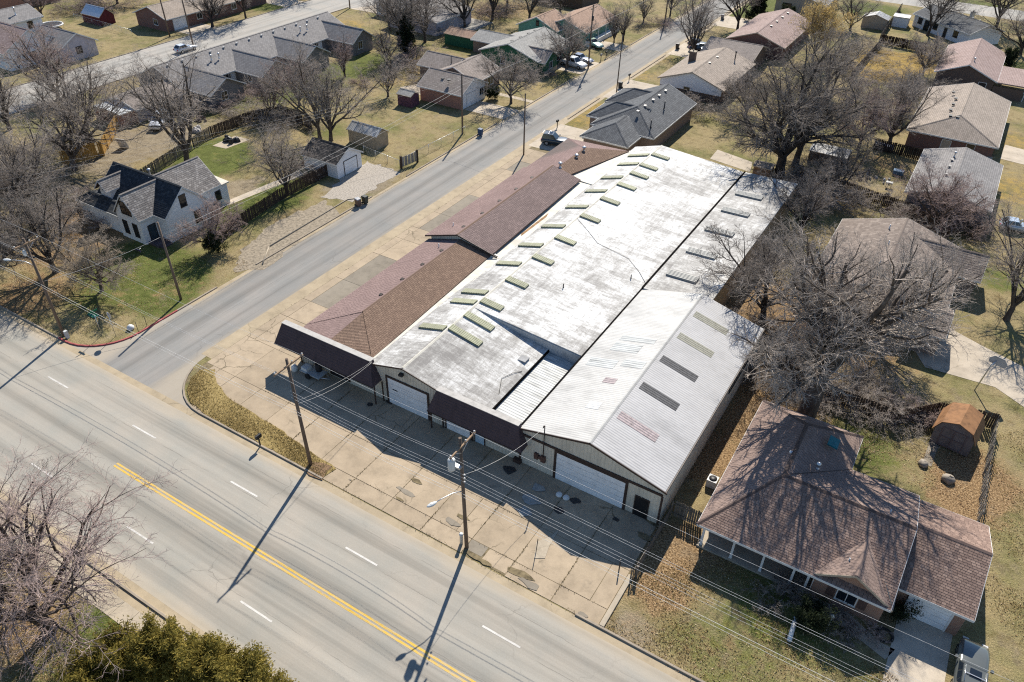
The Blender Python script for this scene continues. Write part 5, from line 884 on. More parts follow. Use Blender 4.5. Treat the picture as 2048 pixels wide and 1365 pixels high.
for dy, lb in ((-1.35, 'power wire on the road side crossarm tips of the roadside poles'), (1.3, 'power wire on the workshop side crossarm tips of the roadside poles')): wire([(x, YP+dy, 10.72) for x in XR], .007, M_WIRE, lb, .3)
for k, (z, dy) in enumerate(((8.15, -.22), (7.8, -.22), (7.45, -.22))): wire([(x, YP+dy, z) for x in XR[2:]], .007, M_WIRE, ('top', 'middle', 'lowest')[k]+' of the three secondary wires right of the verge pole', .3)
wire([(x, YP+.05, 9.2) for x in XR], .007, M_WIRE, 'neutral wire running along the roadside poles below the crossarms', .35)
wire([(x, YP-.25, 6.2) for x in XR], .015, M_CABLE, 'thick bright telephone cable along the main road', .3); wire([(x, YP-.25, 5.9) for x in XR], .011, M_CABLE, 'second telephone cable just below the thick bright one', .38)
wire([(-37.0, 29.8, 6.6), (-37.7, 39.1, 4.1)], .01, M_CABLE, 'service drop from the verge pole to the left mansard', .5); wire([(-37.0, 29.8, 6.9), (-37.7, 39.1, 4.2)], .008, M_CABLE, 'upper service drop from the verge pole to the left mansard', .3); wire([(-21.3, 29.8, 7.7), (-20.15, 38.9, 5.35)], .012, M_CABLE, 'service drop from the transformer pole to the meter mast', .6)
wire([(-70, 29.6, 6.3), (-65.55, 40.2, 7.6)], .015, M_CABLE, 'cable from the corner lamp pole to the leaning lawn pole', .35)
SS = [(-65.6, 40.2, 7.7), (-66.05, 94.4, 7.6), (-64.25, 133.8, 7.8), (-64.1, 171, 7.9), (-64, 225, 8)]; wire(SS, .015, M_CABLE, 'thick pale cable along the side street poles', .5); wire([(p[0]+.05, p[1], p[2]-.45) for p in SS[:2]], .011, M_CABLE, 'lower pale cable over the picket fence', .6)
for k, dz in enumerate((0, .45, .9)): wire([(-66.05, 94.4, 8.9-dz*.5), (-92, 36-3*k, 8.8-dz)], .006, M_CABLE, ('upper', 'middle', 'lower')[k]+' thin line slanting from the chain-link corner pole over the white garage', .8)
wire([(-66.1, 94.4, 8.6), (-71.9, 106.2, 4.3)], .007, M_CABLE, 'service line to the white gable near the chain-link corner pole', .4); wire([(-54.1, 92.9, 8.9), (-66, 94.5, 8.8)], .012, M_BLKW, 'dark wire crossing the side street behind the workshop', .3)
a, b = G(340, 74), G(388, 97); wire([(a[0]-.3, a[1], 9), (b[0]-.3, b[1], 8.5), (-129.4, 141, 8.5)], .02, M_CABLE, 'pale cable along the far street poles', .5)
# ================================================================== fences
def fence(label, pts, h, mat, pw=.14, gap=.03, th=.022, top=True, name='picket_fence', railm=None, jit=.03, lean=.02, both=False):
    t = thing(name, label, 'fence', (pts[0][0], pts[0][1], 0), 'fences'); org = Vector((pts[0][0], pts[0][1], 0))
    z1 = h; mm = MB(); mm.add([(-pw/2, -th/2, .04), (pw/2, -th/2, .04), (pw/2, th/2, .04), (-pw/2, th/2, .04), (-pw/2, -th/2, z1-.05), (pw/2, -th/2, z1-.05), (pw/2, th/2, z1-.05), (-pw/2, th/2, z1-.05), (0, -th/2, z1), (0, th/2, z1)], [(0, 1, 5, 8, 4), (3, 7, 9, 6, 2), (1, 2, 6, 9, 5), (0, 4, 8, 9, 7, 3)[:4] if False else (0, 4, 7, 3), (4, 8, 9, 7), (0, 3, 2, 1)]); me = mm.mesh('picket', mat)
    cnt = 0
    for a, b in zip(pts[:-1], pts[1:]):
        d = Vector((b[0]-a[0], b[1]-a[1])); L = d.length; an = math.atan2(d.y, d.x); n = max(1, int(L/(pw+gap)))
        for k in range(n):
            if rnd.random() < .012: continue
            q = (k+.5)/n; side = (.05 if k % 2 else -.05) if both else .035
            o = link('picket', me, t, (a[0]+d.x*q-org.x-math.sin(an)*side, a[1]+d.y*q-org.y+math.cos(an)*side, rnd.uniform(-jit, jit))); o.rotation_euler = (rnd.uniform(-lean, lean), rnd.uniform(-lean, lean), an+rnd.uniform(-.05, .05)); cnt += 1
        for z in (h*.22, h*.8):
            r_ = MB(); nn = Vector((-d.y, d.x)).normalized()*.03; r_.add([(a[0]-nn.x, a[1]-nn.y, z-.045), (a[0], a[1], z-.045), (a[0], a[1], z+.045), (a[0]-nn.x, a[1]-nn.y, z+.045), (b[0]-nn.x, b[1]-nn.y, z-.045), (b[0], b[1], z-.045), (b[0], b[1], z+.045), (b[0]-nn.x, b[1]-nn.y, z+.045)], [(0, 1, 2, 3), (4, 7, 6, 5), (0, 4, 5, 1), (1, 5, 6, 2), (2, 6, 7, 3), (3, 7, 4, 0)]); r_.build('rail', railm or mat, t)
        np_ = max(1, round(L/2.5))
        for k in range(np_+1): q = k/np_; p_ = MB(); x, y = a[0]+d.x*q, a[1]+d.y*q; nn = Vector((-d.y, d.x)).normalized()*.08; x -= nn.x; y -= nn.y; p_.box(x-.045, y-.045, -.1, x+.045, y+.045, h*.97); p_.build('fence_post', railm or mat, t)
    return t
F_DARK = paint('dark_brown_fence_wood', (.055, .036, .026), .25, 3, .85, objvar=.35); F_GREY = paint('grey_weathered_fence_wood', (.17, .145, .12), .25, 3, .88, objvar=.3); F_BRN = paint('brown_fence_wood', (.10, .068, .046), .25, 3, .85, objvar=.35); F_NEW = paint('orange_new_cedar', (.48, .28, .075), .15, 2, .8, objvar=.2); F_PALE = paint('pale_grey_slats', (.30, .275, .24), .2, 3, .88, objvar=.2)
fence('dark picket fence along the yard beside the side street', P((656, 352), (560, 403), (478, 457), (432, 494)), 1.75, F_DARK, .17, .03); fence('grey weathered picket fence behind the white two-storey house', P((160, 437), (245, 392), (330, 335), (425, 275)), 1.8, F_GREY, .17, .05); fence('brown board fence behind the patio lawn', P((425, 275), (500, 245), (565, 232), (625, 262)), 1.75, F_BRN, .22, .03)
fence('orange new cedar fence panel leaning in the junk yard', P((128, 333), (207, 312)), 2.2, F_NEW, .2, .01); fence('orange cedar gate standing ajar by the tin roof', P((208, 312), (238, 258)), 2.2, F_NEW, .2, .01)
fence('brown board fence under the biggest bare tree', [(-7.6, 61.2), (-3.2, 61.1), (3.6, 61.0), (11.0, 65.2)][:3]+[(6.4, 64.2), (11.1, 65.3)], 1.85, F_BRN, .17, .03); fence('pale shadowbox fence along the right side of the fenced yard', [(11.1, 65.3), (11.0, 58.8), (11.1, 52.6)], 1.7, F_PALE, .15, .11, both=True)
fence('grey slat fence at the right end of the apron', [(-9.55, 40.6), (-9.55, 36.5), (-9.6, 33.6)], 1.25, F_GREY, .12, .09); fence('short grey fence between the workshop and the brick ranch house', [(-9.5, 40.75), (-7.0, 40.75)], 1.75, F_GREY, .15, .02)
fence('dark board fence crossing behind the workshop', P((1592, 352), (1700, 392), (1812, 432), (1892, 482)), 1.8, F_BRN, .2, .04); fence('dark fence beside the red brick hip roof house', P((1745, 300), (1800, 312), (1850, 326)), 1.8, F_DARK, .22, .03); fence('tall dark fence below the fenced lawn, top right', P((1760, 88), (1850, 106)), 1.9, F_DARK, .3, .02); fence('weathered fence running up beside the metal roof shed', P((1757, 86), (1800, 22)), 1.8, F_GREY, .3, .04)
fence('grey fence along the back of the lawns at the top right', P((1700, 160), (1760, 92)), 1.7, F_GREY, .3, .06)
def chainlink(label, pts, h=1.2):
    t = thing('chain_link_fence', label, 'fence', (*pts[0], 0), 'fences'); m = MB(); w_ = MB()
    for a, b in zip(pts[:-1], pts[1:]):
        d = Vector((b[0]-a[0], b[1]-a[1])); L = d.length; n = max(1, round(L/3))
        m.tube([(*a, h), (*b, h)], .022, 6)
        for k in range(n+1): q = k/n; p_ = MB(); p_.tube([(a[0]+d.x*q, a[1]+d.y*q, 0), (a[0]+d.x*q, a[1]+d.y*q, h+.05)], .03, 6); p_.build('fence_post', M_GALV, t)
        k = int(L/.16)
        for i in range(k):
            for s_ in (1, -1):
                q0, q1 = i/k, (i+s_*h/.16*.6)/k
                if 0 <= q1 <= 1: w_.tube([(a[0]+d.x*q0, a[1]+d.y*q0, .03), (a[0]+d.x*q1, a[1]+d.y*q1, h)], .004, 3, cap=False)
    m.build('top_rail', M_GALV, t); w_.build('wire_mesh', M_GALV, t)
chainlink('chain-link fence along the tin shed lawn by the side street', P((728, 308), (800, 337))+P((832, 318), (930, 268))); chainlink('low chain-link fence beside the red barn shed', P((150, 40), (205, 55), (265, 72)))
gt = thing('yard_gate', 'grey panelled gate between dark posts at the chain-link fence', 'gate', (*G(817, 335), 0)); a, b = G(803, 338), G(835, 325)
for q in (a, b): MB().box(q[0]-.12, q[1]-.12, 0, q[0]+.12, q[1]+.12, 1.9).build('gate_post', F_DARK, gt)
for k in range(5): q0, q1 = k/5+.02, (k+1)/5-.01; MB().prism([(a[0]+(b[0]-a[0])*q0, a[1]+(b[1]-a[1])*q0), (a[0]+(b[0]-a[0])*q1, a[1]+(b[1]-a[1])*q1), (a[0]+(b[0]-a[0])*q1+.03, a[1]+(b[1]-a[1])*q1-.03), (a[0]+(b[0]-a[0])*q0+.03, a[1]+(b[1]-a[1])*q0-.03)], .25, 1.7).build('gate_panel', F_PALE, gt)
# ================================================================== vehicles
M_TYRE = paint('tyre_rubber', (.02, .02, .02), .2, 8, .85); M_RIM = metalmat('alloy_rim', (.55, .55, .56), .3)
def carpaint(n, c): 
    if n in MATS: return MATS[n]
    s = NT(n); f = s.noise(1.2); col = s.ramp(f, [(.3, sc3(c, .9)), (.7, c)]); m_ = s.done(col, .28, .15); s.b.inputs['Coat Weight'].default_value = .6; s.b.inputs['Coat Roughness'].default_value = .08; MATS[n] = m_; return m_
def car(name, label, cat, loc, rz, mat, kind='sedan'):
    t = thing(name, label, cat, (0, 0, 0), 'parked vehicles'); D = {'sedan': (4.6, .88, .92, 1.42, (-.35, .18, -1.55, -2.1), .32), 'suv': (4.75, .93, 1.05, 1.74, (-.55, .15, -2.0, -2.28), .36), 'pickup': (5.6, .97, 1.1, 1.82, (.55, 1.2, -.9, -1.1), .38), 'van': (5.2, .96, 1.15, 1.95, (-.0, 1.1, -2.4, -2.5), .36)}[kind]
    L, W, zb, zt, (rf, wf, rr_, wr), wr_ = D; hl = L/2
    st = [(-hl, .45, .62, .78), (-hl+.12, .33, zb-.12, .92), (-hl+.7, .28, zb, 1.), (0, .26, zb, 1.), (hl-1.25, .27, zb-.02, 1.), (hl-.55, .28, zb-.14, .97), (hl-.12, .34, zb-.28, .88), (hl, .42, zb-.42, .72)]
    m = MB(); vs = []
    for x, z0, z1, k in st: ww = W*k; zm = z0+(z1-z0)*.55; vs += [(x, -ww*.86, z0), (x, -ww, zm), (x, -ww*.93, z1-.03), (x, -ww*.7, z1), (x, ww*.7, z1), (x, ww*.93, z1-.03), (x, ww, zm), (x, ww*.86, z0)]
    n = len(st); m.add(vs, [(i*8+k, (i+1)*8+k, (i+1)*8+(k+1) % 8, i*8+(k+1) % 8) for i in range(n-1) for k in range(8)]+[tuple(range(8)), tuple((n-1)*8+k for k in range(7, -1, -1))], True); body = m.build('body', mat, t, local=True)
    tw = W*.74; bw = W*.91; m = MB(); zc = zb-.02
    cv = [(wf, -bw, zc), (wr, -bw, zc), (wr, bw, zc), (wf, bw, zc), (rf, -tw, zt), (rr_, -tw, zt), (rr_, tw, zt), (rf, tw, zt)]; m.add(cv, [(0, 4, 7, 3), (1, 2, 6, 5), (0, 1, 5, 4), (3, 7, 6, 2), (4, 5, 6, 7)]); m.build('cabin', mat, t, local=True)
    def pane(ids, u0, u1, v0, v1, off, nm):
        a, b, c, d = (Vector(cv[i]) for i in ids); f = lambda u, v: (a+(b-a)*u)+((d+(c-d)*u)-(a+(b-a)*u))*v; q = [f(u0, v0), f(u1, v0), f(u1, v1), f(u0, v1)]; nr = (q[1]-q[0]).cross(q[3]-q[0]).normalized(); mm = MB(); o_ = nr*off; mm.add([p+o_ for p in q]+[p-o_ for p in q], [(0, 1, 2, 3), (7, 6, 5, 4), (0, 4, 5, 1), (1, 5, 6, 2), (2, 6, 7, 3), (3, 7, 4, 0)]); return mm.build(nm, glass(), t, local=True)
    pane((0, 3, 7, 4), .06, .94, .06, .92, .012, 'windscreen'); pane((1, 2, 6, 5), .08, .92, .1, .9, .012, 'rear_window')
    for ids in ((0, 1, 5, 4), (3, 2, 6, 7)):
        if kind == 'pickup': pane(ids, .08, .5, .12, .88, .012, 'side_window'); pane(ids, .56, .95, .12, .88, .012, 'side_window')
        else: pane(ids, .05, .36, .12, .88, .012, 'side_window'); pane(ids, .4, .68, .12, .88, .012, 'side_window'); pane(ids, .72, .95, .15, .85, .012, 'side_window')
    for x in (-hl+.95, hl-.95):
        for s_ in (-1, 1):
            y = s_*(W-.1); m = MB(); vs = []; pr = [(wr_*.62, -.1), (wr_*.95, -.1), (wr_, -.06), (wr_, .06), (wr_*.95, .1), (wr_*.62, .1)]
            for r_, o_ in pr:
                for k in range(14): an = 2*math.pi*k/14; vs.append((x+r_*math.cos(an), y+o_, wr_+r_*math.sin(an)))
            m.add(vs, [(i*14+k, i*14+(k+1) % 14, (i+1)*14+(k+1) % 14, (i+1)*14+k) for i in range(5) for k in range(14)], True); wl = m.build('wheel', M_TYRE, t, local=True)
            m = MB(); m.tube([(x, y+s_*.085, wr_), (x, y+s_*.06, wr_)], wr_*.62, 12); m.build('rim', M_RIM, wl, local=True)
    for s_ in (-1, 1):
        m = MB(); m.box(hl-.22, s_*W*.62-.18, zb-.42, hl-.02, s_*W*.62+.18, zb-.29); m.build('headlight', M_INS, t, local=True); m = MB(); m.box(-hl-.005, s_*W*.68-.12, zb-.32, -hl+.12, s_*W*.68+.12, zb-.12); m.build('tail_light', paint('red_lens', (.35, .02, .02), .1, 3, .3), t, local=True)
        m = MB(); m.box(wf-.05, s_*(W+.02), zb+.02, wf+.12, s_*(W+.2), zb+.18); m.build('wing_mirror', mat, t, local=True)
    if kind == 'suv':
        for s_ in (-1, 1): m = MB(); m.tube([(rf-.1, s_*tw*.86, zt+.06), (rr_+.1, s_*tw*.86, zt+.06)], .025, 6); m.build('roof_rail', M_RIM, t, local=True)
        for k in range(2): m = MB(); xx = rf-.7-k*.9; m.box(xx-.025, -tw*.86, zt+.05, xx+.03, tw*.86, zt+.08); m.build('roof_bar', M_RIM, t, local=True)
        m = MB(); m.box(rf-.85, -tw*.5, zt+.004, rf-.15, tw*.5, zt+.012); m.build('sunroof', glass(), t, local=True)
    if kind == 'pickup': m = MB(); m.box(-hl+.15, -W*.8, zb-.02, wr-.1, W*.8, zb+.02); m.build('bed_cover', M_DARKM, t, local=True)
    t.location = (loc[0], loc[1], .03); t.rotation_euler = (0, 0, rz); return t
PI = math.pi
car('parked_suv', 'silver SUV with roof rack parked beside the ranch house garage, cut off by the frame', 'car', (11.95, 38.6), PI/2, carpaint('silver_paint', (.10, .108, .10)), 'suv'); car('parked_suv', 'dark blue SUV parked on the concrete drive behind the workshop', 'car', (-51.8, 98.9), math.radians(15), carpaint('dark_blue_paint', (.02, .035, .05)), 'suv')
car('pickup_truck', 'white pickup parked in the drive of the green house', 'pickup', (-67.2, 133.2), math.radians(-8), carpaint('white_paint', (.68, .69, .70)), 'pickup'); car('parked_car', 'grey blue sedan behind the white pickup', 'car', (-67.0, 136.6), math.radians(-6), carpaint('slate_paint', (.14, .16, .22)), 'sedan'); car('parked_car', 'pale green car in the drive of the teal house', 'car', (-69.6, 146.9), math.radians(-25), carpaint('pale_green_paint', (.32, .46, .38)), 'sedan')
car('parked_car', 'white sedan parked along the far street', 'car', (-134.0, 98.2), math.radians(87), carpaint('white_paint', (.68, .69, .70)), 'sedan'); car('parked_van', 'white van parked by the junk yard under the bare tree', 'van', (*G(322, 252),), math.radians(-60), carpaint('white_paint', (.68, .69, .70)), 'van')
car('parked_car', 'pale blue car at the right edge below the bare maple', 'car', (*G(2035, 462),), math.radians(8), carpaint('pale_blue_paint', (.45, .52, .60)), 'sedan'); car('parked_car', 'black car half hidden behind the multi-stemmed street tree', 'car', (-50.4, 156.2), math.radians(10), carpaint('black_paint', (.015, .016, .018)), 'sedan'); car('parked_car', 'dark car beside the black one behind the multi-stemmed tree', 'car', (-51.8, 159.2), math.radians(10), carpaint('dark_grey_paint', (.05, .055, .06)), 'sedan')
# ================================================================== bins, mailboxes, signs and yard things
def wbin(label, loc, rz, c):
    t = thing('wheelie_bin', label, 'bin', (0, 0, 0), 'wheelie bins'); mt = paint('bin_'+c[0], c[1], .1, 4, .5); m = MB(); m.add([(-.24, -.26, .08), (.24, -.26, .08), (.24, .26, .08), (-.24, .26, .08), (-.3, -.33, 1.0), (.3, -.33, 1.0), (.3, .36, 1.0), (-.3, .36, 1.0)], [(0, 3, 2, 1), (0, 1, 5, 4), (1, 2, 6, 5), (2, 3, 7, 6), (3, 0, 4, 7), (4, 5, 6, 7)]); m.build('bin_body', mt, t, local=True)
    m = MB(); m.add([(-.33, -.37, 1.0), (.33, -.37, 1.0), (.33, .4, 1.03), (-.33, .4, 1.03), (-.28, -.32, 1.1), (.28, -.32, 1.1), (.28, .34, 1.14), (-.28, .34, 1.14)], [(0, 3, 2, 1), (4, 5, 6, 7), (0, 1, 5, 4), (1, 2, 6, 5), (2, 3, 7, 6), (3, 0, 4, 7)]); m.build('bin_lid', mt if len(c) < 3 else paint('bin_lid_'+c[0], c[2], .1, 4, .5), t, local=True)
    for s_ in (-1, 1): m = MB(); m.tube([(s_*.2, .33, .14), (s_*.28, .33, .14)], .14, 12); m.build('bin_wheel', M_TYRE, t, local=True)
    t.location = (*loc, .02); t.rotation_euler = (0, 0, rz)
wbin('brown wheelie bin with pale lid, left of the pair by the gravel strip', G(717, 413), 1.4, ('brown', (.17, .105, .08), (.42, .42, .42))); wbin('dark green wheelie bin, right of the pair by the gravel strip', G(731, 408), 1.5, ('dark_green', (.035, .042, .035))); wbin('blue wheelie bin standing in the gutter near the chain-link corner', G(961, 272), 1.5, ('blue', (.03, .07, .15))); wbin('dark wheelie bin by the cracked concrete drive on the east kerb', G(1240, 177), -1.5, ('charcoal', (.03, .032, .035))); wbin('brown black wheelie bin on the kerb near the multi-stemmed tree', G(1354, 99), -1.5, ('umber', (.06, .045, .035))); wbin('far grey blue wheelie bin near the top of the side street', G(1444, 40), -1.5, ('grey_blue', (.09, .11, .14)))
def mailbox(label, loc, rz, c=(.02, .02, .022)):
    t = thing('mailbox', label, 'mailbox', (*loc, 0), 'mailboxes'); m = MB(); m.box(loc[0]-.05, loc[1]-.05, 0, loc[0]+.05, loc[1]+.05, 1.1); m.build('post', M_DARKM, t); m = MB(); x, y = loc; hw = .13
    pf = [(-hw, 1.05), (hw, 1.05), (hw, 1.22), (hw*.7, 1.32), (0, 1.36), (-hw*.7, 1.32), (-hw, 1.22)]; m.extr([(x+a, y-.28, z) for a, z in pf], (0, .56, 0)); m.build('mail_box', paint('mailbox_%d' % int(c[0]*100), c, .1, 4, .45), t); m = MB(); m.box(x-.15, y-.3, 1.02, x+.15, y+.3, 1.05); m.build('mail_box_base', M_DARKM, t)
mailbox('black mailbox at the kerb of the grass verge', G(521, 893), 0); mailbox('black mailbox on the east kerb by the golden verge', (-55.0, 104.8), 0); mailbox('mailbox near the cracked concrete drive', (-54.9, 131.8), 0, (.05, .05, .055)); mailbox('dark mailbox at the west kerb by the pickup drive', (-64.3, 141.5), 0); mailbox('second mailbox at the west kerb by the pickup drive', (-64.4, 139.4), 0, (.2, .2, .2))
st_ = thing('stop_sign', 'stop sign on a thin post at the red kerb, seen from behind', 'sign', (*G(232, 673), 0)); x, y = G(232, 673); MB().tube([(x, y, 0), (x, y, 2.9)], .03, 6).build('post', M_GALV, st_); ok = [(.38*math.cos(math.pi/8+math.pi/4*k), .38*math.sin(math.pi/8+math.pi/4*k)) for k in range(8)]; MB().extr([(x+a, y+.03, 2.55+b) for a, b in ok], (0, .012, 0)).build('sign_back', M_GALV, st_); MB().extr([(x+a*.97, y+.043, 2.55+b*.97) for a, b in ok], (0, .006, 0)).build('sign_face', paint('sign_red', (.42, .02, .02), .05), st_)
x, y = G(204, 671); ss = thing('street_name_sign', 'crossed street name blades on a thin post by the corner', 'sign', (x, y, 0)); MB().tube([(x, y, 0), (x, y, 2.6)], .03, 6).build('post', M_GALV, ss); MB().box(x-.45, y-.015, 2.6, x+.45, y+.015, 2.8).build('name_blade', paint('sign_green', (.02, .16, .07), .05), ss); MB().box(x-.015, y-.45, 2.82, x+.015, y+.45, 3.02).build('name_blade', MATS['sign_green'], ss)
for k, px in enumerate(((277, 664), (294, 652))): x, y = G(*px); MB().tube([(x, y, 0), (x, y, 1.2)], .03, 6).base_build('marker_post', M_DARKM, label='thin dark marker post '+('nearer' if k == 0 else 'farther from')+' the kerb corner beside the white bag', cat='post')
x, y = G(262, 659); m = MB(); rs = random.Random(3)
m.lathe((x, y, 0), [(.3, 0), (.38, .15), (.34, .35), (.18, .5), (.06, .56)], 10); o = m.base_build('white_bag', M_TRIMW, label='white tied bag lying at the corner lawn', cat='bag')
m = MB(); x, y = G(187, 632)
for k in range(6): m.add([(x-.7+.25*k, y-.3, .06+.08*(k % 2)), (x-.7+.25*k, y+.35, .05+.09*((k+1) % 2))], [])
m.f += [(2*i, 2*i+2, 2*i+3, 2*i+1) for i in range(5)]; m.sm += [True]*5; o = m.base_build('tarp', paint('green_tarp', (.02, .16, .11), .15), label='crumpled green tarp on the corner lawn', cat='tarp')
bk = thing('bicycle', 'purple child bicycle lying by the white house', 'bicycle', (*G(278, 507), 0)); x, y = G(278, 507); mb_ = paint('purple_frame', (.25, .12, .45), .1)
for dx in (-.42, .42): MB().tube([(x+dx+.26*math.cos(k*.524), y+.05*math.sin(k*.524), .28+.26*math.sin(k*.524)) for k in range(13)], .03, 5, cap=False).build('wheel', M_TYRE, bk)
m = MB(); m.tube([(x-.42, y, .28), (x-.1, y, .5), (x+.3, y, .55), (x+.42, y, .28)], .025, 5); m.tube([(x-.1, y, .5), (x-.02, y, .26), (x+.3, y, .55)], .022, 5); m.build('frame', mb_, bk); MB().box(x-.2, y-.06, .6, x+.02, y+.06, .66).build('saddle', M_DARKM, bk); MB().tube([(x+.3, y-.22, .72), (x+.32, y, .6), (x+.3, y+.22, .72)], .02, 5).build('handlebar', M_GALV, bk)
tr = thing('utility_trailer', 'pale flatbed trailer parked in the shade under the left mansard', 'trailer', (*G(632, 752), 0)); x, y = G(632, 752); MB().box(x-1.4, y-.65, .42, x+1.0, y+.6, .52).build('trailer_bed', paint('pale_trailer', (.42, .43, .42), .15), tr)
for dy in (-.75, .7): MB().tube([(x-.3, y+dy-.08, .3), (x-.3, y+dy+.08, .3)], .3, 12).build('wheel', M_TYRE, tr)
MB().tube([(x+1.0, y-.4, .45), (x+1.9, y, .42), (x+1.0, y+.4, .45)], .05, 6).build('drawbar', M_GALV, tr); MB().lathe((x+.2, y+.3, .52), [(.29, 0), (.31, .3), (.31, .6), (.29, .88)], 14).base_build('oil_drum', paint('dark_drum', (.03, .028, .03), .15), label='dark drum standing on the pale trailer', cat='drum'); MB().box(x-1.3, y-.5, .52, x-.6, y+.2, .85).base_build('white_crate', M_TRIMW, label='white crate on the pale trailer', cat='crate'); x, y = G(590, 742); m = MB(); m.lathe((x, y, 0), [(.3, 0), (.34, .3), (.26, .62), (.1, .7)], 10); m.base_build('white_tank', M_TRIMW, label='small white tank on the apron left of the pale trailer', cat='tank')
# basketball hoop
x, y = G(1949, 781); hp_ = thing('basketball_hoop', 'basketball hoop on a leaning pole beside the concrete drive', 'basketball hoop', (x, y, 0)); MB().tube([(x, y, 0), (x+.35, y+.35, 3.0), (x+.6, y+.6, 3.4)], .06, 8).build('pole', M_GALV, hp_); m = MB(); m.extr([(x+.75+a, y+.6-a*.3, 3.0+b) for a, b in ((-.7, 0), (.7, 0), (.75, .45), (.4, .85), (-.4, .85), (-.75, .45))], (.02, .04, 0)); m.build('backboard', paint('grey_backboard', (.45, .45, .46), .1), hp_); MB().tube([(x+.9+.22*math.cos(k*.524), y+.9+.22*math.sin(k*.524), 3.1) for k in range(13)], .015, 5, cap=False).build('rim', paint('orange_rim', (.5, .12, .02), .1), hp_)
x, y = G(1423, 970); ac = thing('air_conditioner', 'white air conditioner unit in the shade beside the ranch house', 'air conditioner', (x, y, 0)); MB().box(x-.4, y-.4, 0, x+.4, y+.4, .75).build('casing', M_TRIMW, ac); MB().lathe((x, y, .75), [(.33, 0), (.33, .03), (.05, .05)], 14).build('fan_grille', M_DARKM, ac)
x, y = G(1768, 1272); m = MB()
for r_ in (.45, .52, .6): m.tube([(x+r_*math.cos(k*.35), y+r_*math.sin(k*.35), .06+.03*(r_ > .5)) for k in range(19)], .03, 5, cap=False)
m.base_build('garden_hose', M_BLKW, label='coiled black hose on the path before the ranch house', cat='hose')
x, y = G(1652, 1262); lp = thing('yard_lamp', 'small white lantern lamp in the ranch house front bed', 'lamp', (x, y, 0)); MB().tube([(x, y, 0), (x, y, 1.5)], .035, 8).build('post', M_TRIMW, lp); MB().lathe((x, y, 1.5), [(.06, 0), (.12, .05), (.13, .22), (.05, .3), (.02, .36)], 10).build('lantern', M_TRIMW, lp)
x, y = G(1640, 1200); MB().tube([(*G(1577, 1285), .2), (*G(1590, 1240), .22)], .16, 10).base_build('drain_pipe', M_CAN, label='short pale pipe leaning in the dark front bed', cat='pipe')
for px, s_, lb in (((1846, 930), .45, 'round grey boulder nearer the ranch house roof in the fenced yard'), ((1895, 962), .55, 'larger pale boulder in the dry leaves of the fenced yard')):
    x, y = G(*px); m = MB(); rs = random.Random(int(s_*100)); vs = []
    for i in range(6):
        for k in range(9): ph = math.pi*i/5; an = 2*math.pi*k/9; rr = s_*rs.uniform(.8, 1.15); vs.append((x+rr*math.sin(ph)*math.cos(an), y+rr*math.sin(ph)*math.sin(an), max(-.1, .35*s_+rr*.7*math.cos(ph))))
    m.add(vs, [(i*9+k, i*9+(k+1) % 9, (i+1)*9+(k+1) % 9, (i+1)*9+k) for i in range(5) for k in range(9)], True); m.base_build('boulder', paint('boulder_stone', (.30, .26, .21), .25, 3), label=lb, cat='rock')
x, y = G(105, 58); pl_ = thing('trampoline', 'white rimmed round trampoline on the far left lawn', 'trampoline', (x, y, 0)); MB().tube([(x+2.2*math.cos(k*.2618), y+2.2*math.sin(k*.2618), .85) for k in range(25)], .16, 6, cap=False).build('rim_pad', M_TRIMW, pl_); MB().lathe((x, y, .8), [(2.1, 0), (2.1, .02)], 24).build('bed', M_DARKM, pl_)
for k in range(6): MB().tube([(x+2.2*math.cos(k*1.047), y+2.2*math.sin(k*1.047), 0), (x+2.2*math.cos(k*1.047), y+2.2*math.sin(k*1.047), .8)], .04, 6).build('leg', M_GALV, pl_)
def lump(name, label, cat, px, dims, mat, seed, n=9):
    x, y = G(*px); rs = random.Random(seed); t = thing(name, label, cat, (x, y, 0))
    for k in range(n):
        a, b = rs.uniform(-.5, .5)*dims[0], rs.uniform(-.5, .5)*dims[1]; s_ = rs.uniform(.25, .5)*min(1.3, min(dims)); m = MB(); h_ = dims[2]*rs.uniform(.5, 1.); an = rs.uniform(0, 3.14); c_, q_ = math.cos(an), math.sin(an); bw, bd = s_*rs.uniform(.7, 1.5), s_*rs.uniform(.4, .9); tl = rs.uniform(-.25, .25)*h_
        m.add([(x+a+c_*u*bw-q_*v*bd, y+b+q_*u*bw+c_*v*bd, zz+(tl*u if zz > 0 else 0)) for zz, sh in ((0, 1), (h_*.7, .9), (h_, .45)) for u, v in ((-sh, -sh), (sh, -sh*.8), (sh*.8, sh), (-sh, sh*.9))], [(0, 3, 2, 1), (8, 9, 10, 11)]+[(i*4+j, i*4+(j+1) % 4, i*4+4+(j+1) % 4, i*4+4+j) for i in range(2) for j in range(4)]); m.build('piece', mat, t)
    return t
lump('covered_grill_set', 'black covered patio set on the small concrete pad', 'patio furniture', (462, 283), (2.0, 1.3, 1.0), M_DARKM, 4); lump('scrap_pile', 'pile of scrap beside the white garage', 'scrap', (598, 335), (1.4, 2.2, .6), paint('mixed_scrap', (.22, .14, .10), .6, 5), 5); lump('scrap_pile', 'brush and junk pile by the orange cedar panels', 'scrap', (150, 285), (7, 5, 1.0), paint('dark_junk', (.10, .08, .07), .6, 4), 6, 26); lump('brush_pile', 'grey brush pile along the fence by the van', 'brush pile', (395, 240), (4, 3, .8), paint('grey_brush', (.16, .12, .10), .5, 6), 8, 14); lump('scrap_pile', 'dark scrap heap behind the workshop under the bare trees', 'scrap', (1720, 352), (4, 3, .8), MATS['dark_junk'], 9, 12)
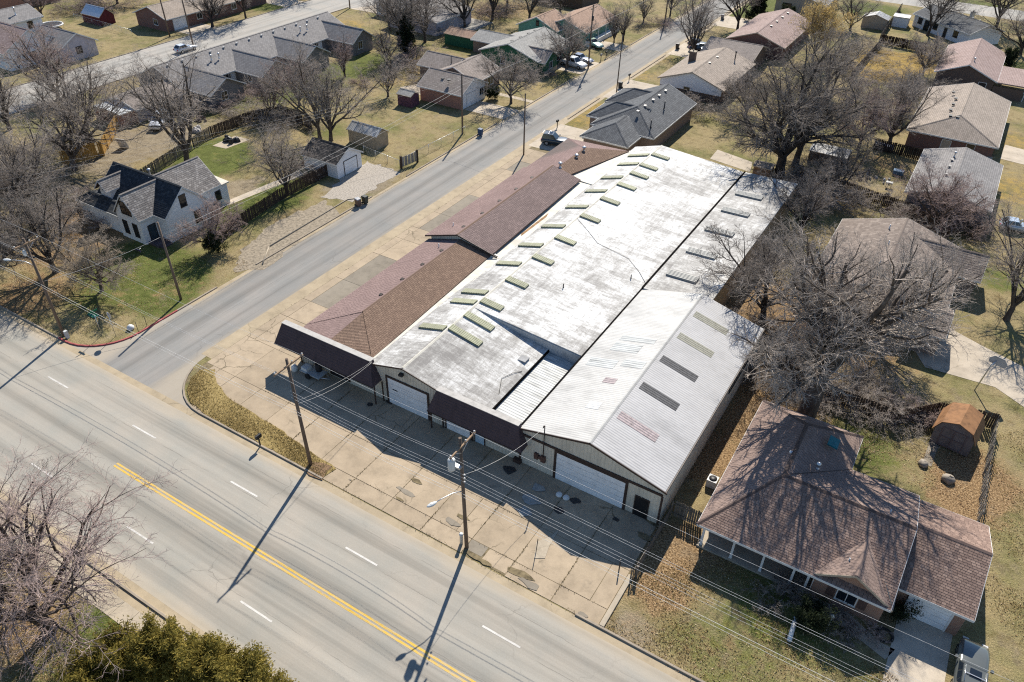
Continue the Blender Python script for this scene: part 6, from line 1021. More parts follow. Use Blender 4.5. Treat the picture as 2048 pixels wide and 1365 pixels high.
for k, (px, d, lb, cc) in enumerate((((1776, 375), (.9, .6, .8), 'pale patio table by the fence behind the workshop', (.5, .5, .48)), ((1772, 400), (.6, .6, .9), 'dark kettle grill by the fence behind the workshop', (.05, .05, .05)), ((1795, 350), (1.4, .9, .7), 'blue tarp covered stack by the grey gable roof house', (.12, .2, .3)), ((1640, 300), (1.2, .9, .9), 'pale junk box under the bare trees', (.5, .48, .45)), ((1765, 300), (2.6, 1.2, .9), 'long blue grey trailer box by the dark fence', (.2, .24, .34)))):
    x, y = G(*px); t = thing('patio_table' if k == 0 else ('kettle_grill' if k == 1 else 'covered_stack'), lb, 'table' if k == 0 else ('grill' if k == 1 else 'stack'), (x, y, 0)); mt = paint('yard_thing_%d' % k, cc, .2, 3)
    if k == 1: MB().lathe((x, y, .45), [(.1, 0), (.3, .15), (.34, .3), (.28, .5), (.05, .6)], 12).build('kettle', mt, t)
    else: MB().box(x-d[0]/2, y-d[1]/2, d[2]*.75 if k == 0 else .15, x+d[0]/2, y+d[1]/2, d[2]).build('top', mt, t)
    for sx_ in (-1, 1):
        for sy_ in (-1, 1): MB().tube([(x+sx_*d[0]*.4, y+sy_*d[1]*.4, 0), (x+sx_*d[0]*.3, y+sy_*d[1]*.3, d[2]*.8)], .03, 5).build('leg', M_GALV, t)

# stains and small litter on the apron
M_OIL = paint('oil_stain', (.045, .042, .04), .3, 3, .6); M_SPILL = paint('pale_spill', (.33, .32, .29), .2, 3, .8)
for k, (px, r_, mt) in enumerate((((1021, 941), .55, M_OIL), ((1150, 1003), .35, M_OIL), ((1118, 1022), .35, M_OIL), ((1232, 1040), .3, M_OIL), ((780, 805), .35, M_OIL), ((1075, 975), .5, M_SPILL), ((1062, 1000), .7, M_SPILL), ((1048, 1025), .55, M_SPILL), ((740, 810), .3, M_OIL))):
    cx_, cy_ = G(*px); sheet('stain', ragged([(cx_+r_*1.4*math.cos(t*.7)*rnd.uniform(.5, 1.1), cy_+r_*math.sin(t*.7)*rnd.uniform(.5, 1.1)) for t in range(9)], .06, .25), .066+.0012*k, mt)
for px, lb in (((1118, 992), 'left of two white sacks lying before the big overhead door'), ((1132, 998), 'right of two white sacks lying before the big overhead door')):
    x, y = G(*px); MB().lathe((x, y, .04), [(.22, 0), (.3, .08), (.24, .2), (.08, .26)], 9).base_build('white_sack', M_TRIMW, label=lb, cat='sack')
x, y = G(1072, 1105); MB().tube([(x, y, .03), (x+.05, y+.1, 1.5)], .03, 6).base_build('steel_stake', M_DARKM, label='thin steel stake standing on the sunny apron', cat='post')
x, y = G(1272, 1155); MB().box(x-.07, y-.07, 0, x+.07, y+.07, 1.3).base_build('fence_end_post', F_GREY, label='stout grey post at the road end of the slat fence', cat='post')
x, y = G(1238, 1140); MB().tube([(x, y, 0), (x, y, 1.2)], .05, 8).base_build('marker_post', M_DARKM, label='dark marker post at the lot edging', cat='post')

lump('yard_clutter', 'bright clutter heap beside the white van', 'scrap', (400, 262), (2.5, 2.5, .7), paint('pale_clutter', (.45, .43, .42), .5, 3), 21, 10); lump('yard_clutter', 'pale boards and clutter left of the orange cedar panels', 'scrap', (135, 300), (4, 3, .5), paint('pale_boards', (.42, .36, .28), .4, 3), 22, 9); lump('yard_clutter', 'scattered clutter by the fence behind the workshop', 'scrap', (1750, 360), (4, 2.5, .5), MATS['pale_clutter'], 23, 9)
x, y = G(240, 296); MB().extr([(x, y, .05), (x+1.2, y+.6, .05), (x+1.3, y+.2, 1.5), (x+.1, y-.4, 1.6)], (.05, .08, 0)).base_build('leaning_panel', M_TRIMW, label='white panel leaning at the cedar gate', cat='panel')
# ================================================================== trees
def nrm_(a): return a/np.maximum(np.linalg.norm(a, axis=-1, keepdims=True), 1e-9)
def grow(Pp, Rp, n, t0, t1, Lf, ang, K, up, wander, rs, rr, rmin, tip=.35, bias=None):
    B, Kp, _ = Pp.shape; t = t0+(t1-t0)*((np.arange(n)[None]+rs.rand(B, n))/n); f = t*(Kp-1); i = np.clip(f.astype(int), 0, Kp-2); fr = (f-i)[..., None]; b = np.arange(B)[:, None]
    p0, p1 = Pp[b, i], Pp[b, i+1]; pos = (p0*(1-fr)+p1*fr).reshape(-1, 3); d = nrm_(p1-p0).reshape(-1, 3); rad = (Rp[b, i]*(1-fr[..., 0])+Rp[b, i+1]*fr[..., 0]).ravel()
    ref = np.where(np.abs(d[:, 2:3]) < .9, np.array([[0, 0, 1.]]), np.array([[1., 0, 0]])); u = nrm_(np.cross(d, ref)); v = np.cross(d, u)
    ph = (np.arange(n)[None]*2.4+rs.rand(B, 1)*6.28+rs.randn(B, n)*.35).ravel()[:, None]; a = (ang[0]+(ang[1]-ang[0])*rs.rand(B*n))[:, None]
    d = np.cos(a)*d+np.sin(a)*(np.cos(ph)*u+np.sin(ph)*v); plen = np.linalg.norm(np.diff(Pp, axis=1), axis=2).sum(1)
    L = (plen[:, None]*Lf(t)*(.7+.55*rs.rand(B, n))).ravel(); pts = np.zeros((B*n, K, 3)); pts[:, 0] = pos; cur = pos.copy()
    for k in range(1, K):
        d = d+wander*rs.randn(B*n, 3); d[:, 2] += up; d = nrm_(d); cur = cur+d*(L/(K-1))[:, None]; pts[:, k] = cur
    r0 = np.maximum(rad*rr, rmin); R = r0[:, None]*np.linspace(1, tip, K)[None]; return pts, R
def tubes(levels):
    """levels: list of (pts, radii, sides) -> verts, quads (tips closed to a point by tiny radius)"""
    V, F, off = [], [], 0
    for pts, R, S in levels:
        B, K, _ = pts.shape; tg = np.zeros_like(pts); tg[:, :-1] = pts[:, 1:]-pts[:, :-1]; tg[:, -1] = tg[:, -2]; tg[:, 1:-1] = pts[:, 2:]-pts[:, :-2] if K > 2 else tg[:, 1:-1]; tg = nrm_(tg)
        ref = np.where(np.abs(tg[:, :1, 2:3]) < .9, np.array([0, 0, 1.]), np.array([1., 0, 0])); u = nrm_(np.cross(tg, np.broadcast_to(ref, tg.shape))); v = np.cross(tg, u)
        an = 2*np.pi*np.arange(S)/S; ring = pts[:, :, None]+R[:, :, None, None]*(np.cos(an)[None, None, :, None]*u[:, :, None]+np.sin(an)[None, None, :, None]*v[:, :, None])
        V.append(ring.reshape(-1, 3)); b, k, s_ = np.meshgrid(np.arange(B), np.arange(K-1), np.arange(S), indexing='ij'); i0 = off+(b*K+k)*S; s2 = (s_+1) % S
        F.append(np.stack([i0+s_, i0+s2, i0+S+s2, i0+S+s_], -1).reshape(-1, 4)); off += B*K*S
    return np.concatenate(V), np.concatenate(F)
def tree_mesh(name, seed, H=12., hb=3., r0=.3, limbs=6, la=(.35, .9), n2=7, n3=7, n4=6, n5=4, up=.10, lenk=1., wander=.13, stems=1, spread=0., leader=True, ratio=(.52, .5, .5, .55), twig=.011):
    rs = np.random.RandomState(seed); K0 = 6; tr = np.zeros((stems, K0, 3)); z = np.linspace(0, 1, K0)
    for s_ in range(stems):
        a = 6.28*s_/stems+rs.rand(); d = np.array([np.cos(a), np.sin(a)])*(spread*hb if stems > 1 else .08*hb); tr[s_, :, 0] = d[0]*z**1.3+rs.randn(K0)*.02*hb*z; tr[s_, :, 1] = d[1]*z**1.3+rs.randn(K0)*.02*hb*z; tr[s_, :, 2] = -.15+hb*z*(1 if stems == 1 else .8+.4*rs.rand())
    Rt = r0*np.array([1.25, 1.0, .9, .84, .78, .72])[None]*np.ones((stems, 1))/(stems**.5); Lh = (H-hb)*lenk
    l1 = grow(tr, Rt, limbs, .55, 1., lambda t: Lh/hb*np.ones_like(t)*.95, la, 8, up, wander, rs, .72, .03, .25)
    if leader: ld = grow(tr, Rt, 1, .96, 1., lambda t: Lh/hb*np.ones_like(t)*1.05, (0.02, .2), 8, up, wander*.7, rs, .8, .03, .2); l1 = (np.concatenate([l1[0], ld[0]]), np.concatenate([l1[1], ld[1]]))
    l2 = grow(*l1, n2, .18, .98, lambda t: ratio[0]*(1.15-.55*t), (.4, .95), 7, up*.6, wander*1.1, rs, .68, .02, .25)
    l3 = grow(*l2, n3, .15, 1., lambda t: ratio[1]*(1.1-.45*t), (.4, 1.05), 5, up*.5, wander*1.2, rs, .62, .014, .4)
    l4 = grow(*l3, n4, .12, 1., lambda t: ratio[2]*(1.1-.3*t), (.4, 1.1), 4, up*.5, wander*1.3, rs, .65, twig, .5)
    lv = [l4+(3,)]
    if n5: l5 = grow(*l4, n5, .15, 1., lambda t: ratio[3]*(1.1-.3*t), (.4, 1.0), 2, up*.3, wander, rs, .7, twig*.75, .4); lv.append(l5+(3,))
    tv, tf = tubes([(tr, Rt, 9), l1+(6,), l2+(4,)]); cv, cf = tubes([l3+(3,)]+lv)
    # squeeze into the wanted height
    top = np.percentile(cv[:, 2], 99.7); k = H/top
    for q in (tv, cv): q[:, 2] = np.where(q[:, 2] > hb*.5, hb*.5+(q[:, 2]-hb*.5)*(H-hb*.5)/(top-hb*.5), q[:, 2])
    tips = (l5[0][:, -1] if n5 else l4[0][:, -1]).copy(); tips[:, 2] = np.where(tips[:, 2] > hb*.5, hb*.5+(tips[:, 2]-hb*.5)*(H-hb*.5)/(top-hb*.5), tips[:, 2])
    return tv, tf, cv, cf, tips
def bark(name, c, c2):
    if name in MATS: return MATS[name]
    s = NT(name); f = s.noise(2.5, (1, 1, .4), 5); g = s.noise(.6, (1, 1, 1), 3); col = s.ramp(f, [(.3, sc3(c, .55)), (.55, c), (.75, c2)]); oi = s.n('ShaderNodeObjectInfo'); col = s.mix(1., col, s.ramp(oi.outputs['Random'], [(0, .78), (1, 1.)]), 'MULTIPLY'); s.bump(f, .5, .05); MATS[name] = s.done(col, .9, 0, .15); return MATS[name]
BK = {'grey': (bark('grey_bark', (.115, .092, .075), (.22, .185, .155)), bark('grey_twigs', (.42, .36, .31), (.60, .53, .47))), 'red': (bark('brown_bark', (.10, .075, .058), (.20, .155, .125)), bark('reddish_twigs', (.42, .32, .285), (.58, .47, .43))), 'dark': (bark('dark_bark', (.07, .058, .05), (.14, .12, .105)), bark('dark_twigs', (.31, .265, .23), (.48, .42, .37))), 'tan': (bark('tan_bark', (.15, .115, .085), (.24, .19, .15)), bark('tan_twigs', (.42, .345, .265), (.58, .49, .40)))}
VAR = {}
def variant(key, **k):
    tv, tf, cv, cf, tips = tree_mesh(key, **k); VAR[key] = (np_mesh('trunk_'+key, tv, tf, None, True), np_mesh('crown_'+key, cv, cf, None, True), tips)
variant('bigA', seed=3, H=20, hb=7.5, r0=.78, limbs=10, la=(.15, 1.05), n2=8, n3=8, n4=6, n5=4, up=.045, lenk=1.0, twig=.012)
variant('bigB', seed=12, H=19.5, hb=5.0, r0=.7, limbs=8, la=(.4, 1.2), n2=8, n3=8, n4=6, n5=4, up=.05, lenk=1.02, twig=.012, wander=.16)
variant('medA', seed=21, H=14, hb=2.6, r0=.34, limbs=6, la=(.3, .75), n2=7, n3=7, n4=6, n5=4, up=.07, lenk=.95)
variant('medB', seed=22, H=13, hb=2.2, r0=.30, limbs=7, la=(.35, .9), n2=7, n3=7, n4=6, n5=4, up=.07, lenk=.95, wander=.16)
variant('medC', seed=23, H=14.5, hb=3.2, r0=.36, limbs=6, la=(.25, .7), n2=8, n3=7, n4=6, n5=4, up=.05, lenk=1.)
variant('upA', seed=31, H=11, hb=1.6, r0=.26, limbs=7, la=(.2, .5), n2=7, n3=7, n4=6, n5=4, up=.16, lenk=.95, ratio=(.42, .45, .5, .55)); variant('upB', seed=32, H=10, hb=1.3, r0=.24, limbs=8, la=(.2, .6), n2=7, n3=7, n4=6, n5=4, up=.15, lenk=.95, ratio=(.45, .45, .5, .55))
variant('rndA', seed=41, H=7, hb=1.9, r0=.17, limbs=9, la=(.3, 1.2), n2=8, n3=7, n4=6, n5=4, up=.05, lenk=.85, twig=.012); variant('rndB', seed=42, H=8, hb=2.0, r0=.2, limbs=8, la=(.35, 1.0), n2=8, n3=7, n4=6, n5=4, up=.06, lenk=.9, twig=.012)
variant('shrub', seed=51, H=2.6, hb=.4, r0=.09, limbs=4, la=(.3, 1.0), n2=6, n3=6, n4=6, n5=0, up=.04, stems=4, spread=1.2, lenk=.9, twig=.012); variant('brush', seed=52, H=3.6, hb=.6, r0=.08, limbs=4, la=(.25, .9), n2=6, n3=6, n4=7, n5=0, up=.03, stems=5, spread=1.6, lenk=.9, wander=.2, twig=.012)
def tree(name, label, key, loc, H, rz, bk='grey', wide=1., cat='tree', group='bare trees', leaves=None, tilt=(0, 0)):
    tm, cm, tips = VAR[key]; h0 = float(max(v.co.z for v in cm.vertices)) if False else HTS[key]; k = H/h0
    t = thing(name, label, cat, (*loc, 0), group); t.rotation_euler = (tilt[0], tilt[1], rz); t.scale = (k*wide, k*wide, k)
    for nm, me, mt in (('trunk', tm, BK[bk][0]), ('crown', cm, BK[bk][1])):
        o = link(nm, me, t)
        if not me.materials: me.materials.append(mt)
        o.material_slots[0].link = 'OBJECT'; o.material_slots[0].material = mt
    return t
HTS = {'bigA': 19, 'bigB': 19.5, 'medA': 14, 'medB': 13, 'medC': 14.5, 'upA': 11, 'upB': 10, 'rndA': 7, 'rndB': 8, 'shrub': 2.6, 'brush': 3.6}
for k, (a, b, c) in VAR.items():
    z = np.zeros(len(b.vertices)*3, dtype=np.float32); b.vertices.foreach_get('co', z); HTS[k] = float(np.percentile(z[2::3], 99.7))
TR = [('largest bare tree with thick dark trunk above the ranch house roof', 'bigA', (1618, 806), 19.6, .4, 'grey', 1.08), ('huge bare spreading tree behind the workshop', 'bigB', (1557, 358), 20, 1.9, 'dark', 1.0), ('second tall trunk rising beside the huge spreading tree', 'medC', (1590, 330), 18, .7, 'dark', 1.1),
      ('forked bare tree leaning over the pale tan hip roof', 'medB', (1778, 292), 12.5, 2.5, 'grey', 1.15), ('reddish twigged tree left of the forked one', 'rndB', (1715, 300), 9.5, .2, 'red', 1.1), ('bare maple at the right edge over the yard', 'medA', (2012, 640), 14, 1.1, 'grey', .95), ('brown leafless tree before the grey gable roof', 'rndB', (1868, 462), 8.5, 2.2, 'red', 1.15), ('twiggy tree behind the tan shingle roof', 'medB', (1668, 395), 9.5, 3.3, 'dark', 1.0), ('bare tree by the plywood shed', 'rndB', (1490, 235), 8, 4.0, 'grey', 1.3), ('tree with pale yellow dead leaves beside the rose roof', 'medB', (1625, 120), 13, .9, 'tan', .9),
      ('dark tree behind the yellow leaved one', 'medC', (1650, 190), 12, 4.4, 'grey', 1.0), ('grey tree left of the golden lawn', 'medA', (1690, 240), 10, 5.2, 'grey', 1.), ('small tree on the golden lawn', 'rndB', (1845, 150), 7.5, 1.4, 'grey', 1.1), ('small forked tree at the edge of the golden lawn', 'rndA', (1790, 225), 8, 2.1, 'grey', 1.), ('dark tree with heavy limbs before the angled white house', 'medA', (1855, 72), 14, .3, 'dark', .9), ('dark leaning tree at the top right edge', 'medB', (2040, 110), 12, 2.7, 'dark', 1.25), ('tall tree behind the angled white house roof', 'medC', (1990, 60), 15, 1.2, 'dark', 1.0), ('bare tree at the far right top corner', 'medA', (2060, 40), 15, 4.2, 'dark', 1.1), ('grey tree in the corner of the fenced lawn', 'upA', (1700, 60), 11, 3.6, 'grey', 1.2),
      ('tall bare tree by the picket fence behind the white two-storey house', 'medC', (376, 332), 16.5, .5, 'grey', 1.05), ('bare tree within the dark picket fence', 'medB', (574, 390), 10.5, 1.5, 'grey', 1.0), ('left of the two tall bare trees beyond the white garage', 'medA', (640, 278), 14.5, 2.8, 'grey', .85), ('right of the two tall bare trees beyond the white garage', 'medB', (662, 282), 14.5, .3, 'grey', .95), ('slim tree at the corner of the grey apartment wing', 'upA', (690, 155), 9.0, 2.2, 'red', .9), ('reddish tree before the apartment gables', 'upB', (600, 212), 9.5, 3.9, 'red', 1.05), ('twiggy tree left of the reddish one before the apartments', 'upB', (545, 235), 9, 5.1, 'red', 1.0), ('small bare tree beside the purple shed', 'upA', (776, 194), 9.0, 1.1, 'grey', .95), ('round bare street tree by the tan brick house', 'rndB', (1022, 207), 9.0, 2.4, 'grey', 1.05), ('round bare street tree before the green house', 'rndB', (1133, 137), 9.5, .6, 'grey', 1.0), ('left of the twin upright street trees before the teal house', 'upB', (1228, 86), 8.5, 3.1, 'grey', .8), ('right of the twin upright street trees before the teal house', 'upA', (1246, 83), 9.5, 1.7, 'dark', .9), ('multi-stemmed tree by the black cars', 'upB', (1385, 108), 13.5, .8, 'grey', 1.0), ('thick trunked tree before the rose roof', 'medA', (1475, 58), 13.0, 2.9, 'dark', .9), ('crooked tree on the dry lawn at the top', 'upA', (1287, 44), 8, 4.6, 'dark', 1.), ('dark leaning street tree near the far pole', 'medB', (1340, 32), 11, 5.0, 'dark', .8),
      ('fan shaped bare ornamental tree on the corner lawn', 'rndA', (204, 582), 7.2, .9, 'tan', 1.2), ('small bare tree at the corner of the white two-storey house', 'rndA', (428, 500), 6.5, 2.0, 'red', .95), ('dark trunked tree behind the corner lamp pole', 'medB', (112, 545), 12.0, 3.5, 'dark', 1.15), ('bare tree at the left edge above the corner lawn', 'medA', (30, 480), 13, 1.3, 'dark', 1.1), ('bare tree casting shadow on the road at the left edge', 'medB', (-40, 590), 13, .4, 'dark', 1.15), ('many limbed tree above the orange cedar fence', 'medC', (185, 300), 15, 2.6, 'grey', 1.1), ('leaning tree left of the orange cedar fence', 'medA', (150, 340), 14.5, .2, 'grey', 1.1), ('grey twigged tree at the left edge near the grey picket fence', 'medB', (60, 420), 12.5, 4.0, 'grey', 1.1), ('brown tree before the purplish roof', 'upB', (118, 200), 12.5, 1.8, 'red', 1.2), ('left edge tree above the far street', 'upA', (20, 260), 12, 2.2, 'grey', 1.2),
      ('large bare tree with lifted limbs in the bottom left corner', 'medC', (100, 1262), 12.0, 4.0, 'red', 1.5), ('bare tree cut off by the bottom left corner', 'medB', (-90, 1290), 13.5, .9, 'grey', 1.0),
      ('dark bare tree beside the dark juniper, top centre', 'medC', (815, 108), 14.5, 1.1, 'dark', .95), ('bare tree behind the green shed', 'medA', (850, 85), 14, 2.0, 'dark', .9), ('heavy dark tree over the green shed', 'medB', (930, 55), 14, 3.3, 'dark', .95), ('bare tree left of the top centre white house', 'medB', (780, 62), 12, 4.1, 'grey', 1.), ('woodland tree at the top between the white and dark houses', 'medC', (985, 40), 14, 5.5, 'grey', 1.), ('pale trunked tree behind the teal house', 'medA', (1058, 45), 14, .5, 'grey', .9), ('woodland tree behind the brown porch roof', 'medC', (1120, 30), 13.5, 1.6, 'dark', .9), ('woodland tree at the top edge', 'medB', (1015, 12), 13, 2.6, 'grey', 1.), ('woodland tree behind the long brick ranch', 'medB', (235, 8), 12, .2, 'red', 1.1), ('brushy tree at the top left edge', 'upB', (85, 35), 10, 1.9, 'red', 1.1), ('street tree before the long brick ranch', 'upA', (425, 55), 13, .8, 'dark', 1.1), ('right street tree before the long brick ranch', 'medB', (492, 38), 13, 2.4, 'dark', .8), ('bare tree above the bend of the far street', 'medC', (610, -12), 15, 1.0, 'dark', 1.), ('bare tree between the apartments and the tan brick house', 'upA', (775, 130), 8, 4.3, 'red', 1.0), ('tree at the tail of the top woodland', 'medA', (890, 20), 13, 3.7, 'grey', 1.), ('bare tree standing in the yard shade behind the ranch house fence', 'rndB', (1760, 700), 9, 1.0, 'grey', 1.1), ('tangled tree at the workshop rear corner', 'medB', (1600, 470), 10, 2.0, 'dark', 1.1), ('twisted tree by the workshop east wall', 'rndB', (1525, 640), 10.5, 3.0, 'dark', 1.25)]
for lb, key, px, H, rz, bk_, wd in TR: tree('bare_tree', lb, key, G(*px) if key != 'bigA' else G(*px, 2.4), H, rz, bk_, wd)   # the ranch roof hides the biggest tree's foot
SHR = [((1490, 700), 'brush', 3.6, 'dark', 'tangled brush against the workshop wall near the big window'), ((1640, 765), 'brush', 3.0, 'grey', 'grey brush at the foot of the largest tree'), ((1700, 790), 'brush', 2.8, 'grey', 'grey brush along the board fence, right of the largest tree'), ((1755, 812), 'brush', 2.6, 'grey', 'grey brush along the board fence, farther right'), ((1810, 838), 'shrub', 2.2, 'red', 'reddish shrub along the board fence near the barn shed'), ((1530, 745), 'brush', 3.0, 'dark', 'dark brush at the left end of the board fence'), ((1620, 380), 'brush', 3.4, 'dark', 'brush at the workshop back corner by the dark fence'), ((1680, 402), 'brush', 3.2, 'grey', 'brush along the dark fence behind the workshop'), ((1760, 425), 'brush', 3.2, 'grey', 'brush farther right along the dark fence'), ((1905, 470), 'shrub', 3.6, 'red', 'rusty shrub by the end of the dark fence'), ((1950, 455), 'shrub', 3.2, 'dark', 'dark shrub near the pale blue car'), ((1650, 690), 'brush', 2.8, 'red', 'reddish brush under the largest tree'), ((500, 238), 'brush', 2.6, 'grey', 'brush along the brown board fence behind the patio lawn'), ((540, 240), 'brush', 2.8, 'grey', 'second brush along the brown board fence'), ((595, 258), 'brush', 2.4, 'dark', 'brush behind the white garage'), ((630, 352), 'shrub', 1.8, 'grey', 'bare shrub before the white garage wall'), ((445, 430), 'shrub', 2.4, 'red', 'twiggy shrub at the rear wall of the white house'), ((250, 360), 'shrub', 2.0, 'grey', 'shrub between the white house and the grey fence'), ((205, 445), 'shrub', 2.2, 'red', 'rusty shrub at the left side of the white house'), ((170, 420), 'brush', 2.8, 'red', 'rusty brush left of the white house'), ((120, 440), 'brush', 3.2, 'grey', 'grey brush near the left edge of the corner yard'), ((60, 370), 'brush', 3.6, 'grey', 'grey brush at the left edge beyond the fence'), ((20, 330), 'brush', 3.8, 'grey', 'brush thicket at the left edge'), ((720, 172), 'shrub', 1.8, 'red', 'rusty shrub on the dry lawn before the apartments'), ((850, 155), 'brush', 3.4, 'grey', 'brush left of the tan brick house'), ((835, 130), 'brush', 3.4, 'red', 'brush behind the tan brick house'), ((1085, 150), 'shrub', 1.8, 'red', 'shrub before the green house'), ((1060, 150), 'shrub', 1.6, 'red', 'second shrub before the green house'), ((1310, 55), 'brush', 2.6, 'red', 'rusty brush by the far pole'), ((470, 205), 'brush', 2.6, 'red', 'brush at the apartment wing wall'), ((420, 222), 'brush', 2.6, 'grey', 'brush below the first apartment gable'), ((375, 215), 'brush', 3.0, 'grey', 'brush between the van and the apartments'), ((130, 300), 'brush', 3.0, 'dark', 'dark brush in the junk yard'), ((1920, 150), 'brush', 2.8, 'dark', 'brush at the foot of the rose roofed brick house'), ((1735, 110), 'brush', 3.4, 'grey', 'brush along the lawn fence, top right'), ((1720, 150), 'brush', 3.4, 'grey', 'brush along the grey back fence'), ((1870, 122), 'brush', 3.0, 'grey', 'brush between the golden lawn and the white house'), ((1800, 178), 'brush', 3.2, 'dark', 'hedge of brush below the golden lawn'), ((1860, 190), 'brush', 3.2, 'dark', 'brush by the patio of the dark brick house'), ((1440, 175), 'brush', 3.0, 'grey', 'brush beside the tan roof house'), ((1415, 225), 'brush', 3.2, 'grey', 'brush behind the slate roof'), ((1620, 340), 'brush', 3., 'dark', 'brush at the foot of the huge spreading tree'), ((960, 30), 'brush', 4.0, 'red', 'thicket at the top centre'), ((1050, 20), 'brush', 4.0, 'grey', 'thicket behind the teal house'), ((870, 60), 'brush', 3.8, 'grey', 'thicket beside the green shed'), ((215, 18), 'brush', 4, 'red', 'thicket behind the red barn shed'), ((160, 20), 'brush', 3.5, 'red', 'second thicket behind the red barn shed'), ((1590, 1190), 'shrub', 1.3, 'dark', 'left dark shrub in the ranch house front bed'), ((1560, 1205), 'shrub', 1.4, 'dark', 'dark shrub left of the front path'), ((1680, 1255), 'shrub', 1.3, 'dark', 'middle dark shrub in the ranch house front bed'), ((1725, 1265), 'shrub', 1.1, 'red', 'right shrub under the brick gable window')]
for i, (px, key, H, bk_, lb) in enumerate(SHR): tree('bare_shrub', lb, key, G(*px), H, i*1.3, bk_, 1.15, 'shrub', 'bare shrubs')
# ---- evergreens and a tree that keeps its dead leaves: leaf-sized faces around the twig tips
def leafy(centres, n, size, spread, seed):
    rs = np.random.RandomState(seed); c = np.repeat(centres, n, 0)+rs.randn(len(centres)*n, 3)*spread; a = nrm_(rs.randn(len(c), 3)); b = nrm_(np.cross(a, rs.randn(len(c), 3))); s_ = (size*(.6+.8*rs.rand(len(c))))[:, None]
    v = np.stack([c-a*s_-b*s_*.32, c+a*s_-b*s_*.2, c+a*s_+b*s_*.2, c-a*s_+b*s_*.32], 1).reshape(-1, 3); f = np.arange(len(v)).reshape(-1, 4); return v, f, rs.rand(len(c))
def leafmat(name, stops):
    s = NT(name); a = s.n('ShaderNodeAttribute', attribute_name='tint'); col = s.ramp(a.outputs['Fac'], stops); MATS[name] = s.done(col, .8, 0, .2)
    tl = s.n('ShaderNodeBsdfTranslucent'); s.l(col, tl.inputs[0]); mx = s.n('ShaderNodeMixShader'); mx.inputs[0].default_value = .4; s.l(s.b.outputs[0], mx.inputs[1]); s.l(tl.outputs[0], mx.inputs[2]); s.l(mx.outputs[0], s.t.nodes['Material Output'].inputs['Surface']); return MATS[name]
L_JUN = leafmat('olive_juniper_needles', [(0, (.11, .10, .024)), (.5, (.215, .175, .038)), (1, (.36, .275, .065))]); L_DKE = leafmat('dark_evergreen_needles', [(0, (.008, .014, .008)), (.6, (.02, .032, .014)), (1, (.05, .06, .025))]); L_YEL = leafmat('pale_yellow_leaves', [(0, (.34, .23, .08)), (.6, (.52, .38, .14)), (1, (.66, .52, .25))]); L_LIT = leafmat('fallen_leaf_mix', [(0, (.17, .10, .055)), (.4, (.35, .225, .12)), (.75, (.52, .375, .22)), (1, (.68, .57, .40))]); L_GRS = leafmat('straw_grass_blades', [(0, (.18, .14, .055)), (.5, (.34, .255, .105)), (1, (.50, .40, .20))])
def add_leaves(parent, centres, n, size, spread, seed, mat, name='foliage'):
    v, f, t = leafy(centres, n, size, spread, seed); me = np_mesh(name, v, f, mat); at = me.attributes.new('tint', 'FLOAT', 'FACE'); at.data.foreach_set('value', t.astype(np.float32)); o = link(name, me, parent); return o
def cone_tips(seed, H, R, n, h0=.4):
    rs = np.random.RandomState(seed); h = h0+(H-h0)*rs.rand(n)**.85; a = rs.rand(n)*6.283; rad = R*np.clip(1.08-((h/H)**1.6), .04, 1)*(.35+.65*rs.rand(n)**.5); base = np.stack([rad*np.cos(a), rad*np.sin(a), h], 1)
    # plumes: the points gather round a few dozen rising sprays so that gaps stay between them
    m_ = max(14, n//60); ph = rs.rand(m_)*6.283; pz = h0+(H-h0)*rs.rand(m_)**.9; pr = R*np.clip(1.1-(pz/H)**1.5, .08, 1)*(.55+.45*rs.rand(m_)); k = rs.randint(0, m_, n); t = rs.rand(n)**.7; L = .9+.9*rs.rand(m_)[k]
    d = np.stack([np.cos(ph)*.6, np.sin(ph)*.6, np.ones(m_)*.9], 1); st = np.stack([pr*np.cos(ph)*.75, pr*np.sin(ph)*.75, pz-.4], 1); spr = st[k]+d[k]*(t*L)[:, None]+rs.randn(n, 3)*(.24*(1.15-t))[:, None]*np.clip(R/2.5, .3, 1)
    return np.where(rs.rand(n, 1) < .22, base, spr)
def evergreen(label, loc, H, R, seed, mat, n=5000, ls=.11, m_=6, name='juniper'):
    t = thing(name, label, 'evergreen', (*loc, 0), 'evergreens'); MB().tube([(0, 0, -.1), (0, 0, H*.9)], [.04*H*.35, .02], 7).build('trunk', BK['dark'][0], t, local=True); add_leaves(t, cone_tips(seed, H, R, n), m_, ls, .16, seed, mat, 'crown'); t.rotation_euler = (0, 0, seed); return t
for i, (px, z, H, R, lb) in enumerate((((255, 1330), 3.5, 5.5, 2.2, 'olive juniper at the bottom edge, leftmost of the clump'), ((330, 1330), 3.5, 6.3, 2.4, 'olive juniper at the bottom edge, tallest of the clump'), ((420, 1355), 3.5, 6.0, 2.3, 'olive juniper at the bottom edge, third of the clump'), ((500, 1385), 3.5, 5.8, 2.2, 'olive juniper at the bottom edge, rightmost of the clump'), ((190, 1370), 3.5, 5.0, 2.0, 'low olive juniper behind the bottom clump'))): evergreen(lb, G(*px, z), H, R, 60+i, L_JUN, 6500, .08, 6)
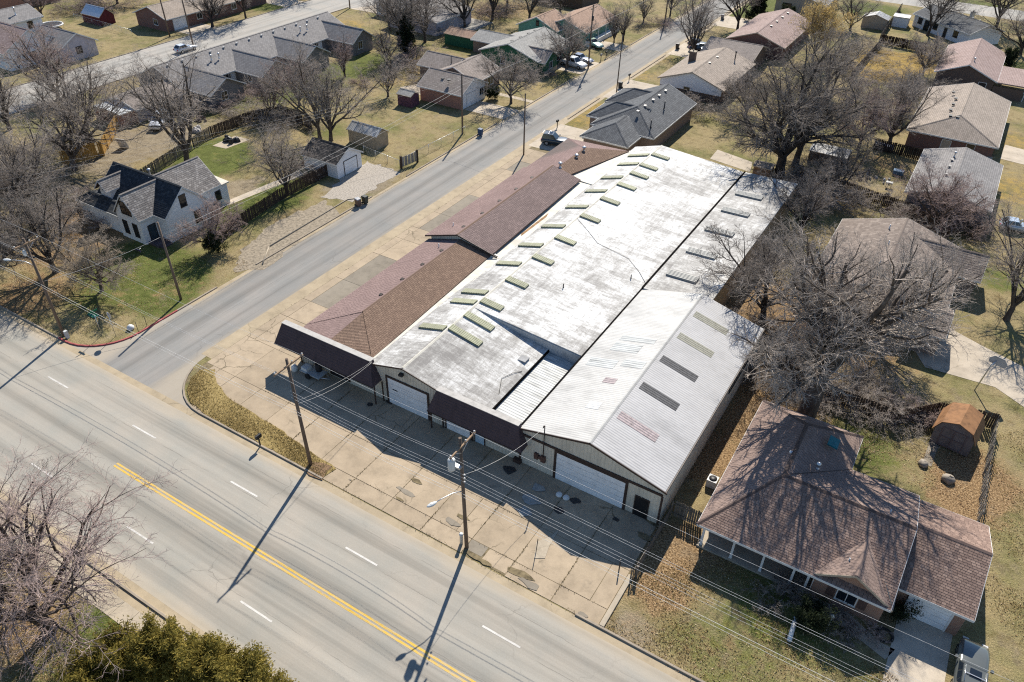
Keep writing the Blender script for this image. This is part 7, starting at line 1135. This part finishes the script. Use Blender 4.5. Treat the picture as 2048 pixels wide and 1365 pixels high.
evergreen('dark round evergreen shrub beside the rose roof', G(1510, 42), 4.6, 2.6, 71, L_DKE, 1600, .16, name='evergreen_shrub'); evergreen('dark narrow juniper under the bare trees, top centre', G(816, 110), 7.5, 1.8, 72, L_DKE, 2200, .15); evergreen('dark evergreen bush by the white house corner', G(436, 505), 1.9, 1.3, 73, L_DKE, 700, .09, name='evergreen_shrub'); evergreen('dark evergreen bush in the ranch house front bed', G(1615, 1252), 1.3, .9, 74, L_DKE, 900, .07, name='evergreen_shrub'); evergreen('dark evergreen bush beside the ranch house garage', G(1788, 1232), 1.2, .6, 75, L_DKE, 500, .06, name='evergreen_shrub'); evergreen('dark evergreen at the right edge of the rose roof', G(2010, 140), 3.4, 1.5, 76, L_DKE, 900, .14, name='evergreen_shrub'); evergreen('small dark bush by the tan house', G(1572, 40), 2.2, 1.6, 77, L_DKE, 500, .16, name='evergreen_shrub'); evergreen('evergreen bush by the white gable of the tan brick house', G(985, 200), 1.6, 1.1, 78, L_DKE, 500, .11, name='evergreen_shrub')
yt = [o for o in COL.objects if o.get('label') == 'tree with pale yellow dead leaves beside the rose roof'][0]
tp = VAR['medB'][2]; rs_ = np.random.RandomState(4); add_leaves(yt, tp[rs_.choice(len(tp), min(len(tp), 3000), False)], 3, .13, .22, 9, L_YEL, 'leaves')
# ================================================================== ground litter and grass blades
def scatter(name, label, polys, n, size, mat, seed, zoff=.03, upright=False):
    rs = np.random.RandomState(seed); pts = []
    for poly, wt in polys:
        q = np.array(poly); lo, hi = q.min(0), q.max(0); k = int(n*wt); p_ = lo+(hi-lo)*rs.rand(k*3, 2); ins = np.zeros(len(p_), bool); j = len(q)-1
        for i in range(len(q)):
            c_ = ((q[i, 1] > p_[:, 1]) != (q[j, 1] > p_[:, 1])) & (p_[:, 0] < (q[j, 0]-q[i, 0])*(p_[:, 1]-q[i, 1])/(q[j, 1]-q[i, 1]+1e-12)+q[i, 0]); ins ^= c_; j = i
        p_ = p_[ins][:k]; dens = np.sin(p_[:, 0]*.9+1.3*np.sin(p_[:, 1]*.6))+np.sin(p_[:, 1]*1.1+np.sin(p_[:, 0]*.5)*1.7); pts.append(p_[rs.rand(len(p_)) < .45+.3*dens])
    p_ = np.concatenate(pts); m_ = len(p_); c = np.column_stack([p_, np.full(m_, zoff)+rs.rand(m_)*.03]); s_ = (size*(.55+.9*rs.rand(m_)))[:, None]; an = rs.rand(m_)*6.283
    if upright:
        a = np.column_stack([np.cos(an), np.sin(an), np.zeros(m_)]); tipv = np.column_stack([rs.randn(m_)*.6, rs.randn(m_)*.6, np.ones(m_)]); v = np.stack([c-a*s_*.28, c+a*s_*.28, c+tipv*s_], 1).reshape(-1, 3); f = np.arange(len(v)).reshape(-1, 3)
    else:
        nz = nrm_(np.column_stack([rs.randn(m_)*.45, rs.randn(m_)*.45, np.ones(m_)])); a = nrm_(np.cross(nz, np.column_stack([np.cos(an), np.sin(an), np.zeros(m_)]))); b = np.cross(nz, a); v = np.stack([c-a*s_, c-b*s_*.6, c+a*s_, c+b*s_*.6], 1).reshape(-1, 3); f = np.arange(len(v)).reshape(-1, 4)
    me = np_mesh(name, v, f, mat); at = me.attributes.new('tint', 'FLOAT', 'FACE'); at.data.foreach_set('value', rs.rand(m_).astype(np.float32)); o = link(name, me); tag(o, label, None, None, 'stuff'); return o
Y1 = P((1205, 1255), (1260, 1165), (1290, 1150), (1400, 1090), (1560, 1180), (1740, 1310), (1800, 1365), (1390, 1365)); Y2 = P((1500, 760), (1600, 800), (1560, 810), (1440, 900), (1400, 990), (1340, 1030), (1330, 1010), (1470, 790)); Y3 = P((1640, 800), (1860, 890), (1985, 870), (1960, 1040), (1890, 990), (1700, 935), (1725, 870)); Y4 = P((0, 610), (120, 670), (290, 660), (440, 560), (520, 530), (420, 500), (300, 500), (190, 450), (0, 400)); Y5 = P((1440, 690), (1560, 600), (1640, 500), (1700, 620), (1760, 760), (1540, 745)); Y6 = P((0, 1110), (250, 1270), (150, 1365), (0, 1365)); Y7 = P((1980, 870), (2048, 860), (2048, 1300), (1960, 1200), (1975, 1060))
scatter('fallen_leaves', 'brown fallen leaves strewn over the yards', [(Y1, .16), (Y2, .2), (Y3, .17), (Y4, .3), (Y5, .22), (Y6, .12), (Y7, .05)], 30000, .05, L_LIT, 5)
scatter('grass_blades', 'dry grass blades of the verge and front lawns', [(VP, .30), (Y1, .4), (Y7, .12), (Y6, .15), (Y4, .3)], 36000, .10, L_GRS, 6, .02, True)
VQ = ragged(VP, .05); scatter('verge_blades', 'thick dry grass on the verge beside the kerb', [(VP, 1.)], 12000, .10, L_GRS, 7, .07, True)
# clumps of weeds in the broken slab joints
J = [rect(x-.06, 29.2, x+.06, 39.2) for x in gx[3:-1]]+[rect(-47, y-.06, -10.2, y+.06) for y in gy[1:3]]+[rect(-35, 28.85, -10.5, 29.15), rect(-54.7, 40, -54.5, 93)]
scatter('joint_weeds', 'weeds growing in the slab joints of the apron', [(j, .09) for j in J], 3600, .075, leafmat('joint_weed_leaves', [(0, (.05, .045, .015)), (.6, (.13, .105, .035)), (1, (.25, .2, .09))]), 8, .03, True)
